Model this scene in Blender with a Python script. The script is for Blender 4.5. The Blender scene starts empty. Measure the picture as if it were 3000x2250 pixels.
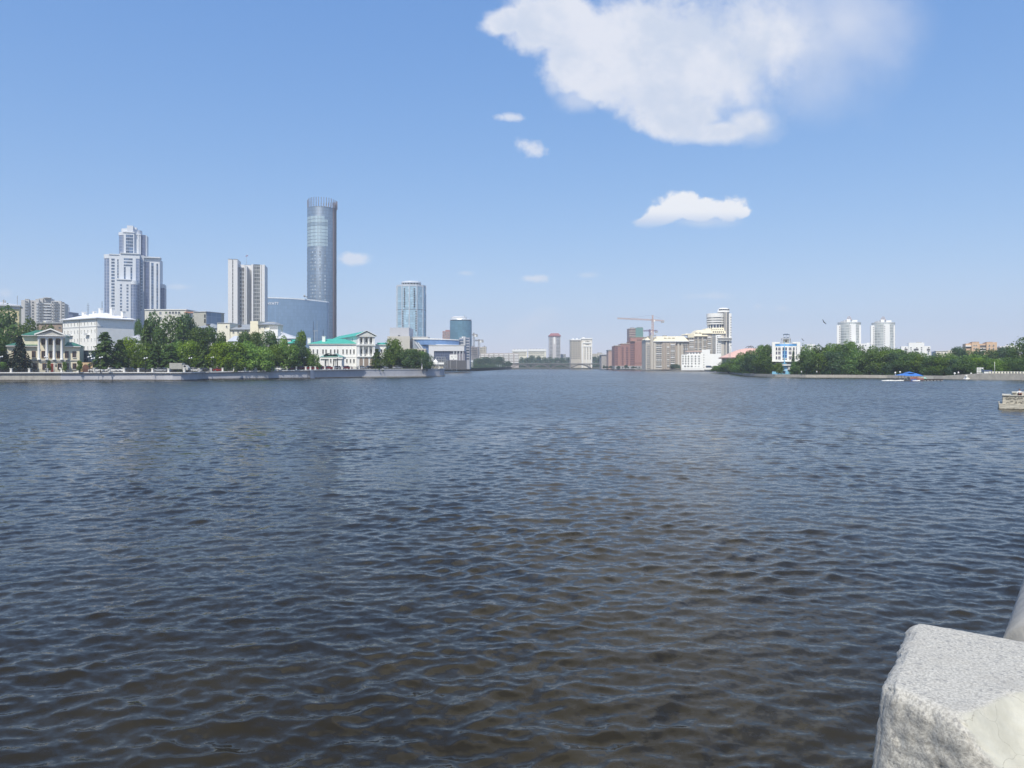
import bpy, bmesh, math, random
import numpy as np
from mathutils import Vector, Matrix, noise

# ------------------------------------------------------------------ camera, light, exposure
SC = bpy.context.scene
COL = SC.collection
F = 2167.0        # focal length in photograph pixels (3000 wide)
HY = 1073.0       # row of the horizon
H = 4.5           # eye height above the water
EXPOSURE = 0.0
SUN_EL, SUN_AZ = 51.0, 194.0     # compass-like azimuth, 0 = +Y, clockwise
SUN_STRENGTH, SKY_STRENGTH = 4.9, 0.10
HAZE = 0.00024

cam_d = bpy.data.cameras.new('camera')
cam = bpy.data.objects.new('camera', cam_d)
COL.objects.link(cam)
cam.location = (0, 0, H)
cam.rotation_euler = (math.radians(90), 0, 0)
cam_d.sensor_width = 36
cam_d.lens = F / 3000 * 36
cam_d.shift_y = -(1125 - HY) / 3000
cam_d.clip_start = 0.05
cam_d.clip_end = 20000
SC.camera = cam
SC.view_settings.view_transform = 'Standard'
SC.view_settings.look = 'None'
SC.view_settings.exposure = EXPOSURE
SC.view_settings.gamma = 1
SC.view_settings.use_curve_mapping = False
SC.render.engine = 'CYCLES'
SC.cycles.use_denoising = True
SC.cycles.max_bounces = 6
SC.cycles.volume_bounces = 1
SC.cycles.caustics_reflective = False
SC.cycles.caustics_refractive = False


class NT:
    """small helper that writes node trees"""
    def __init__(self, tree):
        self.t = tree
        tree.nodes.clear()

    def n(self, typ, ins=None, **kw):
        nd = self.t.nodes.new(typ)
        for k, v in kw.items():
            setattr(nd, k, v)
        if ins:
            for k, v in ins.items():
                self.put(nd.inputs[k], v)
        return nd

    def put(self, sock, v):
        if isinstance(v, bpy.types.Node):
            v = v.outputs[0]
        if isinstance(v, bpy.types.NodeSocket):
            self.t.links.new(v, sock)
        else:
            if sock.type == 'RGBA' and hasattr(v, '__len__') and len(v) == 3:
                v = (*v, 1)
            sock.default_value = v

    def m(self, op, a, b=None, c=None, clamp=False):
        nd = self.t.nodes.new('ShaderNodeMath')
        nd.operation = op
        nd.use_clamp = clamp
        self.put(nd.inputs[0], a)
        if b is not None:
            self.put(nd.inputs[1], b)
        if c is not None:
            self.put(nd.inputs[2], c)
        return nd.outputs[0]

    def ss(self, v, a, b, lo=0.0, hi=1.0):
        nd = self.n('ShaderNodeMapRange', interpolation_type='SMOOTHSTEP')
        self.put(nd.inputs['Value'], v)
        for k, w in zip(('From Min', 'From Max', 'To Min', 'To Max'), (a, b, lo, hi)):
            self.put(nd.inputs[k], w)
        return nd.outputs[0]

    def mix(self, f, a, b, blend='MIX'):
        nd = self.n('ShaderNodeMix', data_type='RGBA', blend_type=blend)
        self.put(nd.inputs[0], f)
        self.put(nd.inputs[6], a)
        self.put(nd.inputs[7], b)
        return nd.outputs[2]


def make_world():
    w = bpy.data.worlds.new('World')
    SC.world = w
    w.use_nodes = True
    t = NT(w.node_tree)
    sky = t.n('ShaderNodeTexSky', sky_type='NISHITA', sun_disc=False)
    sky.sun_elevation = math.radians(SUN_EL)
    sky.sun_rotation = math.radians(SUN_AZ)
    sky.altitude = 250
    sky.air_density = 1.0
    sky.dust_density = 0.3
    sky.ozone_density = 1.0
    geo = t.n('ShaderNodeTexCoord')
    sep = t.n('ShaderNodeSeparateXYZ', {0: geo.outputs['Generated']})
    x, y, z = sep.outputs
    ys = t.m('MAXIMUM', t.m('ABSOLUTE', y), 0.02)
    u = t.m('DIVIDE', x, ys)
    v = t.m('DIVIDE', z, ys)
    uv = t.n('ShaderNodeCombineXYZ', {0: u, 1: v, 2: t.m('MULTIPLY', t.m('LESS_THAN', y, 0.0), 7.3)})
    # fine and coarse break-up of the cloud edges
    nz = t.n('ShaderNodeTexNoise', {'Vector': uv, 'Scale': 9.0, 'Detail': 9.0, 'Roughness': 0.58})
    nz2 = t.n('ShaderNodeTexNoise', {'Vector': uv, 'Scale': 30.0, 'Detail': 8.0, 'Roughness': 0.62})
    n1 = t.m('SUBTRACT', nz.outputs[0], 0.5)
    n2 = t.m('SUBTRACT', nz2.outputs[0], 0.5)

    def P(px, py):
        return ((px - 1500) / F, (HY - py) / F)

    # (centre px, centre py, radius x, radius y, weight, edge softness, noise gain)
    def blob(px, py, rx, ry, rot=0.0):
        cx, cy = P(px, py)
        mp = t.n('ShaderNodeMapping', vector_type='TEXTURE')
        mp.inputs['Location'].default_value = (cx, cy, 0)
        mp.inputs['Rotation'].default_value = (0, 0, math.radians(rot))
        mp.inputs['Scale'].default_value = (rx / F, ry / F, 1)
        cc = t.n('ShaderNodeCombineXYZ', {0: u, 1: v})
        t.put(mp.inputs['Vector'], cc)
        ln = t.n('ShaderNodeVectorMath', {0: mp.outputs[0]}, operation='LENGTH')
        return t.m('SUBTRACT', 1.0, ln.outputs['Value'])

    def union(bl):
        r = bl[0]
        for b in bl[1:]:
            r = t.m('SMOOTH_MAX', r, b, 0.12)
        return r
    # the big bank of cloud, running up out of the frame
    big = union([blob(1625, 70, 190, 110, -10), blob(1495, 58, 95, 52, 8), blob(1720, 185, 165, 130, -20), blob(1860, 150, 250, 165),
                 blob(2010, 330, 175, 95), blob(2120, 385, 165, 48, 3), blob(2205, 362, 110, 72, -8), blob(2080, 190, 330, 230),
                 blob(2250, 120, 270, 200), blob(1960, -420, 640, 480), blob(1760, -1500, 1000, 1150)])
    bigd = t.m('MULTIPLY_ADD', n1, 0.95, t.m('MULTIPLY_ADD', n2, 0.6, big))
    # soft to the right, crisper to the left
    soft = t.ss(u, P(1900, 0)[0], P(2420, 0)[0], 0.36, 1.05)
    bigm = t.ss(bigd, -0.05, soft)
    veil = union([blob(2370, 100, 340, 300, -25), blob(2480, 60, 300, 260)])
    veilm = t.ss(t.m('MULTIPLY_ADD', n1, 0.9, veil), -0.05, 1.15, 0, 0.72)
    wisp = union([blob(1690, 290, 95, 55), blob(1625, 240, 40, 60)])
    wispm = t.ss(t.m('MULTIPLY_ADD', n1, 1.1, t.m('MULTIPLY_ADD', n2, 0.6, wisp)), 0.0, 0.75, 0, 0.55)
    # the small sharp cloud and the little ones
    sm = union([blob(1992, 600, 72, 50), blob(2050, 615, 90, 40), blob(2128, 612, 74, 44), blob(2165, 620, 48, 26),
                blob(1945, 630, 80, 38, 18), blob(1895, 652, 44, 20)])
    smd = t.m('MULTIPLY_ADD', n1, 0.6, t.m('MULTIPLY_ADD', n2, 1.5, sm))
    flat = t.ss(v, P(0, 668)[1], P(0, 630)[1])
    smm = t.m('MULTIPLY', t.ss(smd, 0.0, 0.34), t.ss(v, P(0, 676)[1], P(0, 640)[1]))
    low = union([blob(2065, 646, 130, 30)])
    lowm = t.ss(t.m('MULTIPLY_ADD', n2, 0.8, low), 0.0, 0.9, 0, 0.45)
    tin = union([blob(1490, 344, 58, 19), blob(1555, 434, 55, 30, -15), blob(1035, 758, 60, 24),
                 blob(1563, 815, 50, 17)])
    tinm = t.ss(t.m('MULTIPLY_ADD', n1, 0.5, t.m('MULTIPLY_ADD', n2, 2.2, tin)), 0.0, 0.8, 0, 0.8)
    fnt = union([blob(1363, 800, 30, 10), blob(1720, 806, 50, 14), blob(2290, 903, 36, 15), blob(2220, 897, 20, 12),
                 blob(1560, 945, 130, 45, 20), blob(520, 840, 60, 12), blob(15, 860, 30, 18), blob(2080, 868, 90, 16)])
    fntm = t.ss(t.m('MULTIPLY_ADD', n1, 0.6, t.m('MULTIPLY_ADD', n2, 1.5, fnt)), 0.0, 1.0, 0, 0.40)
    front = t.m('GREATER_THAN', y, 0.0)
    dens = bigm
    for k in (veilm, wispm, smm, lowm, tinm, fntm):
        dens = t.m('MAXIMUM', dens, k)
    dens = t.m('MULTIPLY', dens, front)
    # scattered fair-weather cloud behind the viewer
    back = t.m('MULTIPLY', t.ss(nz.outputs[0], 0.52, 0.68), t.m('SUBTRACT', 1.0, front))
    back = t.m('MULTIPLY', back, t.ss(v, 0.03, 0.25, 0, 0.75))
    dens = t.m('MAXIMUM', dens, back)
    # lit tops, greyer thick parts
    thick = t.ss(t.m('MULTIPLY_ADD', n1, 1.3, bigd), 0.1, 1.0)
    nz3 = t.n('ShaderNodeTexNoise', {'Vector': uv, 'Scale': 6.5, 'Detail': 6.0, 'Roughness': 0.6, 'Distortion': 0.35}).outputs[0]
    nz4 = t.n('ShaderNodeTexNoise', {'Vector': uv, 'Scale': 17.0, 'Detail': 6.0, 'Roughness': 0.6}).outputs[0]
    shade = t.m('MULTIPLY', t.ss(t.m('MULTIPLY_ADD', nz4, 0.45, nz3), 0.62, 0.88), t.ss(bigd, 0.1, 0.45))
    cbig = t.mix(shade, (8.4, 8.6, 9.3), (6.7, 7.35, 8.6))
    under = t.ss(v, P(0, 655)[1], P(0, 615)[1])
    csm = t.mix(under, (6.6, 7.4, 9.0), (9.8, 9.8, 9.9))
    ccol = t.mix(smm, cbig, csm)
    # film response of the sky: per channel gamma and gain
    sc = t.n('ShaderNodeSeparateColor', {0: sky.outputs[0]})
    ch = [t.m('MULTIPLY', t.m('POWER', sc.outputs[i], SKY_GAM[i]), SKY_GAIN[i]) for i in range(3)]
    tint = t.n('ShaderNodeCombineColor', {0: ch[0], 1: ch[1], 2: ch[2]}).outputs[0]
    fin = t.mix(t.m('MULTIPLY', dens, 0.93), tint, ccol)
    bg = t.n('ShaderNodeBackground', {'Color': fin, 'Strength': SKY_STRENGTH})
    out = t.n('ShaderNodeOutputWorld', {'Surface': bg.outputs[0]})
    w.cycles.sampling_method = 'MANUAL'
    w.cycles.sample_map_resolution = 1024


SKY_GAM = (0.85, 0.60, 0.34)
SKY_GAIN = (1.27, 2.18, 4.64)
make_world()
sun_d = bpy.data.lights.new('sun', 'SUN')
sun_d.energy = SUN_STRENGTH
sun_d.angle = math.radians(0.5)
sun_d.color = (1.0, 0.93, 0.79)
sun = bpy.data.objects.new('sun', sun_d)
COL.objects.link(sun)
_e, _a = math.radians(SUN_EL), math.radians(SUN_AZ)
SUN_DIR = Vector((math.sin(_a) * math.cos(_e), math.cos(_a) * math.cos(_e), math.sin(_e)))
sun.rotation_euler = SUN_DIR.to_track_quat('Z', 'Y').to_euler()
sun.location = (-60, -90, 150)


# ------------------------------------------------------------------ helpers
def X(px, Y):
    return (px - 1500) * Y / F


def Z(py, Y):
    return H + (HY - py) * Y / F


def tag(o, label=None, cat=None, group=None, kind=None):
    if label:
        o['label'] = label
    if cat:
        o['category'] = cat
    if group:
        o['group'] = group
    if kind:
        o['kind'] = kind
    return o


def empty(name, loc=(0, 0, 0), label=None, cat=None, group=None, rz=0.0):
    o = bpy.data.objects.new(name, None)
    o.empty_display_size = 0.5
    COL.objects.link(o)
    o.location = loc
    o.rotation_euler = (0, 0, rz)
    return tag(o, label, cat, group)


class MB:
    """collects boxes, prisms, tubes and lathes into one mesh"""
    def __init__(self):
        self.v, self.f, self.mi, self.sm = [], [], [], []
        self.cur = 0

    def add(self, vs, fs, smooth=False):
        b = len(self.v)
        self.v += [tuple(p) for p in vs]
        for f in fs:
            self.f.append(tuple(b + i for i in f))
            self.mi.append(self.cur)
            self.sm.append(smooth)
        return self

    def box(self, x0, x1, y0, y1, z0, z1):
        vs = [(x, y, z) for z in (z0, z1) for y in (y0, y1) for x in (x0, x1)]
        return self.add(vs, [(0, 2, 3, 1), (4, 5, 7, 6), (0, 1, 5, 4), (2, 6, 7, 3), (0, 4, 6, 2), (1, 3, 7, 5)])

    def prism(self, pts, z0, z1, z1s=None):
        """pts: xy outline, counter-clockwise"""
        n = len(pts)
        top = z1s if z1s else [z1] * n
        vs = [(p[0], p[1], z0) for p in pts] + [(p[0], p[1], top[i]) for i, p in enumerate(pts)]
        fs = [tuple(range(n - 1, -1, -1)), tuple(range(n, 2 * n))]
        fs += [(i, (i + 1) % n, n + (i + 1) % n, n + i) for i in range(n)]
        return self.add(vs, fs)

    def cyl(self, cx, cy, r, z0, z1, n=24, r1=None, smooth=True, ry=None, cap=True):
        r1 = r if r1 is None else r1
        k = 1 if ry is None else ry / r
        a = [2 * math.pi * i / n for i in range(n)]
        vs = [(cx + r * math.cos(t), cy + r * k * math.sin(t), z0) for t in a]
        vs += [(cx + r1 * math.cos(t), cy + r1 * k * math.sin(t), z1) for t in a]
        self.add(vs, [(i, (i + 1) % n, n + (i + 1) % n, n + i) for i in range(n)], smooth)
        if cap:
            self.add(vs[n:], [tuple(range(n))])
            self.add(vs[:n], [tuple(range(n - 1, -1, -1))])
        return self

    def lathe(self, cx, cy, prof, n=24, smooth=True, k=1.0):
        vs, fs = [], []
        for r, z in prof:
            for i in range(n):
                t = 2 * math.pi * i / n
                vs.append((cx + r * math.cos(t), cy + k * r * math.sin(t), z))
        for j in range(len(prof) - 1):
            for i in range(n):
                fs.append((j * n + i, j * n + (i + 1) % n, (j + 1) * n + (i + 1) % n, (j + 1) * n + i))
        return self.add(vs, fs, smooth)

    def tube(self, a, b, r, n=6, r1=None):
        a, b = Vector(a), Vector(b)
        r1 = r if r1 is None else r1
        d = (b - a).normalized()
        s = d.cross(Vector((0, 0, 1)))
        if s.length < 1e-4:
            s = Vector((1, 0, 0))
        s.normalize()
        t = s.cross(d)
        vs = []
        for p, q in ((a, r), (b, r1)):
            for i in range(n):
                w = 2 * math.pi * i / n
                vs.append(p + s * (q * math.cos(w)) + t * (q * math.sin(w)))
        fs = [(i, n + i, n + (i + 1) % n, (i + 1) % n) for i in range(n)]
        fs += [tuple(range(n)), tuple(range(2 * n - 1, n - 1, -1))]
        return self.add(vs, fs, n > 6)

    def ball(self, c, r, n=10, sq=1.0):
        prof = [(max(r * math.sin(math.pi * j / n), 1e-4), c[2] - r * sq * math.cos(math.pi * j / n)) for j in range(n + 1)]
        return self.lathe(c[0], c[1], prof, max(8, n))

    def hip(self, x0, x1, y0, y1, z0, z1, ridge=None, over=0.0, axis='x'):
        """hipped roof; ridge = inset of the ridge ends"""
        x0, x1, y0, y1 = x0 - over, x1 + over, y0 - over, y1 + over
        if axis == 'x':
            r = (y1 - y0) / 2 if ridge is None else ridge
            ym = (y0 + y1) / 2
            vs = [(x0, y0, z0), (x1, y0, z0), (x1, y1, z0), (x0, y1, z0), (x0 + r, ym, z1), (x1 - r, ym, z1)]
            fs = [(0, 1, 5, 4), (2, 3, 4, 5), (1, 2, 5), (3, 0, 4), (3, 2, 1, 0)]
        else:
            r = (x1 - x0) / 2 if ridge is None else ridge
            xm = (x0 + x1) / 2
            vs = [(x0, y0, z0), (x1, y0, z0), (x1, y1, z0), (x0, y1, z0), (xm, y0 + r, z1), (xm, y1 - r, z1)]
            fs = [(1, 2, 5, 4), (3, 0, 4, 5), (0, 1, 4), (2, 3, 5), (3, 2, 1, 0)]
        return self.add(vs, fs)

    def mesh(self, name, mats, uvm=False):
        me = bpy.data.meshes.new(name)
        me.from_pydata(self.v, [], self.f)
        for m in (mats if isinstance(mats, (list, tuple)) else [mats]):
            me.materials.append(m)
        me.polygons.foreach_set('material_index', self.mi)
        me.polygons.foreach_set('use_smooth', self.sm)
        me.update()
        return me

    def islands(self):
        """pieces that touch nothing else, as lists of face numbers"""
        par = list(range(len(self.v)))

        def find(i):
            while par[i] != i:
                par[i] = par[par[i]]
                i = par[i]
            return i
        for f in self.f:
            a = find(f[0])
            for k in f[1:]:
                par[find(k)] = a
        g = {}
        for i, f in enumerate(self.f):
            g.setdefault(find(f[0]), []).append(i)
        out = []
        for fs in g.values():
            vs = [self.v[k] for i in fs for k in self.f[i]]
            lo = [min(v[a] for v in vs) - 0.06 for a in range(3)]
            hi = [max(v[a] for v in vs) + 0.06 for a in range(3)]
            out.append([fs, lo, hi])
        merged = True
        while merged:
            merged = False
            for i in range(len(out)):
                for j in range(i + 1, len(out)):
                    A, B = out[i], out[j]
                    if all(A[1][a] <= B[2][a] and B[1][a] <= A[2][a] for a in range(3)):
                        A[0] += B[0]
                        A[1] = [min(A[1][a], B[1][a]) for a in range(3)]
                        A[2] = [max(A[2][a], B[2][a]) for a in range(3)]
                        out.pop(j)
                        merged = True
                        break
                if merged:
                    break
        return [o[0] for o in out]

    def sub(self, faces):
        m = MB()
        idx = {}
        for i in faces:
            f = []
            for k in self.f[i]:
                if k not in idx:
                    idx[k] = len(m.v)
                    m.v.append(self.v[k])
                f.append(idx[k])
            m.f.append(tuple(f))
            m.mi.append(self.mi[i])
            m.sm.append(self.sm[i])
        return m

    def build(self, name, mats, parent=None, loc=None):
        if name in SINGLE and parent is not None:
            isl = self.islands()
            if len(isl) > 1:
                for k in isl:
                    o = self.sub(k).build_one(name, mats, parent, loc)
                return o
        return self.build_one(name, mats, parent, loc)

    def build_one(self, name, mats, parent=None, loc=None):
        o = bpy.data.objects.new(name, self.mesh(name, mats))
        COL.objects.link(o)
        if parent is not None:
            o.parent = parent
        if loc:
            o.location = loc
        return o


def copy_tree(o, parent=None):
    c = o.copy()
    COL.objects.link(c)
    c.parent = parent
    for ch in KIDS.get(o.name, [k for k in o.children]):
        copy_tree(ch, c)
    return c


KIDS = {}
SINGLE = {'chimney', 'roof_frame', 'pier', 'window_sill', 'rust_patch', 'sat_dish', 'dormer', 'terrace_post', 'thin_fin', 'fin', 'fin_block', 'balcony', 'downpipe',
          'slot', 'slot_window', 'stepped_fin', 'door_panel', 'door_frame', 'string_course', 'cornice', 'roof_edge', 'parapet', 'wall', 'raking_cornice',
          'round_window', 'arch_opening', 'glazing', 'glazed_gallery', 'roof_block', 'back_wall', 'gable_wall', 'roof_camera_mast', 'post', 'core',
          'column', 'pilaster', 'lamp_globe', 'beam', 'leg', 'wheel', 'roof', 'roof_room', 'balcony_band', 'band', 'window_band', 'panel', 'lower_block',
          'fin_strip', 'mansard', 'ledge', 'box_unit', 'canopy', 'rim', 'roof_drum'}
MATS = {}


def mat(name, col, rough=0.8, var=0.12, scale=0.6, bump=0.0, metal=0.0, spec=0.4, dirt_shade=None):
    """plain surface with soft blotches and a little grain"""
    if name in MATS:
        return MATS[name]
    m = bpy.data.materials.new(name)
    m.use_nodes = True
    t = NT(m.node_tree)
    co = t.n('ShaderNodeTexCoord')
    n1 = t.n('ShaderNodeTexNoise', {'Vector': co.outputs['Object'], 'Scale': scale, 'Detail': 6.0, 'Roughness': 0.65})
    mp = t.n('ShaderNodeMapping', {'Vector': co.outputs['Object']})
    mp.inputs['Scale'].default_value = (1.2, 1.2, 0.12)
    n2 = t.n('ShaderNodeTexNoise', {'Vector': mp.outputs[0], 'Scale': scale * 2.5, 'Detail': 4.0})
    f = t.m('ADD', t.m('MULTIPLY', n1.outputs[0], 0.6), t.m('MULTIPLY', n2.outputs[0], 0.4))
    lo = tuple(c * (1 - var) for c in col)
    hi = tuple(min(1, c * (1 + var)) for c in col)
    c = t.mix(t.ss(f, 0.3, 0.7), lo, hi)
    if dirt_shade:
        c = t.mix(t.ss(n2.outputs[0], 0.55, 0.75, 0, 0.6), c, dirt_shade)
    p = t.n('ShaderNodeBsdfPrincipled', {'Base Color': c, 'Roughness': rough, 'Metallic': metal, 'Specular IOR Level': spec})
    if bump:
        b = t.n('ShaderNodeBump', {'Height': n1.outputs[0], 'Strength': bump, 'Distance': 0.1})
        t.put(p.inputs['Normal'], b)
    t.n('ShaderNodeOutputMaterial', {'Surface': p})
    MATS[name] = m
    return m


# ------------------------------------------------------------------ materials
def glass(name, col, rough=0.12, rnd=0.5, metal=0.35):
    """window glass, each pane a little different"""
    if name in MATS:
        return MATS[name]
    m = bpy.data.materials.new(name)
    m.use_nodes = True
    t = NT(m.node_tree)
    g = t.n('ShaderNodeNewGeometry')
    oi = t.n('ShaderNodeObjectInfo')
    r = t.m('FRACT', t.m('ADD', g.outputs['Random Per Island'], oi.outputs['Random']))
    c = t.mix(r, tuple(k * (1 - rnd) for k in col), tuple(min(0.9, k * (1 + rnd)) for k in col))
    p = t.n('ShaderNodeBsdfPrincipled', {'Base Color': c, 'Roughness': rough, 'Metallic': metal, 'Specular IOR Level': 0.6})
    t.n('ShaderNodeOutputMaterial', {'Surface': p})
    MATS[name] = m
    return m


def curtain(name, col, line, pw, ph, cyl=None, metal=0.35, lw=0.10, var=0.22, rough=0.42, lh=None):
    """curtain wall: panes pw x ph metres with mullions; cyl = (cx, cy, r) wraps the panes round an axis"""
    if name in MATS:
        return MATS[name]
    m = bpy.data.materials.new(name)
    m.use_nodes = True
    t = NT(m.node_tree)
    co = t.n('ShaderNodeTexCoord').outputs['Object']
    x, y, z = t.n('ShaderNodeSeparateXYZ', {0: co}).outputs
    if cyl:
        a = t.m('ARCTAN2', t.m('SUBTRACT', y, cyl[1]), t.m('SUBTRACT', x, cyl[0]))
        h = t.m('MULTIPLY', a, cyl[2])
    else:
        h = t.m('ADD', x, t.m('MULTIPLY', y, 0.97))
    hu = t.m('DIVIDE', h, pw)
    vu = t.m('DIVIDE', z, ph)
    cell = t.n('ShaderNodeCombineXYZ', {0: t.m('FLOOR', hu), 1: t.m('FLOOR', vu), 2: 0.0})
    wn = t.n('ShaderNodeTexWhiteNoise', {'Vector': cell})
    big = t.n('ShaderNodeTexNoise', {'Vector': co, 'Scale': 0.05, 'Detail': 2.0}).outputs[0]
    f = t.m('ADD', t.m('MULTIPLY', wn.outputs['Value'], 0.6), t.m('MULTIPLY', big, 0.5))
    c = t.mix(f, tuple(k * (1 - var) for k in col), tuple(min(0.95, k * (1 + var)) for k in col))
    le = t.m('LESS_THAN', t.m('FRACT', hu), lw)
    lf = t.m('LESS_THAN', t.m('FRACT', vu), lw if lh is None else lh)
    c = t.mix(t.m('MAXIMUM', le, lf), c, line)
    p = t.n('ShaderNodeBsdfPrincipled', {'Base Color': c, 'Roughness': rough, 'Metallic': metal})
    t.n('ShaderNodeOutputMaterial', {'Surface': p})
    MATS[name] = m
    return m


WHITE = mat('white_render', (0.80, 0.80, 0.79), var=0.05, dirt_shade=(0.62, 0.60, 0.56))
WHITE2 = mat('white_paint', (0.82, 0.82, 0.80), 0.6, var=0.04)
CREAM = mat('cream_stucco', (0.74, 0.69, 0.54), var=0.07, dirt_shade=(0.60, 0.55, 0.44))
PALEC = mat('pale_cream_stucco', (0.74, 0.71, 0.60), var=0.06, dirt_shade=(0.58, 0.55, 0.46))
GREYP = mat('pale_grey_panel', (0.52, 0.54, 0.57), var=0.06)
GREY = mat('grey_concrete', (0.36, 0.36, 0.36), var=0.12)
DGREY = mat('dark_grey_trim', (0.10, 0.10, 0.11), 0.6)
BEIGE = mat('beige_render', (0.50, 0.46, 0.38), var=0.08, dirt_shade=(0.38, 0.34, 0.29))
ROOFG = mat('green_tin_roof', (0.045, 0.17, 0.105), 0.5, var=0.15)
ROOFT = mat('turquoise_tin_roof', (0.06, 0.40, 0.31), 0.5, var=0.12)
ROOFW = mat('pale_tin_roof', (0.62, 0.63, 0.65), 0.45, var=0.1, metal=0.2)
ROOFGR = mat('grey_tin_roof', (0.33, 0.35, 0.37), 0.5, var=0.15, metal=0.2)
WOODW = mat('brown_window_frame', (0.16, 0.075, 0.05), 0.5)
GL_D = glass('dark_window_glass', (0.045, 0.05, 0.06))
GL_B = glass('blue_window_glass', (0.10, 0.15, 0.24), metal=0.5)
GL_G = glass('grey_window_glass', (0.16, 0.18, 0.20), metal=0.4)
GL_P = glass('pale_balcony_glass', (0.34, 0.38, 0.42), metal=0.5)
METAL = mat('dark_iron', (0.03, 0.03, 0.035), 0.5, metal=0.3)
GALV = mat('galvanised_steel', (0.42, 0.43, 0.44), 0.45, metal=0.6)


# ------------------------------------------------------------------ building helper
class BMB(MB):
    def __init__(self, b):
        super().__init__()
        self.b = b

    def pb(self, p0, p1, t, bt, d0=0.0, d1=None):
        b = self.b
        d1 = b.depth if d1 is None else d1
        x0, x1 = b.lx(p0, d0), b.lx(p1, d0)
        z0 = b.z(bt) if bt is not None else b.base
        return self.box(min(x0, x1), max(x0, x1), d0, d1, z0, b.z(t))


class Bld:
    """a building whose front face passes through column pxa at depth Y, turned by yaw degrees"""
    def __init__(self, name, label, cat, pxa, Y, yaw=0.0, depth=15.0, group=None, base=0.5):
        self.pxa, self.Y, self.psi = pxa, Y, math.radians(yaw)
        self.s = Y / F
        self.O = (X(pxa, Y), Y)
        self.ex = (math.cos(self.psi), math.sin(self.psi))
        self.ey = (-math.sin(self.psi), math.cos(self.psi))
        self.depth = depth
        self.base = base
        self.root = empty(name, (self.O[0], self.O[1], 0), label, cat, group, self.psi)
        self.w = {}

    def z(self, py):
        return H + (HY - py) * self.s

    def lx(self, px, d=0.0):
        k = (px - 1500) / F
        return (k * (self.O[1] + d * self.ey[1]) - (self.O[0] + d * self.ey[0])) / (self.ex[0] - k * self.ex[1])

    def dd(self, px, lx):
        k = (px - 1500) / F
        return (k * (self.O[1] + lx * self.ex[1]) - (self.O[0] + lx * self.ex[0])) / (self.ey[0] - k * self.ey[1])

    def mb(self):
        return BMB(self)

    def part(self, name, mats, boxes=None, mb=None, parent=None, kind=None, label=None):
        m = mb or self.mb()
        for bx in (boxes or []):
            m.pb(*bx)
        o = m.build(name, mats, parent or self.root)
        return tag(o, label, kind=kind)

    def wins(self, cols, rows, w, h, d=0.0, mats=None, name='window', mull=1, fr=0.10, side=None):
        """cols/rows in photo pixels, w/h in pixels; side = local x of a side wall (cols are then pixel columns on it)"""
        mats = mats or (WHITE2, GL_D)
        for c in cols:
            for r in rows:
                if side is None:
                    loc, rot = (self.lx(c, d), d, self.z(r)), 0.0
                else:
                    loc, rot = (side[0], self.dd(c, side[0]), self.z(r)), side[1]
                self.w.setdefault(name, []).append((loc, rot, w * self.s, h * self.s, mats, mull, fr))

    def winm(self, lst, name='window'):
        """lst of (loc, rot, w, h, mats, mull, fr) in local metres"""
        self.w.setdefault(name, []).extend(lst)

    def finish(self):
        for name, lst in self.w.items():
            cache = {}
            for i, (loc, rot, w, h, mats, mull, fr) in enumerate(lst[:100]):
                key = (round(w, 3), round(h, 3), tuple(m.name for m in mats), mull)
                if key not in cache:
                    mb = MB()
                    window_shape(mb, w, h, mull, fr)
                    cache[key] = mb.mesh(name, list(mats))
                o = bpy.data.objects.new(name, cache[key])
                COL.objects.link(o)
                o.parent = self.root
                o.location = loc
                o.rotation_euler = (0, 0, rot)
            rest = lst[100:]
            if rest:
                allm = []
                for r in rest:
                    for m in r[4]:
                        if m not in allm:
                            allm.append(m)
                mb = MB()
                for loc, rot, w, h, mats, mull, fr in rest:
                    t = MB()
                    window_shape(t, w, h, mull, fr)
                    c, s = math.cos(rot), math.sin(rot)
                    b0 = len(mb.v)
                    mb.v += [(loc[0] + c * x - s * y, loc[1] + s * x + c * y, loc[2] + z) for x, y, z in t.v]
                    mb.f += [tuple(b0 + k for k in f) for f in t.f]
                    mb.mi += [allm.index(mats[k]) for k in t.mi]
                    mb.sm += t.sm
                o = mb.build(name, allm, self.root)
                tag(o, kind='stuff')
        return self.root


def window_shape(mb, w, h, mull, fr):
    f = min(fr, w * 0.12)
    mb.cur = 0
    mb.box(-w / 2 - f, w / 2 + f, -0.14, 0.05, h / 2, h / 2 + f)
    mb.box(-w / 2 - f, w / 2 + f, -0.20, 0.05, -h / 2 - f, -h / 2)
    mb.box(-w / 2 - f, -w / 2, -0.12, 0.05, -h / 2, h / 2)
    mb.box(w / 2, w / 2 + f, -0.12, 0.05, -h / 2, h / 2)
    for k in range(mull):
        x = -w / 2 + w * (k + 1) / (mull + 1)
        mb.box(x - f * 0.35, x + f * 0.35, -0.08, 0.0, -h / 2, h / 2)
    mb.cur = 1
    for k in range(mull + 1):
        a, b = -w / 2 + w * k / (mull + 1), -w / 2 + w * (k + 1) / (mull + 1)
        mb.box(a, b, -0.03, 0.04, -h / 2 + 0.01, h / 2 - 0.01)


def fr_range(a, n, step):
    return [a + i * step for i in range(n)]


# ------------------------------------------------------------------ ground, banks
GRASS = mat('short_grass', (0.055, 0.095, 0.03), 0.9, var=0.35, scale=0.5)
ASPH = mat('asphalt', (0.07, 0.07, 0.07), 0.9, var=0.15)
EARTH = mat('city_ground', (0.10, 0.105, 0.08), 0.95, var=0.3, scale=0.05)
QUAY = mat('pale_stone_quay', (0.40, 0.38, 0.34), 0.85, var=0.22, scale=0.9, dirt_shade=(0.22, 0.20, 0.17))

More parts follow.
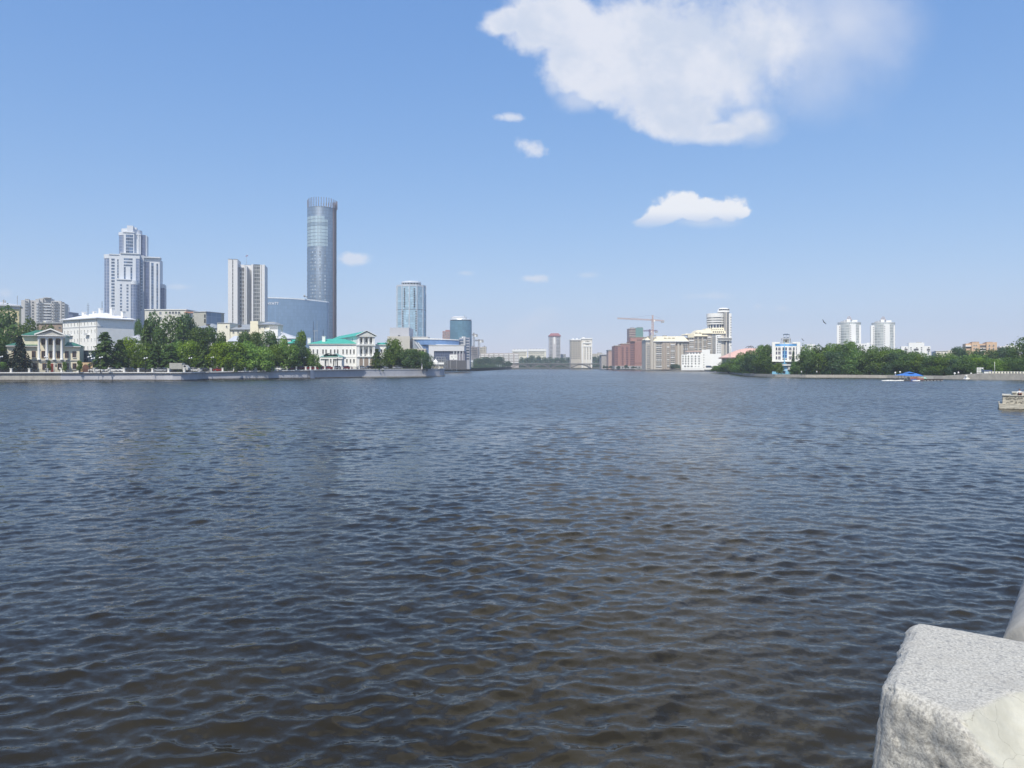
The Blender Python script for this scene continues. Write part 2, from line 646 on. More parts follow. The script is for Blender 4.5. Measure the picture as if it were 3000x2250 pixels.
WALL = [(-900, 205), (0, 227), (180, 229), (330, 233), (446, 235), (462, 231.5), (482, 229.5), (505, 228.8), (530, 229.8),
        (556, 232.5), (578, 238), (592, 247), (600, 249), (750, 261), (900, 275), (1066, 301), (1180, 315), (1270, 328),
        (1288, 332), (1297, 337), (1302, 346), (1302, 362)]
TOPZ = {-900: 2.5, 0: 2.67, 600: 2.68, 900: 3.22, 1066: 3.42, 1290: 3.40, 2000: 3.4}


def topz(px):
    ks = sorted(TOPZ)
    for a, b in zip(ks, ks[1:]):
        if px <= b:
            return TOPZ[a] + (TOPZ[b] - TOPZ[a]) * (px - a) / (b - a)
    return 3.4


def W2(p):
    return (X(p[0], p[1]), p[1])


RIGHT = [(1762, 1150), (1768, 1000), (1800, 929), (1900, 850), (2000, 762), (2060, 640), (2100, 521), (2130, 455), (2160, 406), (2178, 365),
         (2200, 339), (2270, 312), (2360, 297), (2480, 294), (2600, 285), (2760, 264), (2873, 252), (3000, 240), (3500, 215)]


def make_ground():
    mb = MB()
    # left bank: edge just behind the embankment wall, flat town ground behind
    edge = [(p[0] - 0.0, p[1] + 0.7) for p in WALL]
    back = [(1300, 420), (1296, 520), (1302, 640), (1340, 690), (1400, 850), (1475, 965), (1497, 1060), (1500, 1160), (1497, 1245)]
    pts = [(*W2(p), topz(p[0]) - 0.25) for p in edge] + [(*W2(p), 2.9) for p in back]
    pts += [(X(1765, 1245), 1245, 2.9)]
    rr = []
    for i, p in enumerate(RIGHT):
        q = W2(p)
        rr.append((q[0] + 0.6, q[1] + 0.8, 1.0 if p[0] > 2090 else 1.7))
    pts += rr
    n0 = len(pts)
    outer = [(2500, 215, 1.0), (2500, 3300, 2.5), (-2500, 3300, 2.5), (-2500, 205, 2.4)]
    from mathutils.geometry import tessellate_polygon
    allp = pts + outer
    tris = tessellate_polygon([[Vector((p[0], p[1], 0)) for p in allp]])
    bm = bmesh.new()
    vs = [bm.verts.new(p) for p in allp]
    for tr in tris:
        f = bm.faces.new([vs[i] for i in tr])
    bm.normal_update()
    for f in bm.faces:
        if f.normal.z < 0:
            f.normal_flip()
    # skirt into the water along the shore, and the pond bed under everything
    low = [bm.verts.new((p[0], p[1], -1.2)) for p in pts]
    for i in range(n0 - 1):
        bm.faces.new((vs[i], vs[i + 1], low[i + 1], low[i]))
    bed = [bm.verts.new(p) for p in ((-2500, -60, -1.5), (2500, -60, -1.5), (2500, 3300, -1.5), (-2500, 3300, -1.5))]
    bm.faces.new(bed)
    me = bpy.data.meshes.new('ground')
    bm.to_mesh(me)
    bm.free()
    me.materials.append(EARTH)
    o = bpy.data.objects.new('ground', me)
    COL.objects.link(o)
    tag(o, kind='structure')


make_ground()


def strip(name, mats, line, lo, hi, thick, kind='structure', top=None, label=None, cat=None, parent=None):
    """a wall that follows a line of (px, Y); lo/hi are functions of px"""
    mb = MB()
    n = len(line)
    P = [Vector(W2(p)) for p in line]
    nor = []
    for i in range(n):
        a, b = P[max(0, i - 1)], P[min(n - 1, i + 1)]
        d = (b - a).normalized()
        nor.append(Vector((d.y, -d.x)))
    off0, off1 = thick
    vs = []
    for i in range(n):
        q0 = P[i] + nor[i] * off0
        q1 = P[i] + nor[i] * off1
        l, h = lo(line[i][0]), hi(line[i][0])
        vs += [(q0.x, q0.y, l), (q1.x, q1.y, l), (q1.x, q1.y, h), (q0.x, q0.y, h)]
    fs = []
    for i in range(n - 1):
        a, b = i * 4, i * 4 + 4
        for k in range(4):
            fs.append((a + k, b + k, b + (k + 1) % 4, a + (k + 1) % 4))
    fs += [(3, 2, 1, 0), (4 * n - 4, 4 * n - 3, 4 * n - 2, 4 * n - 1)]
    mb.add(vs, fs)
    o = mb.build(name, mats, parent)
    if parent is None:
        tag(o, label, cat, kind=kind)
    return o


def wall_mat():
    m = bpy.data.materials.new('blue_grey_embankment_paint')
    m.use_nodes = True
    t = NT(m.node_tree)
    co = t.n('ShaderNodeTexCoord').outputs['Object']
    x, y, z = t.n('ShaderNodeSeparateXYZ', {0: co}).outputs
    n = t.n('ShaderNodeTexNoise', {'Vector': co, 'Scale': 0.25, 'Detail': 5.0}).outputs[0]
    mp = t.n('ShaderNodeMapping', {'Vector': co})
    mp.inputs['Scale'].default_value = (1, 1, 0.15)
    st = t.n('ShaderNodeTexNoise', {'Vector': mp.outputs[0], 'Scale': 1.3, 'Detail': 5.0, 'Roughness': 0.7}).outputs[0]
    c = t.mix(t.ss(n, 0.3, 0.7), (0.41, 0.42, 0.465), (0.48, 0.49, 0.535))
    c = t.mix(t.ss(st, 0.5, 0.8, 0, 0.35), c, (0.20, 0.20, 0.22))
    # the far left is bare rough stone
    br = t.n('ShaderNodeTexBrick', {'Vector': t.n('ShaderNodeCombineXYZ', {0: x, 1: z, 2: 0.0}), 'Color1': (0.40, 0.39, 0.37, 1),
                                    'Color2': (0.30, 0.29, 0.28, 1), 'Mortar': (0.16, 0.15, 0.14, 1), 'Scale': 1.0, 'Mortar Size': 0.02,
                                    'Brick Width': 1.4, 'Row Height': 0.5})
    sto = t.mix(t.ss(st, 0.35, 0.7), br.outputs[0], (0.42, 0.41, 0.38))
    c = t.mix(t.m('LESS_THAN', x, X(178, 229)), c, sto)
    # weed and damp at the waterline
    c = t.mix(t.ss(t.m('MULTIPLY_ADD', st, 0.5, z), 0.35, 0.75, 1, 0), c, (0.055, 0.05, 0.04))
    p = t.n('ShaderNodeBsdfPrincipled', {'Base Color': c, 'Roughness': 0.8})
    t.n('ShaderNodeOutputMaterial', {'Surface': p})
    return m


def make_embankment():
    r = empty('embankment_wall', (0, 0, 0), 'long blue-grey embankment wall with pale coping along the left bank', 'embankment wall')
    WM = wall_mat()
    strip('wall', WM, WALL, lambda p: -1.0, lambda p: topz(p) - 0.32, (0.0, -0.6), parent=r)
    CP = mat('pale_coping_stone', (0.60, 0.60, 0.60), var=0.1)
    cop = [p for p in WALL if p[0] <= 1066]
    strip('coping', CP, cop, lambda p: topz(p) - 0.318, lambda p: topz(p), (0.62, -0.7), parent=r)
    cop2 = [p for p in WALL if p[0] >= 1066]
    strip('coping', CP, cop2, lambda p: topz(p) - 0.318, lambda p: topz(p) - 0.02, (0.18, -0.7), parent=r)
    strip('plinth', QUAY, [(1062, 300.5), (1180, 315), (1270, 328), (1290, 332.5), (1299, 339)], lambda p: -1.0, lambda p: 0.32, (0.8, 0.0), parent=r)
    mb = MB()
    x0, x1, y = X(909, 276), X(925, 279), 276
    mb.prism([(x0, y + 0.3), (x0 + 0.2, y - 0.9), (x1 - 0.2, y + 1.6), (x1, y + 4)], -1, topz(915) - 0.33)
    mb.build('buttress', CP if False else mat('pale_blue_buttress', (0.48, 0.49, 0.53)), r)


make_embankment()


def fence_on_wall():
    r = empty('embankment_railing', (0, 0, 0), 'iron railing with square white posts along the left embankment', 'railing')
    WP = mat('whitewashed_post', (0.62, 0.61, 0.58), var=0.12)
    pil = [-14, 33, 86.5, 138, 181, 229, 275, 320, 364, 406, 447, 494, 540, 583, 618, 652.6, 686, 718, 750, 781, 811, 840,
           868, 896, 909.5, 923.5, 951.5, 977, 1002, 1027, 1052, 1266, 1286]

    def wy(px):
        for a, b in zip(WALL, WALL[1:]):
            if a[0] <= px <= b[0]:
                u = (px - a[0]) / (b[0] - a[0])
                ka, kb = 1 / a[1], 1 / b[1]
                return 1 / (ka + (kb - ka) * u)
        return 350
    pts = []
    for p in pil:
        Y = wy(p) + 0.35
        x, z = X(p, Y), topz(p)
        pts.append((x, Y, z))
        mb = MB()
        mb.box(x - 0.27, x + 0.27, Y - 0.27, Y + 0.27, z - 0.05, z + 1.05)
        mb.box(x - 0.36, x + 0.36, Y - 0.36, Y + 0.36, z + 1.05, z + 1.22)
        mb.box(x - 0.33, x + 0.33, Y - 0.33, Y + 0.33, z - 0.05, z + 0.1)
        mb.build('post', WP, r)
    pts2 = pts[:31] + [(X(1120, 308), 308, 3.4), (X(1190, 317), 317, 3.4)] + pts[31:]
    for i, (a, b) in enumerate(zip(pts2, pts2[1:])):
        mb = MB()
        for zz in (0.15, 0.55, 0.95):
            mb.tube((a[0], a[1], a[2] + zz), (b[0], b[1], b[2] + zz), 0.035, 4)
        L = math.hypot(b[0] - a[0], b[1] - a[1])
        n = max(2, int(L / 0.32))
        for k in range(1, n):
            u = k / n
            x, y, z = (a[j] + (b[j] - a[j]) * u for j in range(3))
            mb.tube((x, y, z + 0.12), (x, y, z + 0.95), 0.022, 4)
        mb.build('railing_panel', METAL, r)


fence_on_wall()

# road and footway behind the railing
def left_road():
    mb = MB()
    a = [(p[0], p[1] + 1.2) for p in WALL if p[0] < 1290]
    b = [(p[0], p[1] + 17) for p in WALL if p[0] < 1290]
    n = len(a)
    vs = [(*W2(p), topz(p[0]) - 0.13) for p in a] + [(*W2(p), topz(p[0]) - 0.13) for p in b]
    mb.add(vs, [(i, i + 1, n + i + 1, n + i) for i in range(n - 1)])
    tag(mb.build('road', ASPH), kind='structure')


left_road()
strip('quay', QUAY, [p for p in RIGHT if p[0] >= 2090], lambda p: -1.0, lambda p: 1.08 if p < 2870 else 2.1, (0.0, -1.6))
strip('quay', QUAY, [p for p in RIGHT if p[0] <= 2100], lambda p: -1.0, lambda p: 0.85, (0.5, -6.0))
# the slope behind the low quay in front of the tall blocks, the far grass bank on the left
def slope(name, m, front, dy, z0, z1):
    mb = MB()
    n = len(front)
    vs = [(*W2(p), z0) for p in front] + [(W2(p)[0] + (dy[0]), p[1] + dy[1], z1) for p in front]
    mb.add(vs, [(i, i + 1, n + i + 1, n + i) for i in range(n - 1)])
    return tag(mb.build(name, m), kind='structure')


slope('embankment_slope', QUAY, [(1762, 1110), (1770, 1000), (1802, 935), (1902, 858), (2002, 770), (2062, 648), (2102, 530)], (26, 6), 0.8, 2.6)
slope('grass_bank', GRASS, [(1301, 640), (1318, 650), (1340, 690), (1400, 850), (1475, 965), (1499, 1060)], (-26, 30), -0.3, 3.5)
mbp = MB()
mbp.prism([(X(1270, 662), 662), (X(1400, 680), 700), (X(1500, 1075), 1075), (X(1380, 1075), 1100), (X(1180, 700), 700)], 2.8, 3.45)
tag(mbp.build('park_lawn', GRASS), kind='structure')


# ------------------------------------------------------------------ left bank buildings
def manor():
    b = Bld('portico_manor', 'small cream manor with green roof and four tall white columns by the left bank', 'manor house', 127, 240, 24, 12)
    s = b.s
    b.part('wall', CREAM, [(20, 112.6, 1013, None, 0, 12), (112.6, 190, 983, None, 0, 11), (190, 233, 1013, None, 0, 12), (66, 112.5, 985, 1012.5, 0.6, 8)])
    b.part('wall', CREAM, [(113, 191, 1059, None, -2.0, 0.0)])
    trim = mat('grey_string_course', (0.42, 0.41, 0.38))
    b.part('string_course', trim, [(18, 113, 1054, 1057, -0.25, -0.002), (191, 235, 1054, 1057, -0.25, -0.002), (111, 193, 1054, 1059, -2.3, -0.003)])
    # lower green roof either side
    for a, c in ((16, 112), (190, 237)):
        m = b.mb()
        x0, x1 = b.lx(a), b.lx(c)
        z0, z1 = b.z(1012.5), b.z(1000)
        m.add([(x0, -1.0, z0), (x1, -1.0, z0), (x1, 13, z0), (x0, 13, z0), (x0 + (3 if a < 50 else 0), 6, z1), (x1 - (0 if a < 50 else 3), 6, z1)],
              [(0, 1, 5, 4), (1, 2, 5), (2, 3, 4, 5), (3, 0, 4), (3, 2, 1, 0)])
        b.part('lower_roof', ROOFG, mb=m)
        b.part('cornice', WHITE2, [(a + 0.8, c - 0.8, 1013, 1015.5, -0.9, 0.0)])
    # upper hipped roof running into the pediment
    m = b.mb()
    x0, x1, z0, z1 = b.lx(62), b.lx(192), b.z(982), b.z(966)
    xm = b.lx(153)
    m.add([(x0, -0.6, z0), (xm - 1, -0.6, z0), (xm, 5.5, z1), (b.lx(97), 5.0, z1), (x0, 11.5, z0), (xm, 11.5, z0)],
          [(0, 1, 2, 3), (4, 0, 3), (5, 4, 3, 2)])
    zb, xl, xr = b.z(983), b.lx(107), b.lx(194)
    m.add([(xl, -3.4, zb), (xr, -3.4, zb), (xm, -3.4, z1), (xl, 11.5, zb), (xr, 11.5, zb), (xm, 11.5, z1)],
          [(0, 2, 5, 3), (1, 4, 5, 2), (3, 5, 4)])
    b.part('upper_roof', ROOFG, mb=m)
    b.part('eaves', WHITE2, [(62, 107, 982.2, 984.4, -0.5, 0.55)])
    # pediment with raking cornice
    m = b.mb()
    xl, xr = b.lx(110), b.lx(191)
    za = b.z(968.5)
    m.add([(xl, -3.05, zb + 0.05), (xr, -3.05, zb + 0.05), (xm, -3.05, za)], [(0, 1, 2)])
    b.part('pediment', mat('grey_tympanum', (0.45, 0.44, 0.41)), mb=m)
    m = b.mb()
    for p, q in (((b.lx(106), zb), (xm, b.z(966.2))), ((b.lx(195), zb), (xm, b.z(966.2)))):
        a0, a1 = Vector((p[0], 0, p[1])), Vector((q[0], 0, q[1]))
        up = Vector((0, 0, 0.42))
        m.add([(a0.x, -3.6, a0.z), (a1.x, -3.6, a1.z), (a1.x, -3.6, a1.z + up.z), (a0.x, -3.6, a0.z + up.z),
               (a0.x, -3.0, a0.z), (a1.x, -3.0, a1.z), (a1.x, -3.0, a1.z + up.z), (a0.x, -3.0, a0.z + up.z)],
              [(0, 1, 2, 3), (7, 6, 5, 4), (3, 2, 6, 7), (0, 4, 5, 1)])
    b.part('raking_cornice', WHITE2, mb=m)
    b.part('entablature', WHITE, [(110.5, 190.5, 985.2, 991, -2.9, -0.002), (107.5, 193.5, 983, 985.2, -3.5, -0.003)])
    for c in (117.5, 140.5, 161.7, 184):
        m = b.mb()
        cx, z0, z1 = b.lx(c), b.z(1054), b.z(991)
        r = 3.6 * s
        m.lathe(cx, -2.3, [(r * 1.35, z0), (r * 1.35, z0 + 0.25), (r * 1.05, z0 + 0.4), (r, z0 + 0.5), (r * 0.98, z0 + 2.5), (r * 0.84, z1 - 0.8),
                           (r * 1.0, z1 - 0.65), (r * 0.95, z1 - 0.4), (r * 1.35, z1 - 0.1), (r * 1.35, z1)], 16)
        b.part('column', WHITE2, mb=m)
    fm = (WOODW, GL_D)
    b.wins((126.5, 149, 170), (1001.5,), 8, 14, 0, fm)
    b.wins((127, 150, 171), (1038,), 8, 18, 0, fm)
    b.wins((99, 195.5, 217.5), (1038,), 8, 17, 0, fm)
    b.wins((45, 70), (1038, 1073), 8, 17, 0, fm)
    b.wins((103, 196.5, 218), (1073,), 8, 16, 0, fm)
    b.wins((130, 174.5), (1073,), 8.5, 16, -2.0, fm)
    sh = b.mb()
    for c, r in ((217.5, 1038), (99, 1038), (218, 1073)):
        sh.pb(c - 5.6, c + 5.6, r + 8.8, r + 10.0, -0.3, -0.06)
    b.part('window_sill', WHITE2, mb=sh)
    d = b.part('door', mat('red_brown_door', (0.26, 0.05, 0.03), 0.5), [(148, 157, 1065, 1089, -2.12, -2.0)])
    b.part('door_panel', mat('red_brown_panel', (0.18, 0.035, 0.02), 0.5), [(149.4, 151.8, 1068, 1085, -2.16, -2.12), (153.2, 155.6, 1068, 1085, -2.16, -2.12)], parent=d)
    b.part('door_frame', WHITE2, [(157, 158.4, 1064, 1089, -2.15, -2.0), (146.6, 148, 1064, 1089, -2.15, -2.0)], parent=d)
    b.part('plaque', DGREY, [(161.5, 166.5, 1067, 1075, -2.06, -2.0)])
    b.part('balcony_rail', METAL, [(112, 192, 1049.5, 1050, -2.25, -2.2)] + [(112 + k * 2.0, 112.3 + k * 2.0, 1050, 1054, -2.24, -2.2) for k in range(40)])
    b.finish()


manor()


def white_block():
    b = Bld('white_office_block', 'white four-storey block with pale roof behind the columned manor', 'office building', 285, 300, -33, 15.3)
    x0 = b.lx(184)
    m = b.mb()
    m.box(x0, 0, 0, 15.3, 0.5, b.z(933))
    b.part('wall', WHITE, mb=m)
    m = b.mb()
    m.box(x0 - 1.0, 1.0, -1.0, 16.3, b.z(933) + 0.002, b.z(930.5))
    b.part('eaves', ROOFW, mb=m)
    m = b.mb()
    m.hip(x0 - 0.8, 0.8, -0.8, 16.1, b.z(930.5) + 0.003, b.z(911), axis='x')
    b.part('roof', mat('white_tin_roof', (0.78, 0.78, 0.79), 0.5, var=0.06), mb=m)
    m = b.mb()
    for cx, cy, h in ((-20, 5, 2.4), (-15.5, 7, 2.6), (-9, 6.2, 3.6), (-4.5, 8.5, 3.8), (-1.5, 11.5, 2.4)):
        m.box(cx - 0.7, cx + 0.7, cy - 0.6, cy + 0.6, b.z(925), b.z(925) + h)
        m.box(cx - 0.85, cx + 0.85, cy - 0.75, cy + 0.75, b.z(925) + h, b.z(925) + h + 0.2)
    b.part('chimney', WHITE, mb=m)
    m = b.mb()
    for cx, cy in ((-6.5, 9.0), (-12, 6.5)):
        m.box(cx - 1.2, cx + 1.2, cy - 0.3, cy + 0.3, b.z(918), b.z(915))
    b.part('rust_patch', mat('rusty_roof_sheet', (0.22, 0.05, 0.03)), mb=m)
    m = b.mb()
    m.box(x0 - 0.12, 0.12, -0.12, -0.002, b.z(957), b.z(954.5))
    m.box(0.002, 0.12, -0.12, 2.2, b.z(957), b.z(954.5))
    b.part('string_course', GREYP, mb=m)
    cols = [190.4, 199.8, 209, 218.8, 228.4, 238.2, 248, 258, 268.6, 279]
    b.wins(cols, (946, 969, 994, 1018), 3.2, 8.5, 0, (WHITE2, GL_G), mull=0)
    m = b.mb()
    for c in (209, 258):
        m.box(b.lx(c) - 1.3, b.lx(c) + 1.3, -1.1, 0, b.z(981), b.z(980))
        m.box(b.lx(c) - 1.3, b.lx(c) + 1.3, -1.1, -1.0, b.z(980), b.z(975))
    b.part('balcony', GREYP, mb=m)
    m = b.mb()
    for c in (233.3, 284):
        m.tube((b.lx(c), -0.15, 1), (b.lx(c), -0.15, b.z(934)), 0.09)
    b.part('downpipe', GREY, mb=m)
    b.finish()


white_block()


def panel_flats():
    b = Bld('panel_apartment_block', 'grey ten-storey balcony apartment block far beyond the left bank trees', 'apartment block', 130, 620, 22, 18, base=2)
    G = mat('weathered_panel_grey', (0.50, 0.49, 0.48), var=0.1)
    segs = [(62, 73, 881), (73, 85, 878), (85, 104, 880), (104, 114, 876), (114, 126, 873.5), (126, 150, 873), (150, 157, 882), (157, 180, 881), (180, 191, 887)]
    for i, (a, c, t) in enumerate(segs):
        b.part('wall', G, [(a + 0.02, c - 0.02, t, None, (i % 3) * 1.2, 18)])
    b.part('parapet', GREYP, [(127, 149, 871, 872.9, -0.5, 3), (157.5, 179, 879.3, 880.9, 1.5, 5), (73, 84.6, 876.5, 877.9, 1.0, 4)])
    b.part('lift_room', GREY, [(133, 137, 868.5, 872.9, 4, 8)])
    rows = fr_range(886, 9, 8.45)
    for k, (a, c, d) in enumerate(((73.5, 84, 1.2), (113.5, 125, 1.2), (127, 149, -0.0), (158, 172, 1.2), (105, 112, 0.0), (181, 190, 2.4))):
        for r in rows:
            m = b.mb()
            m.pb(a, c, r + 1.6, r + 5.0, d - 0.8, d - 0.05)
            b.part('balcony', GREYP, mb=m)
    b.wins((79, 119, 132, 138, 144, 162, 168, 185.5), rows, 5, 3.8, -0.01, (GREYP, GL_D))
    b.wins((96.5, 66), rows, 5, 4, 2.3, (GREYP, GL_D))
    b.wins((154,), rows, 3, 3.5, -0.02, (GREYP, GL_D))
    b.finish()
    b = Bld('dark_glass_block', 'dark blue block just right of the grey balcony flats', 'office building', 200, 700, 0, 15, base=2)
    b.part('wall', curtain('dark_blue_curtain', (0.12, 0.15, 0.24), (0.2, 0.22, 0.28), 3, 3.5), [(184, 203, 914, None, 0, 15), (203.1, 213, 921, None, 0, 15)])
    b.part('roof_frame', GREYP, [(184, 202, 900.5, 901.5, 0, 1), (184, 185, 901.6, 913.9, 0, 1), (193, 194, 901.6, 913.9, 0, 1), (201, 202, 901.6, 913.9, 0, 1), (184, 202, 905, 906, 1.1, 2)])
    b.finish()
    b = Bld('yellow_stone_building', 'yellow building with heavy pale cornice at the left edge above the trees', 'building', 20, 360, 30, 14, base=2)
    b.part('wall', mat('yellow_stucco', (0.62, 0.54, 0.33)), [(-60, 56, 897, None, 0, 14)])
    b.part('cornice', GREYP, [(-62, 60, 893.2, 896.9, -1.3, 15), (-60, 58, 897, 905, -0.3, -0.01)])
    m = b.mb()
    m.hip(b.lx(-62), b.lx(60), -1.3, 15, b.z(893.1), b.z(883), ridge=8)
    b.part('roof', ROOFW, mb=m)
    b.part('chimney', GREY, [(8, 12, 876, 889, 5, 6), (14, 17, 878, 889, 5, 6)])
    b.wins((5, 25, 45), (925, 950), 6, 12, 0, (WHITE2, GL_D))
    m = b.mb()
    m.tube((b.lx(48.5), 5, b.z(890)), (b.lx(48.5), 5, b.z(863)), 0.12)
    b.part('aerial', GALV, mb=m)
    b.finish()
    b = Bld('brown_brick_building', 'low brown building between the grey flats and the white block', 'building', 150, 400, 0, 12, base=2)
    b.part('wall', mat('brown_render', (0.30, 0.235, 0.19)), [(108, 182, 948, None, 0, 12)])
    b.part('roof', ROOFGR, [(106, 184, 944, 947.9, -0.6, 12.6)])
    b.part('chimney', PALEC, [(127, 135, 940.5, 943.9, 3, 5)])
    b.wins((175,), (960,), 6, 5, 0, (GREY, GL_D))
    b.finish()


panel_flats()


def step_towers():
    b = Bld('stepped_residential_tower', 'stepped pale grey and blue glass high-rise behind the white block', 'high-rise', 380, 780, 19, 40, base=2)
    PG = mat('pale_blue_grey_panel', (0.60, 0.63, 0.68), 0.6, var=0.04)
    PS = mat('mid_grey_panel', (0.42, 0.45, 0.51), 0.6, var=0.04)
    CB = curtain('blue_curtain_wall', (0.17, 0.22, 0.34), (0.40, 0.43, 0.50), 3.0, 3.22, lw=0.12)
    s = b.s
    b.part('wall', PG, [(320, 350, 747, None, 4, 34)])
    m = b.mb()
    m.cyl(b.lx(320, 9), 9, 4.6, 2, b.z(758), 24)
    b.part('rounded_corner', CB, mb=m)
    m = b.mb()
    m.cyl(b.lx(320, 9), 9, 5.1, b.z(758) + 0.01, b.z(746), 24)
    b.part('rounded_parapet', PG, mb=m)
    b.part('wall', PG, [(350.1, 398, 744, None, 0, 30)])
    b.part('glazed_bay', CB, [(398.1, 409, 757, None, 0.4, 28)])
    b.part('wall', PG, [(398.1, 409, 744, 756.9, 0, 28)])
    b.part('cornice', PG, [(352, 408, 741.5, 743.9, -1.2, 6), (319, 350, 744.6, 746.9, 3.2, 10), (422, 470, 747.6, 750.9, 4.5, 16)])
    b.part('recess_wall', PS, [(409.1, 422, 745, None, 5, 30)])
    b.part('wall', PG, [(422.1, 438, 751, 762, 7, 34), (438.1, 468, 751, None, 7, 34)])
    b.part('glazed_bay', curtain('deep_blue_curtain', (0.085, 0.11, 0.20), (0.2, 0.23, 0.32), 3.0, 3.22), [(422.1, 438, 762.1, None, 7.3, 34)])
    b.part('lower_block', PG, [(342, 383, 823, None, -7, -0.01)])
    m = b.mb()
    m.cyl(b.lx(391.5, -4), -3.2, 3.9, 2, b.z(835), 24)
    b.part('round_bay', CB, mb=m)
    m = b.mb()
    m.cyl(b.lx(391.5, -4), -3.2, 4.3, b.z(834.9), b.z(824), 24)
    b.part('round_parapet', PG, mb=m)
    b.part('cornice', PG, [(341, 384, 820.5, 822.9, -8, -0.02)])
    b.part('side_block', PG, [(466, 482, 825, 836, 16, 34)])
    b.part('side_glazing', curtain('deep_blue_curtain', None, None, 3, 3.2), [(466, 482, 836.1, None, 16.2, 34)])
    # upper tower
    b.part('wall', PG, [(362, 393, 680, 741.4, 4, 22), (393.1, 412, 684, 741.4, 7, 24)])
    m = b.mb()
    m.cyl(b.lx(361, 9), 9, 4.0, b.z(741.4), b.z(688), 24)
    b.part('round_glazing', CB, mb=m)
    m = b.mb()
    m.cyl(b.lx(361, 9), 9, 4.5, b.z(687.9), b.z(679), 24)
    b.part('round_parapet', PG, mb=m)
    b.part('glazing', curtain('deep_blue_curtain', None, None, 3, 3.2), [(412.1, 426, 682, 744, 9, 24)])
    b.part('fin', PG, [(426.1, 429.5, 682.5, 744, 9.5, 24), (405, 407, 684, 741, 6.2, 6.9)])
    b.part('cornice', PG, [(360, 394, 677, 679.9, 3.2, 22), (393, 412.5, 681, 683.9, 6.4, 24)])
    m = b.mb()
    m.cyl(b.lx(380, 12), 13, 8.2, b.z(676.9), b.z(667), 28)
    m.cyl(b.lx(398, 15), 15, 6.2, b.z(680.9), b.z(668), 28)
    b.part('roof_drum', PG, mb=m)
    b.part('roof_block', PG, [(372, 390, 658.5, 676.8, 4.6, 14), (390.1, 400, 662, 668, 8, 16)])
    rows = fr_range(761, 17, 9.0)
    gm = (PG, GL_B)
    b.wins((331,), rows, 8.5, 5.6, 4, gm)
    b.wins((345.5,), fr_range(763, 7, 8), 3.4, 7, 4, gm, mull=0)
    b.wins((375.5,), (759.5, 768.5, 777.5), 23, 5, 0, gm, mull=4)
    b.wins((365.5, 384.8), fr_range(787, 4, 9), 4.5, 8.3, 0, gm, mull=0)
    b.wins((354.5, 373.5), fr_range(838, 9, 9), 5, 5.4, -7, gm)
    b.wins((414.5,), rows, 5.4, 7, 5, gm)
    b.wins((446.5,), fr_range(769, 16, 9), 6.5, 8.5, 7, gm, mull=0)
    b.wins((460.8,), fr_range(771, 16, 9), 4.6, 8.5, 7, gm, mull=0)
    b.wins((379.5,), fr_range(689.5, 6, 9.4), 19, 7.6, 4, gm, mull=3)
    b.finish()


step_towers()


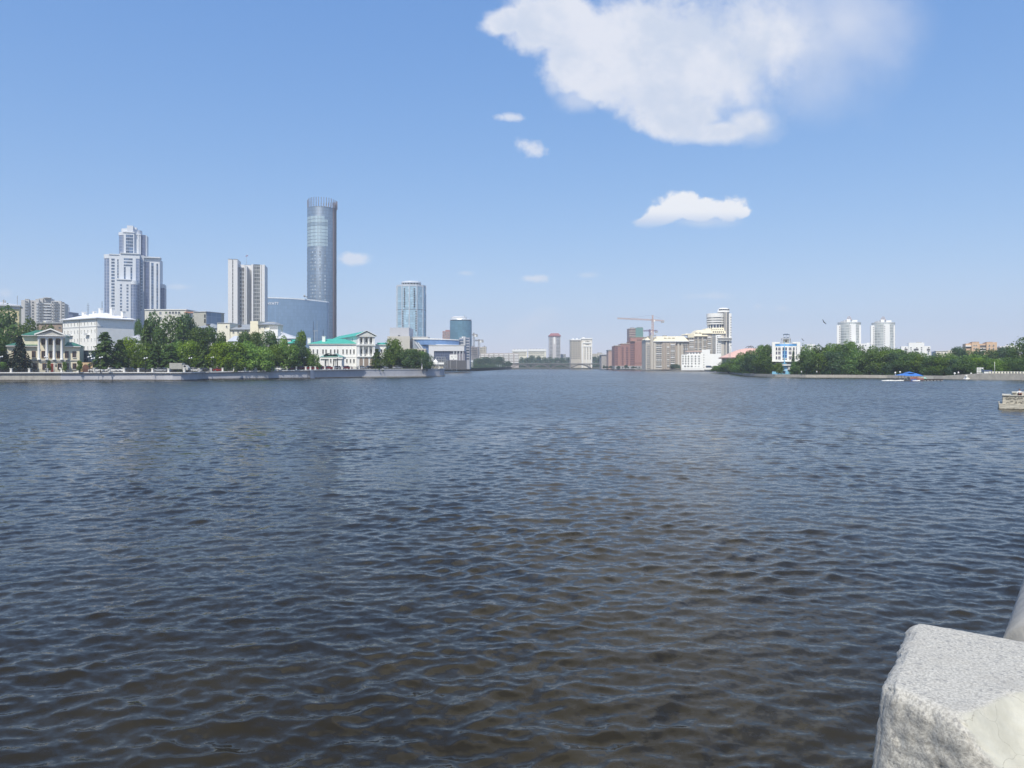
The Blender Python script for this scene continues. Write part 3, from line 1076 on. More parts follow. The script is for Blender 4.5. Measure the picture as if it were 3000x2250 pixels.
def low_left():
    b = Bld('long_beige_building', 'long beige building with small square windows below the stepped tower', 'building', 500, 425, 0, 20, base=2)
    PB = mat('pale_beige_stone', (0.58, 0.57, 0.52), var=0.07)
    b.part('wall', PB, [(424, 545, 908, None, 0, 20)])
    b.part('roof_edge', WHITE, [(423, 546, 906, 907.9, -0.5, 20)])
    b.wins((440, 449, 470), (917,), 6, 7, 0, (GREYP, GL_G))
    b.wins((487, 498, 507, 516, 525), (916,), 5.5, 6, 0, (GREYP, GL_D))
    b.wins((440, 470), (932,), 6, 7, 0, (GREYP, GL_G))
    b.part('roof_room', GREY, [(520, 553, 909.5, 915, 6, 14)])
    b.part('glazed_gallery', PALEC, [(541, 567, 934, 950, -3, -0.1), (565, 582, 933, 952, -4, -0.2)])
    b.part('terrace_roof', mat('terracotta_sheet', (0.42, 0.22, 0.16)), [(541, 567, 914.5, 918, -3.5, 1.5)])
    b.part('terrace_post', GREY, [(546, 547, 918, 934, -3, -2.8), (555, 556, 918, 934, -3, -2.8), (563, 564, 918, 934, -3, -2.8)])
    b.finish()
    b = Bld('grey_hall_with_glass_side', 'windowless grey-beige hall with a sloping blue glass side left of the slab tower', 'hall', 603, 410, -18, 16, base=2)
    b.part('wall', mat('greenish_grey_render', (0.40, 0.40, 0.36)), [(566, 603, 913.5, None, 0.0, 15)])
    x = b.lx(603)
    m = b.mb()
    dq = b.dd(648, x + 0.3)
    m.box(x + 0.002, x + 0.35, 0.4, dq, 2, b.z(914))
    b.part('glass_side', curtain('pale_blue_side', (0.22, 0.28, 0.38), (0.30, 0.36, 0.45), 4, 4, metal=0.4), mb=m)
    b.part('slot_window', GL_D, [(598, 602, 921, 931, -0.06, 0.0), (598, 602, 934, 946, -0.06, 0.0)])
    b.part('parapet', GREYP, [(565.5, 604, 912, 913.4, -0.4, 15)])
    b.finish()

    # slab tower with vertical fins
    b = Bld('white_slab_tower', 'tall white concrete slab tower with vertical fins and a flag on top', 'office tower', 720, 640, 12, 22, base=2)
    C = mat('white_concrete_panel', (0.66, 0.66, 0.67), 0.7, var=0.05, dirt_shade=(0.5, 0.5, 0.52))
    b.part('fin_block', C, [(668, 680.6, 763.5, None, -6, 14), (683.4, 695.6, 763.5, None, -6, 14)])
    b.part('slot', GREY, [(680.7, 683.3, 764.5, None, -5.2, 13)])
    b.part('roof_edge', DGREY, [(668, 680.6, 762.7, 763.4, -6.2, 14), (683.4, 695.6, 762.7, 763.4, -6.2, 14)])
    b.part('core', C, [(696, 716, 775, None, 1.0, 20), (716.1, 743, 774.5, None, 5, 20)])
    b.part('soffit', GREY, [(699, 716, 784, 786, -1, 0.9)])
    b.part('fin', C, [(715.6, 717.8, 780, None, -4, 4.9), (719.0, 722.6, 780, None, -4.5, 4.9), (737, 742, 774.4, None, -2, 4.9)])
    b.part('thin_fin', C, [(702, 703, 786, None, -0.4, 0.9), (706.6, 707.6, 786, None, -0.4, 0.9), (711.2, 712.2, 786, None, -0.4, 0.9)])
    m = b.mb()
    for k in range(5):
        m.pb(723.5 + k * 2.6, 724.9 + k * 2.6, 781 + k * 1.8, None, 0.5 + k * 0.9, 4.9)
    b.part('stepped_fin', C, mb=m)
    b.part('glazing', curtain('grey_green_glazing', (0.13, 0.14, 0.145), (0.42, 0.42, 0.42), 1.7, 3.25, metal=0.3, lw=0.14, lh=0.22, var=0.6), [(742.1, 761.6, 776, None, -0.5, 20)])
    b.part('fin_block', C, [(761.7, 765.4, 775, None, -2, 16), (767, 775.6, 775.2, None, -3, 19)])
    b.part('slot', GREY, [(765.5, 766.9, 776, None, -1.5, 18)])
    b.part('roof_edge', DGREY, [(742, 775.6, 774.2, 774.9, -0.6, 16), (700, 741.9, 773.6, 774.3, 5, 20)])
    b.wins((682,), fr_range(772, 16, 11.2), 2.4, 8, -5.2, (GREYP, GL_D), mull=0)
    b.wins((704.8, 709.4, 713.8), fr_range(792, 14, 11.2), 2.2, 6.4, 0.95, (C, GL_D), mull=0)
    fp = b.mb()
    fp.tube((b.lx(722.3, 8), 8, b.z(774)), (b.lx(722.3, 8), 8, b.z(741.5)), 0.14, r1=0.07)
    fo = b.part('flagpole', GALV, mb=fp)
    fl = b.mb()
    n = 6
    for st, (zA, zB, ci) in enumerate(((0, 0.34, 0), (0.34, 0.67, 1), (0.67, 1, 2))):
        fl.cur = ci
        vs = []
        for i in range(n + 1):
            u = i / n
            xx = b.lx(726 - 6.8 * 1.0 * u, 8)
            top = b.z(741.5 + 4.6 * u ** 1.2)
            bot = b.z(746.4 + 1.6 * u)
            vs += [(xx, 8 + 0.3 * math.sin(6 * u), top + (bot - top) * zA), (xx, 8 + 0.3 * math.sin(6 * u), top + (bot - top) * zB)]
        fl.add(vs, [(2 * i, 2 * i + 1, 2 * i + 3, 2 * i + 2) for i in range(n)])
    b.part('flag', [mat('flag_white', (0.6, 0.6, 0.62)), mat('flag_blue', (0.05, 0.08, 0.3)), mat('flag_red', (0.35, 0.03, 0.04))], mb=fl, parent=fo)
    b.finish()


low_left()


def round_tower():
    b = Bld('round_glass_skyscraper', 'tallest round glass skyscraper crowned by a ring of spikes', 'skyscraper', 933.5, 915, 0, 20, base=2)
    s = b.s
    R = 41.5 * s
    cy = R
    body = curtain('tower_curtain', (0.11, 0.165, 0.245), (0.07, 0.10, 0.15), 1.9, 4.2, cyl=(-0.6, cy, R), lw=0.12, lh=0.12, var=0.2, metal=0.1, rough=0.5)
    m = b.mb()
    m.lathe(-0.8, cy, [(R, 2), (R, b.z(604)), (R - 0.6, b.z(603))], 64)
    m.cyl(-0.8, cy, R - 0.7, b.z(604), b.z(603.5), 64)
    b.part('glass_body', body, mb=m)
    m = b.mb()
    m.lathe(1.5, cy, [(R * 0.62, b.z(604)), (R * 0.62, b.z(600)), (R * 0.3, b.z(598)), (0.05, b.z(597.6))], 40)
    b.part('roof_cap', GREYP, mb=m)
    # bright glazed storeys under the crown
    pale = curtain('pale_tower_panes', (0.36, 0.47, 0.53), (0.13, 0.17, 0.22), 1.9, 50, cyl=(-0.6, cy, R), lw=0.16, lh=0.0, var=0.3, metal=0.1, rough=0.5)
    dim = curtain('dim_tower_panes', (0.22, 0.30, 0.37), (0.11, 0.15, 0.19), 1.9, 50, cyl=(-0.6, cy, R), lw=0.16, lh=0.0, var=0.3, metal=0.1, rough=0.5)
    for i in range(9):
        yt = 632 + i * 10.0
        m = b.mb()
        a0 = math.radians(181)
        a1 = math.radians(296 if i == 0 else 309)
        n = 40
        vs = []
        for k in range(n + 1):
            a = a0 + (a1 - a0) * k / n
            for rr, zz in ((R + 0.12, b.z(yt + 8.2)), (R + 0.12, b.z(yt))):
                vs.append((-0.8 + rr * math.cos(a), cy + rr * math.sin(a), zz))
        m.add(vs, [(2 * k, 2 * k + 2, 2 * k + 3, 2 * k + 1) for k in range(n)], True)
        b.part('glazed_storey', dim if i in (2,) else pale, mb=m)
    # columns of opening lights lower down
    lst = []
    gp = glass('pale_casement', (0.46, 0.52, 0.56), metal=0.4)
    for ai, ang in enumerate((200, 238, 247, 258, 278, 298)):
        a = math.radians(ang)
        for k in range(25):
            z = b.z(728 + k * 10.0)
            if 795 < 728 + k * 10 < 806:
                continue
            lst.append(((-0.8 + R * math.cos(a), cy + R * math.sin(a), z), a + math.pi / 2, 1.3 if ai else 3.0, 2.0, (DGREY, gp), 0, 0.06))
    b.winm(lst)
    # brown fins on the right-hand side
    BF = mat('brown_metal_fin', (0.17, 0.12, 0.13), 0.5, metal=0.2)
    for ang in (336, 344, 352, 360):
        a = math.radians(ang)
        m = b.mb()
        ca, sa = math.cos(a), math.sin(a)
        for r0, r1, w in ((R - 0.2, R + 0.9, 0.14),):
            px_, py_ = -sa * w, ca * w
            c = (-0.4, cy)
            m.prism([(c[0] + r0 * ca - px_, c[1] + r0 * sa - py_), (c[0] + r1 * ca - px_, c[1] + r1 * sa - py_),
                     (c[0] + r1 * ca + px_, c[1] + r1 * sa + py_), (c[0] + r0 * ca + px_, c[1] + r0 * sa + py_)], 2, b.z(588))
        b.part('fin', BF, mb=m)
    SPM = mat('crown_spike_steel', (0.20, 0.17, 0.19), 0.5, metal=0.3)
    for k in range(36):
        a = math.radians(k * 10)
        r = 43.2 * s
        m = b.mb()
        top = 575.5 if math.sin(a) > -0.2 else 577
        m.box(-0.26, 0.26, -0.3, 0.3, b.z(603), b.z(top + 7 * (1 - abs(math.cos(a - 0.2))) * 0 + 5 * abs(math.cos(a)) ** 6))
        o = b.part('spike', SPM, mb=m)
        o.location = (0.2 + r * math.cos(a), cy + r * math.sin(a), 0)
        o.rotation_euler = (0, 0, a)
    b.finish()

    # curved blue glass hotel
    b = Bld('curved_glass_hotel', 'low blue glass building with bowed front at the foot of the round skyscraper', 'hotel', 870, 800, 0, 30, base=2)
    CG = curtain('steel_blue_curtain', (0.19, 0.29, 0.43), (0.16, 0.24, 0.36), 2.4, 3.9, metal=0.4, lw=0.07, lh=0.06, var=0.12, rough=0.42)
    pts, n = [], 22
    for i in range(n + 1):
        u = i / n
        px = 700 + (957 - 700) * u
        d = 26 * (u - 0.42) ** 2 * 2.2 + 1
        pts.append((b.lx(px, d), d))
    xe = b.lx(960, 14)
    pts += [(pts[-1][0] + 0.8, pts[-1][1] + 1.5), (pts[-1][0] + 0.9, 26), (pts[0][0], 30)]

    def tz(x):
        u = (x - pts[0][0]) / (pts[n][0] - pts[0][0])
        return b.z(870) - 3.2 * max(0, u - 0.25) ** 2 * 1.6
    m = b.mb()
    m.prism(pts, 2, 0, [tz(p[0]) - 1.3 for p in pts])
    b.part('glass_body', CG, mb=m)
    cx = sum(p[0] for p in pts) / len(pts)
    m = b.mb()
    big = [(cx + (p[0] - cx) * 1.006, 14 + (p[1] - 14) * 1.03) for p in pts]
    m.prism(big, 0, 0, [tz(p[0]) for p in pts])
    for i in range(len(big)):
        x, y, z = m.v[i]
        m.v[i] = (x, y, tz(pts[i][0]) - 1.28)
    b.part('roof_rim', mat('pale_metal_rim', (0.72, 0.76, 0.80), 0.35, metal=0.3), mb=m)
    cu = bpy.data.curves.new('sign_letters', 'FONT')
    cu.body = 'HYATT'
    cu.size = 4.0
    cu.extrude = 0.15
    tmp = bpy.data.objects.new('tmp', cu)
    COL.objects.link(tmp)
    dg = bpy.context.evaluated_depsgraph_get()
    me = bpy.data.meshes.new_from_object(tmp.evaluated_get(dg))
    me.name = 'sign_letters'
    bpy.data.objects.remove(tmp)
    me.materials.clear()
    me.materials.append(mat('sign_white', (0.85, 0.86, 0.9), 0.5))
    o = bpy.data.objects.new('sign_letters', me)
    COL.objects.link(o)
    o.parent = b.root
    o.rotation_euler = (math.radians(90), 0, 0)
    d = 26 * ((790 - 700) / 257 - 0.42) ** 2 * 2.2 + 0.7
    o.location = (b.lx(782, d), d - 0.25, b.z(892.5))
    m = b.mb()
    m.tube((b.lx(892, 5), 5, b.z(869)), (b.lx(900, 5), 5, b.z(866)), 0.3)
    m.tube((b.lx(898, 5), 5, b.z(872)), (b.lx(898, 5), 5, b.z(866)), 0.25)
    m.ball((b.lx(892, 5), 5, b.z(869) + 1.3), 1.2, 8)
    b.part('roof_camera_mast', GREY, mb=m)
    b.finish()


round_tower()


def roofs_left():
    Yb = 330
    b = Bld('grey_roofed_house', 'low house with grey tin roof above the trees left of the slab tower', 'house', 610, Yb, -6, 11, base=2)
    b.part('wall', GREYP, [(572, 636, 962, None, 0, 11)])
    m = b.mb()
    m.hip(b.lx(570), b.lx(637), -0.8, 11.8, b.z(961.5), b.z(946), ridge=5)
    b.part('roof', ROOFGR, mb=m)
    b.part('dormer', DGREY, [(604, 611, 948.5, 953, 2.4, 5)])
    b.wins((590, 605, 622), (968,), 5, 6, 0, (WHITE2, GL_D))
    b.finish()
    b = Bld('grey_roofed_house', 'long house with grey tin roof and white gable in front of the slab tower', 'house', 700, Yb - 4, -4, 12, base=2)
    b.part('gable_wall', PALEC, [(636.5, 673, 947, None, -0.5, 9)])
    b.part('gable_cap', ROOFW, [(636, 673.5, 945.6, 946.9, -0.8, 9.2)])
    b.part('wall', PALEC, [(673.1, 762, 966, None, 0, 12)])
    m = b.mb()
    m.hip(b.lx(673.2), b.lx(765), -0.8, 12.5, b.z(965.6), b.z(948.5), ridge=3)
    b.part('roof', ROOFGR, mb=m)
    b.part('dormer', DGREY, [(696, 703, 952, 958, 1.8, 4)])
    b.wins((664,), (957,), 4, 6, -0.5, (WHITE2, GL_D))
    b.wins((684, 698, 712, 726), (973,), 5, 6, 0, (WHITE2, GL_D))
    b.finish()
    b = Bld('cream_penthouse_house', 'cream house with tall blank gable and glazed roof terrace right of the slab tower', 'house', 770, Yb - 8, -8, 10, base=2)
    b.part('gable_wall', mat('warm_cream_wall', (0.78, 0.72, 0.56), var=0.05), [(733, 756, 940.5, None, 0, 9)])
    b.part('wall', PALEC, [(756.1, 804, 951, None, 0.6, 9)])
    m = b.mb()
    m.hip(b.lx(755), b.lx(806), -0.5, 9.5, b.z(951), b.z(942.5), ridge=1.5)
    b.part('roof', ROOFGR, mb=m)
    b.part('parapet', PALEC, [(780, 804.5, 941, 948, 6.5, 7.2)])
    b.part('terrace_wall', WHITE, [(775, 814, 966, None, -2.4, 0.5)])
    b.part('terrace_glazing', GL_P, [(790, 813, 956, 965.9, -2.2, -2.1)])
    b.part('terrace_post', WHITE2, [(789.5 + 2.9 * k, 790.3 + 2.9 * k, 955.5, 965.9, -2.4, -2.21) for k in range(9)])
    b.part('sat_dish', GREY, [(816, 819, 951, 952, -1, 0), (822, 823, 960, 968, -1, -0.6)])
    b.wins((761.5, 776), (960,), 4, 5, 0.6, (WHITE2, GL_D))
    b.finish()
    b = Bld('pale_roofed_house', 'low house with long pale sloping roof left of the white palace', 'house', 820, 318, 0, 12, base=2)
    b.part('wall', GREYP, [(785, 866, 992.5, None, 0, 12)])
    m = b.mb()
    x0, x1 = b.lx(783), b.lx(868)
    m.add([(x0, -0.6, b.z(992)), (x1, -0.6, b.z(992)), (x1, 13, b.z(992)), (x0, 13, b.z(992)), (x0, 6, b.z(970)), (b.lx(812), 6, b.z(970))],
          [(0, 1, 5, 4), (1, 2, 5), (2, 3, 4, 5), (3, 0, 4), (3, 2, 1, 0)])
    b.part('roof', ROOFW, mb=m)
    b.finish()
    b = Bld('turquoise_roofed_lodge', 'small lodge with turquoise roof hidden behind trees left of the palace', 'house', 850, 300, 0, 8, base=2)
    b.part('wall', PALEC, [(838, 868, 1006, None, 0, 8)])
    m = b.mb()
    m.hip(b.lx(836), b.lx(872), -0.5, 8.5, b.z(1005.6), b.z(994), ridge=4)
    b.part('roof', ROOFT, mb=m)
    b.finish()
    b = Bld('shed_roof_cluster', 'pale grey shed roofs in the gap between the dark trees', 'shed', 685, 300, 0, 9, base=2)
    b.part('wall', GREYP, [(668, 702, 1000, None, 0, 9)])
    m = b.mb()
    m.hip(b.lx(666), b.lx(704), -0.4, 9.4, b.z(1000), b.z(983), ridge=1)
    b.part('roof', mat('blue_grey_sheet_roof', (0.50, 0.53, 0.58), 0.5), mb=m)
    b.finish()
    b = Bld('grey_hipped_pavilion', 'pavilion with smooth grey hipped roof beside the white block', 'pavilion', 385, 285, 0, 10, base=2)
    b.part('wall', GREYP, [(345, 425, 998, None, 0, 10)])
    m = b.mb()
    m.hip(b.lx(340), b.lx(430), -0.8, 10.8, b.z(998), b.z(979), ridge=6.5)
    b.part('roof', mat('lead_grey_roof', (0.40, 0.41, 0.44), 0.55), mb=m)
    b.finish()
    # lattice masts
    for i, (px, t, bt, cr) in enumerate(((918, 940, 998, 0), (929, 940, 1010, 1), (947, 965, 993, 0), (258, 888, 918, 2), (299, 882, 915, 0))):
        lab = ['thin lattice mast left of the white palace', 'white mast with crossbar left of the white palace', 'short dark aerial above the palace roof',
               'rooftop aerial on the left of the white block', 'tall thin aerial left of the stepped tower'][i]
        Y = 360 if i < 3 else 312
        m = MB()
        m.tube((0, 0, Z(bt, Y) - 6), (0, 0, Z(t, Y)), 0.14, r1=0.06)
        if cr == 1:
            m.box(-1.9, 0.5, -0.08, 0.08, Z(970, Y), Z(968.5, Y))
            m.box(-1.3, -1.1, -0.1, 0.1, Z(1010, Y), Z(969, Y))
        if cr == 2:
            for k in range(3):
                m.tube((-0.6, 0, Z(t, Y) - 1 - k * 0.9), (0.6, 0, Z(t, Y) - 1 - k * 0.9), 0.04)
        if cr == 0:
            for k in range(6):
                z = Z(t, Y) - 0.8 - k * 0.9
                m.tube((-0.22, 0, z), (0.22, 0, z - 0.3), 0.035)
        o = m.build('radio_mast', GALV if i == 1 else METAL, loc=(X(px, Y), Y, 0))
        tag(o, lab, 'mast')


roofs_left()


def palace():
    b = Bld('white_palace', 'white palace with turquoise roofs and two tiers of balcony columns', 'palace', 1048, 330, 24, 10, base=2)
    s = b.s
    W = WHITE
    # tall central block: gable front looks right, long side looks left
    xr = b.lx(1098)
    dl = b.dd(965, 0)
    z = b.z
    m = b.mb()
    m.box(0, xr, 2.0, dl, 2, z(986))
    m.box(0, 0.9, 0, 2.0, 2, z(986))
    m.box(xr - 0.9, xr, 0, 2.0, 2, z(986))
    b.part('wall', W, mb=m)
    m = b.mb()
    m.box(-0.5, xr + 0.5, -0.5, dl, z(986) + 0.002, z(984))
    m.box(-0.3, xr + 0.3, -0.4, 2.0, z(1012), z(1008.5))
    m.box(-0.3, xr + 0.3, -0.5, 2.0, z(1046), z(1043))
    b.part('cornice', WHITE2, mb=m)
    m = b.mb()
    zt, ze = z(969), z(984) + 0.003
    xm = xr / 2
    m.add([(-0.8, -0.9, ze), (xr + 0.8, -0.9, ze), (xm, -0.9, zt), (-0.8, dl, ze), (xr + 0.8, dl, ze), (xm, dl - 5, zt)],
          [(0, 2, 5, 3), (1, 4, 5, 2), (3, 5, 4)])
    b.part('roof', ROOFT, mb=m)
    m = b.mb()
    m.add([(-0.2, -0.5, ze + 0.05), (xr + 0.2, -0.5, ze + 0.05), (xm, -0.5, zt - 0.35)], [(0, 1, 2)])
    b.part('pediment', mat('palace_tympanum', (0.66, 0.66, 0.63)), mb=m)
    m = b.mb()
    for q0, q1 in (((-0.9, ze), (xm, zt)), ((xr + 0.9, ze), (xm, zt))):
        m.add([(q0[0], -0.95, q0[1]), (q1[0], -0.95, q1[1]), (q1[0], -0.95, q1[1] + 0.22), (q0[0], -0.95, q0[1] + 0.22),
               (q0[0], -0.45, q0[1]), (q1[0], -0.45, q1[1]), (q1[0], -0.45, q1[1] + 0.22), (q0[0], -0.45, q0[1] + 0.22)],
              [(0, 1, 2, 3), (7, 6, 5, 4), (3, 2, 6, 7)])
    b.part('raking_cornice', WHITE2, mb=m)
    for c in (1052.5, 1064.5, 1081, 1093):
        cx = b.lx(c)
        for zb_, zt_ in ((1007.5, 986), (1042.8, 1012)):
            m = b.mb()
            r = 0.36
            z0, z1 = z(zb_), z(zt_)
            m.lathe(cx, 0.25, [(r * 1.3, z0), (r * 1.3, z0 + 0.15), (r, z0 + 0.3), (r * 0.95, z0 + 1), (r * 0.82, z1 - 0.5), (r * 1.35, z1 - 0.1), (r * 1.35, z1)], 14)
            b.part('column', WHITE2, mb=m)
    m = b.mb()
    for zr in (1003, 1039):
        m.box(0.9, xr - 0.9, 0.2, 0.26, z(zr), z(zr) + 0.06)
        for k in range(22):
            x = 0.9 + (xr - 1.8) * k / 21
            m.box(x - 0.025, x + 0.025, 0.2, 0.25, z(zr + 4.6), z(zr))
    b.part('balcony_rail', GREY, mb=m)
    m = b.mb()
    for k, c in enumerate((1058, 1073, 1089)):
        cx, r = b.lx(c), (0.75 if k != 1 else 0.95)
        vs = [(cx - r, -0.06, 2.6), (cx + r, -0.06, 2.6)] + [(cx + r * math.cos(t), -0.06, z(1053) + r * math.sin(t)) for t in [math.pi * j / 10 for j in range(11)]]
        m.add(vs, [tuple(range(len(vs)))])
    mw = b.mb()
    mw.box(0.9, xr - 0.9, -0.0, 1.99, 2, z(1046) - 0.003)
    b.part('arcade_wall', W, mb=mw)
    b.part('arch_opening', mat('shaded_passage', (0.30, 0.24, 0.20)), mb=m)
    b.wins((1059, 1073, 1087), (996, 1029), 4.4, 13, 2.0, (WHITE2, GL_D))
    # portholes in the long side, flank windows
    m = b.mb()
    for c in (1016, 1033):
        y = b.dd(c, 0)
        vs = [(-0.05, y + 0.5 * math.cos(t), z(992) + 0.75 * math.sin(t)) for t in [math.pi * 2 * j / 12 for j in range(12)]]
        m.add(vs, [tuple(range(12))[::-1]])
    b.part('round_window', GL_D, mb=m)
    # main lower range on the left, and the wing on the right
    c, s_ = math.cos(-b.psi), math.sin(-b.psi)

    def range_(name, p0, p1, Y, dep, te, tr, wins, ridge=None, wy=(1030, 1057)):
        e = empty(name, (0, 0, 0))
        e.parent = b.root
        inv = Matrix.Rotation(-b.psi, 4, 'Z') @ Matrix.Translation((-b.O[0], -b.O[1], 0))
        e.matrix_local = inv
        mm = MB()
        mm.box(X(p0, Y), X(p1, Y), Y, Y + dep, 2, Z(te, Y))
        w = mm.build('wall', W, e)
        mm = MB()
        mm.box(X(p0, Y) - 0.6, X(p1, Y) + 0.6, Y - 0.6, Y + dep + 0.6, Z(te, Y) + 0.002, Z(te - 2, Y))
        mm.box(X(p0, Y) - 0.15, X(p1, Y) + 0.15, Y - 0.15, Y - 0.002, Z(1046, Y), Z(1044, Y))
        mm.build('cornice', WHITE2, e)
        mm = MB()
        mm.hip(X(p0, Y) - 0.7, X(p1, Y) + 0.7, Y - 0.7, Y + dep + 0.7, Z(te - 2, Y) + 0.003, Z(tr, Y), ridge=ridge)
        mm.build('roof', ROOFT, e)
        cache = {}
        for px in wins:
            for r in wy:
                h = (13 if r < 1045 else 11) * Y / F
                k = round(h, 2)
                if k not in cache:
                    q = MB()
                    window_shape(q, 4.0 * Y / F, h, 1, 0.14)
                    cache[k] = q.mesh('window', [WHITE2, GL_D])
                o = bpy.data.objects.new('window', cache[k])
                COL.objects.link(o)
                o.parent = e
                o.location = (X(px, Y), Y, Z(r, Y))
        return e
    e = range_('left_range', 906, 1044, 333, 14, 1009, 991, (1005.3, 1016.3, 1027, 1037, 946.5, 955.4, 969, 980.6, 989.5, 918, 930))
    for p0, p1, t0, t1 in ((901, 910, 991, 1001), (943.6, 952.7, 986, 998)):
        mm = MB()
        Y = 335.5
        mm.box(X(p0, Y), X(p1, Y), Y, Y + 1.2, Z(t1, Y) - 1, Z(t0, Y))
        mm.box(X(p0, Y) - 0.12, X(p1, Y) + 0.12, Y - 0.12, Y + 1.32, Z(t0, Y), Z(t0, Y) + 0.2)
        mm.build('chimney', WHITE, e)
    range_('right_wing', 1098.5, 1131, 338, 10, 1011, 1003, (1107, 1118, 1127))
    b.finish()

    g = Bld('palace_gate_pavilion', 'low white gatehouse with curved turquoise roof in front of the palace', 'gatehouse', 970, 312, 0, 5, base=2)
    g.part('entablature', WHITE2, [(937, 1004, 1046, 1051.5, -0.8, 5)])
    m = g.mb()
    m.hip(g.lx(935), g.lx(1006), -1.0, 5.5, g.z(1045.9), g.z(1038), ridge=2.5)
    g.part('roof', mat('faded_turquoise_roof', (0.20, 0.38, 0.33), 0.5), mb=m)
    m = g.mb()
    for k in range(8):
        a0, a1 = math.pi * k / 8, math.pi * (k + 1) / 8
        xc, w_, zt = g.lx(970), 3.0, g.z(1043)
        m.add([(xc + w_ * math.cos(a0), -1.1, zt + 1.25 * math.sin(a0)), (xc + w_ * math.cos(a1), -1.1, zt + 1.25 * math.sin(a1)),
               (xc + w_ * math.cos(a1), 4, zt + 1.25 * math.sin(a1)), (xc + w_ * math.cos(a0), 4, zt + 1.25 * math.sin(a0))], [(0, 3, 2, 1)])
    g.part('curved_roof', mat('faded_turquoise_roof', None), mb=m)
    g.part('pier', WHITE, [(939.5, 951, 1051.6, None, -0.3, 4.5), (990, 1001, 1051.6, None, -0.3, 4.5)])
    for c in (957.5, 961, 981, 985.5):
        m = g.mb()
        m.lathe(g.lx(c), 0, [(0.34, 2.7), (0.30, 3.0), (0.26, g.z(1053)), (0.36, g.z(1051.6))], 12)
        g.part('column', WHITE2, mb=m)
    g.part('back_wall', PALEC, [(951.1, 962, 1051.6, None, 3.8, 4.2), (976, 989.9, 1051.6, None, 3.8, 4.2)])
    g.finish()


palace()


# ------------------------------------------------------------------ middle distance
def lathe_body(b, cx, cy, r, t, bt, n=48):
    m = b.mb()
    m.cyl(cx, cy, r, b.z(bt) if bt else b.base, b.z(t), n)
    return m


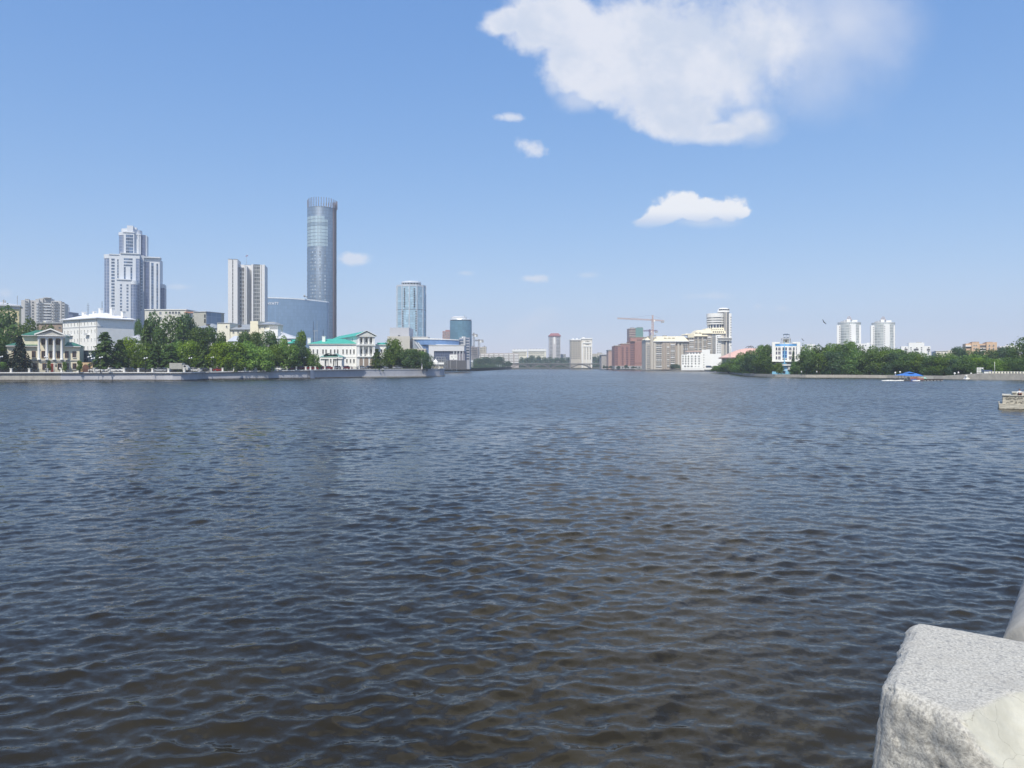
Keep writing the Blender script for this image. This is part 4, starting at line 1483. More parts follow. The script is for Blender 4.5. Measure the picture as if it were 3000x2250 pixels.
def octagon_tower():
    b = Bld('octagonal_glass_tower', 'pale blue faceted glass tower with crown ring left of the bridge', 'skyscraper', 1199, 880, 0, 30, base=2)
    s = b.s
    R = 43.5 * s
    G = curtain('pale_blue_tower_glass', (0.38, 0.54, 0.65), (0.27, 0.38, 0.49), 1.5, 3.0, metal=0.25, lw=0.1, lh=0.12, var=0.35, rough=0.45)
    m = b.mb()
    m.cyl(0, R, R, 2, b.z(906.5), 12, smooth=False)
    m.cyl(0, R, R, b.z(905), b.z(838), 12, smooth=False)
    b.part('glass_body', G, mb=m)
    m = b.mb()
    m.cyl(0, R, R * 1.01, b.z(906.6), b.z(904.9), 12, smooth=False)
    b.part('dark_band', mat('tower_dark_band', (0.14, 0.18, 0.24), 0.5), mb=m)
    m = b.mb()
    m.cyl(0, R, R * 1.012, b.z(838), b.z(832.5), 12, smooth=False)
    b.part('parapet_ring', mat('tower_pale_trim', (0.50, 0.54, 0.60), 0.5), mb=m)
    for k in range(12):
        a = 2 * math.pi * k / 12
        m = b.mb()
        m.box(-0.5, 0.5, -0.5, 0.5, 2, b.z(832.6))
        o = b.part('edge_rib', mat('tower_pale_trim', None), mb=m)
        o.location = (R * math.cos(a), R + R * math.sin(a), 0)
        o.rotation_euler = (0, 0, a)
    m = b.mb()
    r2 = 29 * s
    m.lathe(0, R, [(r2, b.z(827)), (r2 * 1.04, b.z(826)), (r2 * 1.0, b.z(821.5)), (r2 * 0.8, b.z(820)), (0.1, b.z(819.6))], 40)
    b.part('crown_ring', mat('tower_pale_trim', None), mb=m)
    m = b.mb()
    m.cyl(0, R, r2 * 0.93, b.z(832.5), b.z(827), 40)
    b.part('crown_glazing', GL_D, mb=m)
    for k in range(20):
        a = 2 * math.pi * k / 20
        m = b.mb()
        x, y = r2 * 0.98 * math.cos(a), R + r2 * 0.98 * math.sin(a)
        m.tube((x, y, b.z(832.5)), (x, y, b.z(827)), 0.35)
        b.part('crown_post', GREYP, mb=m)
    lst = []
    for ang, zz in ((250, 0), (290, 0), (243, 1), (297, 1)):
        a = math.radians(ang)
        r = R * 0.985
        for k in range(9 if zz else 9):
            y = (846 + k * 6.5) if not zz else (912 + k * 7.0)
            lst.append(((r * math.cos(a), R + r * math.sin(a) - 0.35, b.z(y)), a + math.pi / 2, 1.6, 1.5, (GREYP, GL_D), 0, 0.1))
    b.winm(lst)
    b.finish()

    b = Bld('teal_round_tower', 'teal round glass tower with overhanging roof ring beside the crane', 'tower block', 1348.2, 1000, 0, 30, base=2)
    s = b.s
    R = 32.5 * s
    m = b.mb()
    m.cyl(0, R * 0.8, R, 2, b.z(939), 48, ry=R * 0.8)
    b.part('glass_body', curtain('teal_curtain', (0.12, 0.25, 0.34), (0.10, 0.21, 0.28), 3.0, 3.6, metal=0.35, lw=0.06, lh=0.06, var=0.25, rough=0.42), mb=m)
    m = b.mb()
    m.cyl(0, R * 0.8, R * 0.95, b.z(938.9), b.z(936), 48, ry=R * 0.76)
    b.part('dark_recess', DGREY, mb=m)
    m = b.mb()
    m.cyl(0, R * 0.8, R * 1.03, b.z(936), b.z(933), 48, ry=R * 0.83, r1=R * 0.99)
    b.part('roof_ring', mat('pale_metal_rim', None), mb=m)
    m = b.mb()
    m.cyl(-6 * s, R * 0.8, R * 0.74, b.z(933), b.z(929), 40, ry=R * 0.6)
    m.cyl(-6 * s, R * 0.8, R * 0.70, b.z(929), b.z(925.5), 40, ry=R * 0.56, r1=R * 0.5)
    b.part('roof_storey', GREYP, mb=m)
    m = b.mb()
    m.tube((12 * s, R * 0.5, b.z(930)), (12 * s, R * 0.5, b.z(923)), 0.3)
    b.part('roof_mast', GREY, mb=m)
    b.finish()

    b = Bld('red_gridded_block', 'narrow red brick block with white window grid left of the teal tower', 'tower block', 1306, 1150, 0, 20, base=2)
    b.part('wall', mat('dull_red_brick', (0.33, 0.16, 0.14)), [(1296.5, 1318, 970, None, 0, 20)])
    b.part('roof_room', mat('dull_red_brick', None), [(1305, 1318, 966.5, 969.9, 2, 12)])
    b.wins((1300.5, 1305, 1310, 1314.5), (974, 979, 984, 989), 2.6, 3.4, 0, (WHITE2, GL_G))
    b.finish()


octagon_tower()


def culture_hall():
    b = Bld('stacked_concrete_hall', 'blank beige hall carrying a grey box, above the trees at the wall end', 'concert hall', 1170, 600, 0, 34, base=2)
    b.part('lower_block', mat('sand_panel', (0.50, 0.475, 0.42), var=0.06), [(1135, 1201, 985, None, 0, 34)])
    b.part('upper_block', mat('lilac_grey_panel', (0.46, 0.47, 0.51), var=0.05), [(1142, 1198.5, 959, 984.9, 4, 30)])
    b.part('roof_hatch', DGREY, [(1166, 1171, 981.5, 984.9, 1, 3)])
    b.part('service_stair', DGREY, [(1201.1, 1206, 993, 1024, 2, 6)] + [(1200.2, 1207, 1016 + 4 * k, 1017 + 4 * k, -0.5, 6.2) for k in range(-4, 2)])
    b.finish()
    b = Bld('beige_colonnade_block', 'low beige block with dark openings behind the trees at the wall end', 'building', 1215, 480, 0, 12, base=2)
    b.part('wall', mat('ochre_stone', (0.44, 0.41, 0.32)), [(1180, 1247, 1024, None, 0.8, 12)])
    b.part('cornice', BEIGE, [(1179, 1248, 1021.6, 1025, 0, 0.79)])
    b.part('pilaster', BEIGE, [(1184 + 9.8 * k, 1187.5 + 9.8 * k, 1025.1, None, 0.0, 0.79) for k in range(7)])
    b.wins([1190.6 + 9.8 * k for k in range(6)], (1031,), 5, 8, 0.8, (BEIGE, GL_D))
    b.finish()

    # shopping gallery with bowed blue front
    b = Bld('bowed_blue_gallery', 'long low building with bowed blue glass band between white rims', 'shopping centre', 1275, 600, 0, 30, base=2)
    BG = mat('bright_blue_glass_band', (0.20, 0.34, 0.60), 0.35, var=0.12, metal=0.35)

    def arc(px0, px1, off, n=20, dep=40):
        pts = []
        for i in range(n + 1):
            u = i / n
            d = 9 * (2 * u - 1) ** 2 + off + 2
            pts.append((b.lx(px0 + (px1 - px0) * u, d), d))
        return pts + [(pts[-1][0], dep), (pts[0][0], dep)]

    def ring(name, m_, p0, p1, off, t, bt, slope_=0.0):
        pts = arc(p0, p1, off)
        mm = b.mb()
        xs = [q[0] for q in pts]
        x0, x1 = min(xs), max(xs)
        mm.prism(pts, b.z(bt), b.z(t))
        for i, (x, y, z_) in enumerate(mm.v):
            u = (x - x0) / (x1 - x0)
            mm.v[i] = (x, y, z_ - slope_ * u)
        b.part(name, m_, mb=mm)
    ring('upper_rim', WHITE2, 1209, 1344, -0.6, 990, 993, 0.9)
    ring('blue_band', BG, 1211, 1344, 0.0, 993.1, 1008.4, 0.9)
    ring('lower_rim', WHITE2, 1238, 1344, -0.6, 1008.5, 1011.5, 0.3)
    b.part('wedge_glass', mat('deep_blue_glass_wedge', (0.13, 0.22, 0.42), 0.3, metal=0.4), [(1237, 1256, 1011.6, None, 6, 30)])
    m = b.mb()
    m.add([(b.lx(1208), 2, b.z(995)), (b.lx(1222), 2, b.z(1003)), (b.lx(1239), 2, b.z(1024)), (b.lx(1208), 2, b.z(1024)),
           (b.lx(1208), 8, b.z(995)), (b.lx(1222), 8, b.z(1003)), (b.lx(1239), 8, b.z(1024)), (b.lx(1208), 8, b.z(1024))],
          [(0, 3, 2, 1), (0, 1, 5, 4), (1, 2, 6, 5), (2, 3, 7, 6), (3, 0, 4, 7)])
    b.part('slanted_glass', GL_P, mb=m)
    m = b.mb()
    for k in (0, 1):
        m.tube((b.lx(1217 + 7 * k), 0.8, b.z(1004)), (b.lx(1232 + 7 * k), 0.8, b.z(1024)), 0.7)
    b.part('beam', GREYP, mb=m)
    b.part('flat_roof_room', GREY, [(1200, 1254, 984.5, 989.9, 12, 26)])
    b.finish()

    b = Bld('white_cinema_box', 'white-fronted box with tall dark gridded glazing and a billboard', 'cinema', 1310, 560, 0, 24, base=2)
    b.part('wall', mat('cool_white_panel', (0.62, 0.63, 0.66), 0.6, var=0.04), [(1256, 1360, 1012, 1028.4, 0, 24), (1256, 1271.5, 1028.5, None, 0, 24)])
    b.part('glazing', curtain('dark_gridded_glazing', (0.07, 0.09, 0.16), (0.24, 0.27, 0.34), 1.35, 1.5, metal=0.4, lw=0.12), [(1271.6, 1318, 1028.5, None, 1.0, 24)])
    b.part('wall', mat('violet_grey_wall', (0.26, 0.25, 0.30)), [(1318.1, 1362, 1028.5, None, 1.5, 24)])
    b.part('roof_edge', WHITE2, [(1255.5, 1361, 1010.6, 1011.9, -0.4, 24)])
    b.part('column', GREYP, [(1328 + 9 * k, 1330.5 + 9 * k, 1028.5, None, 0.2, 1.4) for k in range(4)])
    b.part('plinth', DGREY, [(1262, 1366, 1056, None, -2, -0.01)])
    b.finish()
    b = Bld('white_billboard', 'white billboard with grey lettering in front of the dark glazing', 'billboard', 1328, 500, 0, 1, base=3)
    b.part('board', WHITE2, [(1317, 1340, 1039, 1054, 0, 0.5)])
    m = b.mb()
    for (a, t, w_) in ((1321, 1044, 6), (1322.5, 1046.2, 3.6), (1331.5, 1042.5, 6), (1333, 1046, 4)):
        m.pb(a, a + w_, t, t + 1.0, -0.05, -0.002)
    m.pb(1327, 1329.5, 1050.5, 1054, -0.05, -0.002)
    b.part('lettering', GREY, mb=m)
    b.part('post', GREY, [(1319, 1320, 1054, None, 0.1, 0.4), (1337, 1338, 1054, None, 0.1, 0.4)])
    b.finish()
    b = Bld('louvred_office_tower', 'grey office tower with dark horizontal louvre bands right of the blue gallery', 'office tower', 1360, 620, 0, 20, base=2)
    b.part('core', mat('blue_grey_render', (0.38, 0.40, 0.45)), [(1346, 1358, 989, None, 1.5, 20), (1363.6, 1376, 989, None, 2.5, 20)])
    b.part('pier', GREYP, [(1358.1, 1363.5, 986, None, 0, 18)])
    for k in range(8):
        b.part('window_band', GL_B, [(1346.5, 1357.5, 994 + 8.2 * k, 998 + 8.2 * k, 1.3, 1.49)] if k < 4 else [(1360, 1362.5, 1022 + 8 * (k - 4), 1025 + 8 * (k - 4), -0.1, -0.005)])
        b.part('window_band', GL_B, [(1364, 1375, 992 + 8.2 * k, 995.5 + 8.2 * k, 2.3, 2.49)])
    b.part('roof_dish', WHITE2, [(1353, 1357, 985.5, 988.9, 3, 6)])
    b.finish()


culture_hall()


def tower_crane(name, lab, px, Y, base, jy, jl, jr, apex, mtl, w=1.6, jr_y=None):
    e = empty(name, (X(px, Y), Y, 0), lab, 'tower crane', None)
    s = Y / F
    zb, zj, za = Z(base, Y), Z(jy, Y), Z(apex, Y)

    def lattice(mb, a, b, w_, n, th):
        a, b = Vector(a), Vector(b)
        d = (b - a).normalized()
        u = d.cross(Vector((0, 1, 0))).normalized() * w_ / 2
        v = Vector((0, w_ / 2, 0))
        cs = [u + v, u - v, -u - v, -u + v]
        for c in cs:
            mb.tube(a + c, b + c, th, 4)
        for i in range(n):
            p, q = a + (b - a) * (i / n), a + (b - a) * ((i + 1) / n)
            for k in range(4):
                mb.tube(p + cs[k], q + cs[(k + 1) % 4], th * 0.7, 4)
                mb.tube(p + cs[k], p + cs[(k + 1) % 4], th * 0.7, 4)
    m = MB()
    n = max(4, int((zj - zb) / (w * 1.6)))
    lattice(m, (0, 0, zb), (0, 0, zj), w, n, w * 0.10)
    m.build('mast', mtl, e)
    m = MB()
    xl, xr = (jl - px) * s, (jr - px) * s
    zl = Z(jr_y, Y) if jr_y else zj
    lattice(m, (0, 0, zj), (xl, 0, zl + 0.01), w * 0.75, max(5, int(abs(xl) / (w * 1.6))), w * 0.085)
    m.build('jib', mtl, e)
    m = MB()
    lattice(m, (0, 0, zj), (xr, 0, zj - (zl - zj) * 0.5), w * 0.75, 5, w * 0.085)
    m.build('counter_jib', mtl, e)
    m = MB()
    m.box(xr * 0.8 - w * 0.6, xr * 0.98, -w * 0.5, w * 0.5, zj - (zl - zj) * 0.5 - w * 1.3, zj - (zl - zj) * 0.5 - w * 0.2)
    m.build('counterweight', GREY, e)
    m = MB()
    lattice(m, (0, 0, zj), (0, 0, za), w * 0.7, 3, w * 0.09)
    m.build('tower_head', mtl, e)
    m = MB()
    m.tube((0, 0, za), (xl * 0.7, 0, zj + (zl - zj) * 0.7 + 0.6), w * 0.03, 4)
    m.tube((0, 0, za), (xr * 0.85, 0, zj + 0.6), w * 0.03, 4)
    m.build('tie_rods', METAL, e)
    m = MB()
    m.box(w * 0.5, w * 1.5, -w * 0.6, w * 0.4, zj - w * 1.3, zj)
    m.build('cab', WHITE2, e)
    return e


OR = mat('orange_crane_paint', (0.60, 0.40, 0.32), 0.6)
CG_ = mat('faded_crane_grey', (0.34, 0.32, 0.32), 0.6)
tower_crane('tower_crane', 'large orange tower crane with a long jib above the red-brown blocks', 1912, 800, 985, 937.5, 1808, 1946, 923, OR, 1.6, 932.5)
tower_crane('tower_crane', 'small purple tower crane tucked in front of the large orange crane mast', 1904, 830, 985, 969, 1884, 1927, 965, mat('purple_crane_paint', (0.22, 0.14, 0.25), 0.6), 1.7)
tower_crane('tower_crane', 'tall thin grey crane just right of the teal tower', 1388, 1050, 1018, 981, 1383, 1400, 975, CG_, 2.2)
tower_crane('tower_crane', 'lower grey crane above the unfinished concrete block', 1403.5, 1030, 1040, 997.5, 1391, 1417, 994, CG_, 2.2)
tower_crane('tower_crane', 'small distant crane over the pale half-built block', 1419, 1250, 1036, 1017, 1413, 1426, 1012.5, CG_, 2.0)


def far_city():
    b = Bld('unfinished_concrete_block', 'unfinished grey concrete block under the two cranes', 'building site', 1392, 1000, 0, 24, base=2)
    UC = mat('raw_violet_grey_concrete', (0.27, 0.25, 0.27), var=0.2)
    b.part('frame', UC, [(1376.5, 1385, 1014, None, 0, 24), (1385.1, 1401, 1016, None, 2, 24)])
    b.wins((1379, 1382.5, 1388, 1392, 1396), (1021, 1027, 1033, 1039), 1.8, 3, 0, (UC, GL_D), mull=0)
    b.finish()
    b = Bld('half_built_pale_block', 'pale half-built block behind the small distant crane', 'building', 1415, 1240, 0, 20, base=2)
    b.part('wall', BEIGE, [(1404, 1424, 1017, None, 0, 20)])
    b.wins((1407, 1411, 1415, 1420), (1021, 1026, 1031), 2.2, 2.6, 0, (PALEC, GL_D), mull=0)
    b.finish()
    A = mat('faded_pink_panel', (0.44, 0.39, 0.37), var=0.1)
    for i, (a, c, t, lab) in enumerate(((1395, 1432, 1035.5, 'pale banded flats left in the low row below the cranes'), (1433, 1476, 1034.5, 'long banded flats with three stair towers in the low row'),
                                        (1477, 1520, 1034.5, 'banded flats at the right end of the low row, nearest the bridge'))):
        b = Bld('banded_apartment_block', lab, 'apartment block', (a + c) / 2, 1180 - 15 * i, 0, 14, base=2)
        b.part('wall', A, [(a, c, t, None, 0, 14)])
        nb = 4 if i < 2 else 6
        for k in range(nb):
            b.part('balcony_band', WHITE2, [(a + 1, a + (c - a) * 0.28, t + 3 + 4.6 * k, t + 5.4 + 4.6 * k, -0.9, -0.01),
                                            (a + (c - a) * 0.36, a + (c - a) * 0.62, t + 3 + 4.6 * k, t + 5.4 + 4.6 * k, -0.9, -0.01),
                                            (a + (c - a) * 0.70, c - 1, t + 3 + 4.6 * k, t + 5.4 + 4.6 * k, -0.9, -0.01)])
        b.part('stair_tower', GREY, [(a + (c - a) * 0.31, a + (c - a) * 0.34, t - 1.5, None, -0.5, 4)])
        b.finish()
    for i, (a, c, t, lab) in enumerate(((1501, 1544, 1024, 'long cream flats with white attic, left of the pair above the bridge'),
                                        (1548, 1600, 1023, 'long cream flats with white attic, right of the pair above the bridge'))):
        b = Bld('long_white_apartment_block', lab, 'apartment block', (a + c) / 2, 1380 - 10 * i, 0, 16, base=2)
        b.part('wall', PALEC, [(a, c, t + 6, None, 0, 16)])
        b.part('attic', WHITE2, [(a - 0.5, c + 0.5, t, t + 5.9, -0.8, 16)])
        b.part('roof_room', GREY, [(a + 5 + 9 * k, a + 8.5 + 9 * k, t - 2.2, t - 0.1, 5, 9) for k in range(int((c - a) / 9))])
        b.wins([a + 2.5 + 3.3 * k for k in range(int((c - a - 3) / 3.3))], (t + 9, t + 13, t + 17.5), 1.9, 2.2, 0, (PALEC, GL_D), mull=0)
        b.finish()
    b = Bld('red_roofed_tower_block', 'slender grey tower block with dark red hipped roof beyond the bridge', 'tower block', 1625, 1400, 0, 22, base=2)
    b.part('wall', mat('hazy_pale_panel', (0.55, 0.52, 0.52)), [(1609, 1642, 985.5, None, 0, 22)])
    b.part('center_strip', WHITE2, [(1622, 1626.5, 985.6, 1008, -0.4, -0.01)])
    b.part('eaves', mat('dark_red_roof', (0.30, 0.12, 0.12), 0.6), [(1607.5, 1643.5, 982.6, 985.4, -1.5, 23)])
    m = b.mb()
    x0, x1 = b.lx(1608.5), b.lx(1642.5)
    i_ = 4.0
    m.add([(x0, -1, b.z(982.5)), (x1, -1, b.z(982.5)), (x1, 22, b.z(982.5)), (x0, 22, b.z(982.5)),
           (x0 + i_, 4, b.z(976)), (x1 - i_, 4, b.z(976)), (x1 - i_, 18, b.z(976)), (x0 + i_, 18, b.z(976))],
          [(0, 1, 5, 4), (1, 2, 6, 5), (2, 3, 7, 6), (3, 0, 4, 7), (4, 5, 6, 7)])
    b.part('roof', mat('dark_red_roof', None), mb=m)
    for k in range(15):
        b.part('window_band', GL_G, [(1610, 1619, 989 + 4 * k, 990.9 + 4 * k, -0.3, -0.01), (1629.5, 1641, 989 + 4 * k, 990.9 + 4 * k, -0.3, -0.01)])
    b.finish()
    b = Bld('cream_corner_tower', 'cream and white corner tower block standing above the right half of the bridge', 'tower block', 1703, 1150, 0, 26, base=2)
    b.psi = 0
    WT = mat('warm_white_render', (0.74, 0.70, 0.62))
    b.part('wall', mat('greyer_cream_render', (0.50, 0.46, 0.40)), [(1672, 1703.5, 997, None, 3, 26)])
    b.part('wall', WT, [(1703.6, 1735, 994, None, 0, 26)])
    b.part('cornice', WHITE2, [(1671, 1703.5, 994, 996.9, 2, 26), (1702.8, 1735.5, 990.5, 993.9, -1, 26)])
    b.part('roof_room', WHITE2, [(1677, 1681, 991, 993.9, 8, 14), (1688, 1692, 990.5, 993.9, 8, 14), (1706, 1713, 988, 990.4, 4, 12)])
    b.part('pilaster', WHITE2, [(1703.7, 1707.5, 1006, None, -0.8, -0.01), (1717, 1718.5, 1016, None, -0.6, -0.01), (1725, 1726.5, 1016, None, -0.6, -0.01), (1733, 1735, 1006, None, -0.8, -0.01),
                              (1707.6, 1732.9, 1003, 1005.9, -0.8, -0.01), (1709, 1733, 1013, 1015.9, -0.7, -0.01)])
    b.wins((1675, 1679.5, 1684, 1689, 1694, 1699), fr_range(1001, 10, 5.4), 2.4, 3.3, 3, (PALEC, GL_D), mull=0)
    b.wins((1714, 1722, 1729.8), fr_range(1020, 7, 5.2), 2.2, 3.2, 0, (WHITE2, GL_D), mull=0)
    b.wins((1717, 1721, 1725), (1000, 1009.5), 2.6, 2.6, 0, (WHITE2, GL_D), mull=0)
    b.finish()
    b = Bld('low_grey_flats', 'low grey flats right of the red-roofed tower block', 'apartment block', 1650, 1450, 0, 15, base=2)
    b.part('wall', GREY, [(1643.5, 1658, 1037, None, 0, 15)])
    b.wins((1647, 1651, 1655), (1040.5, 1044), 2, 2, 0, (GREYP, GL_D), mull=0)
    b.finish()
    b = Bld('low_beige_flats', 'low beige flats right of the cream corner tower', 'apartment block', 1748, 1400, 0, 15, base=2)
    b.part('wall', BEIGE, [(1736, 1772, 1036, None, 0, 15)])
    b.part('roof_room', GREY, [(1750, 1764, 1032.5, 1035.9, 3, 9)])
    b.wins((1740, 1745, 1750, 1755, 1760, 1765), (1040, 1045), 2.2, 2.2, 0, (PALEC, GL_D), mull=0)
    b.finish()

    # the bridge
    Y = 1090
    s = Y / F
    e = empty('arched_road_bridge', (X(1630, Y), Y, 0), 'low concrete road bridge of shallow arches across the far end of the water', 'bridge')
    BC = mat('bridge_concrete', (0.17, 0.165, 0.165), 0.85)

    def bx(p):
        return (p - 1630) * s
    m = MB()
    m.box(bx(1440), bx(1800), 0, 22, Z(1067.6, Y), Z(1065.6, Y))
    m.box(bx(1440), bx(1800), -0.5, 0, Z(1067.0, Y), Z(1064.8, Y))
    m.build('deck', BC, e)
    piers = [1497, 1554.5, 1613.5, 1672.5, 1735]
    for p in piers:
        m = MB()
        m.box(bx(p - 1.6), bx(p + 1.6), -1, 22, -1, Z(1079, Y))
        m.build('pier', BC, e)
    for a, c in zip(piers, piers[1:]):
        n = 18
        m = MB()
        P = []
        for i in range(n + 1):
            u = i / n
            x = bx(a + 1 + (c - a - 2) * u)
            z = Z(1080.5, Y) + (Z(1068.6, Y) - Z(1080.5, Y)) * (1 - (2 * u - 1) ** 2)
            P.append((x, z))
        for y0, y1 in ((0, 2), (10, 12), (20, 22)):
            vs = []
            for x, z in P:
                vs += [(x, y0, z - 0.5), (x, y0, z + 0.55), (x, y1, z + 0.55), (x, y1, z - 0.5)]
            m.add(vs, [(4 * i + k, 4 * i + (k + 1) % 4, 4 * i + 4 + (k + 1) % 4, 4 * i + 4 + k) for i in range(n) for k in range(4)])
        m.build('arch', BC, e)
        m = MB()
        for i in range(1, n):
            x, z = P[i]
            if i in (7, 8, 9, 10, 11):
                continue
            for y0 in (0.4, 20.4):
                m.box(x - 0.28, x + 0.28, y0, y0 + 1, z, Z(1067.6, Y))
        m.build('spandrel_columns', BC, e)
    m = MB()
    for k in range(110):
        x = bx(1442 + k * 3.2)
        m.box(x - 0.06, x + 0.06, -0.4, -0.3, Z(1064.8, Y), Z(1064.8, Y) + 0.9)
    m.box(bx(1440), bx(1800), -0.42, -0.28, Z(1064.8, Y) + 0.9, Z(1064.8, Y) + 1.0)
    m.build('parapet_rail', GALV, e)


far_city()


# ------------------------------------------------------------------ right bank
def brick_blocks():
    b = Bld('grey_riverside_hall', 'blank grey hall at the right end of the bridge', 'hall', 1772, 960, 0, 20, base=1)
    b.part('wall', mat('pale_violet_grey_render', (0.36, 0.34, 0.33)), [(1762, 1782, 1040, None, 0, 20)])
    m = b.mb()
    m.hip(b.lx(1760), b.lx(1784), -1, 21, b.z(1040), b.z(1036.5), ridge=3)
    b.part('roof', GREY, mb=m)
    b.finish()
    b = Bld('pinkish_blank_block', 'pinkish blank block left of the red-brown buildings', 'building', 1791, 930, 0, 18, base=1)
    b.part('wall', mat('dusty_pink_render', (0.46, 0.33, 0.29)), [(1782.2, 1801.5, 1027.5, None, 0, 18)])
    b.part('roof', GREY, [(1781.5, 1802, 1024.5, 1027.4, -0.6, 18)])
    b.finish()
    b = Bld('red_brown_stepped_block', 'red-brown stepped block with window grids and a blank red wall', 'office building', 1845, 880, 0, 26, base=1)
    RB = mat('red_brown_brick', (0.34, 0.185, 0.165), var=0.12)
    RB2 = mat('dark_red_brown_brick', (0.235, 0.14, 0.13), var=0.12)
    b.part('wall', RB, [(1801, 1819, 1013.5, 1071.9, 0, 26), (1819.1, 1845, 1007.5, 1071.9, 1.5, 26), (1845.1, 1860, 1000.5, 1071.9, 0.2, 26), (1860.1, 1889, 1000, 1071.9, -1.5, 26)])
    b.part('roof_storey', RB, [(1847, 1893, 988, 999.4, 5, 22)])
    b.part('roof_edge', BEIGE, [(1800.5, 1819, 1012, 1013.4, -0.5, 8), (1819, 1845, 1006, 1007.4, 1, 8), (1846, 1890, 999.4, 999.95, -1.6, 20), (1850, 1894, 986.6, 987.9, 4.4, 22)])
    b.part('side_wall', RB2, [(1889.1, 1893.5, 1000, 1071.9, 2, 26)])
    b.part('base', GREY, [(1801, 1893.5, 1072, None, -2, 26)])
    for c0, c1, d in ((1802, 1810, 0), (1821.5, 1827, 1.5), (1834, 1840.5, 1.5), (1846.5, 1859, 0.2)):
        b.part('window_strip', curtain('brown_window_grid', (0.13, 0.085, 0.10), (0.32, 0.17, 0.15), 1.3, 2.7, metal=0.2, lw=0.25, lh=0.3), [(c0, c1, 1015 if c0 < 1840 else 1004, 1071, d - 0.15, d - 0.01)])
    b.wins((1881.6,), fr_range(1004.5, 10, 6.75), 3.2, 3.6, -1.5, (RB2, GL_D))
    b.wins((1869, 1875, 1880.5), (995.8,), 4, 2.6, 5, (RB2, GL_D))
    b.wins((1864, 1873), (1076,), 5, 4, -2.0, (GREYP, GL_D))
    b.wins((1806, 1815, 1824, 1832, 1841, 1850), (1077,), 3, 4.5, -2.0, (GREYP, GL_D))
    b.part('ledge', RB2, [(1860, 1889, 1062.5, 1064, -1.8, -1.51)])
    b.finish()
    b = Bld('scaffolded_green_tower', 'tower under construction with green netting behind the red-brown block', 'building site', 1863, 1000, 0, 20, base=1)
    b.part('frame', mat('brown_scaffold', (0.30, 0.22, 0.22), var=0.3), [(1843.5, 1862, 962, None, 0, 20)])
    b.part('netting', mat('green_netting', (0.14, 0.27, 0.25), 0.7, var=0.15), [(1862.1, 1884, 960, None, 0.5, 20)])
    for k in range(6):
        b.part('floor_slab', BEIGE, [(1842.5, 1862, 963 + 7 * k, 964.3 + 7 * k, -0.8, -0.01)])
    b.part('roof_frame', GALV, [(1866, 1883, 957.5, 959.9, 4, 6), (1848, 1858, 959, 961.9, 2, 9)])
    b.part('post', GREYP, [(1884.1, 1885, 960, 985, 0, 1)])
    b.finish()


brick_blocks()


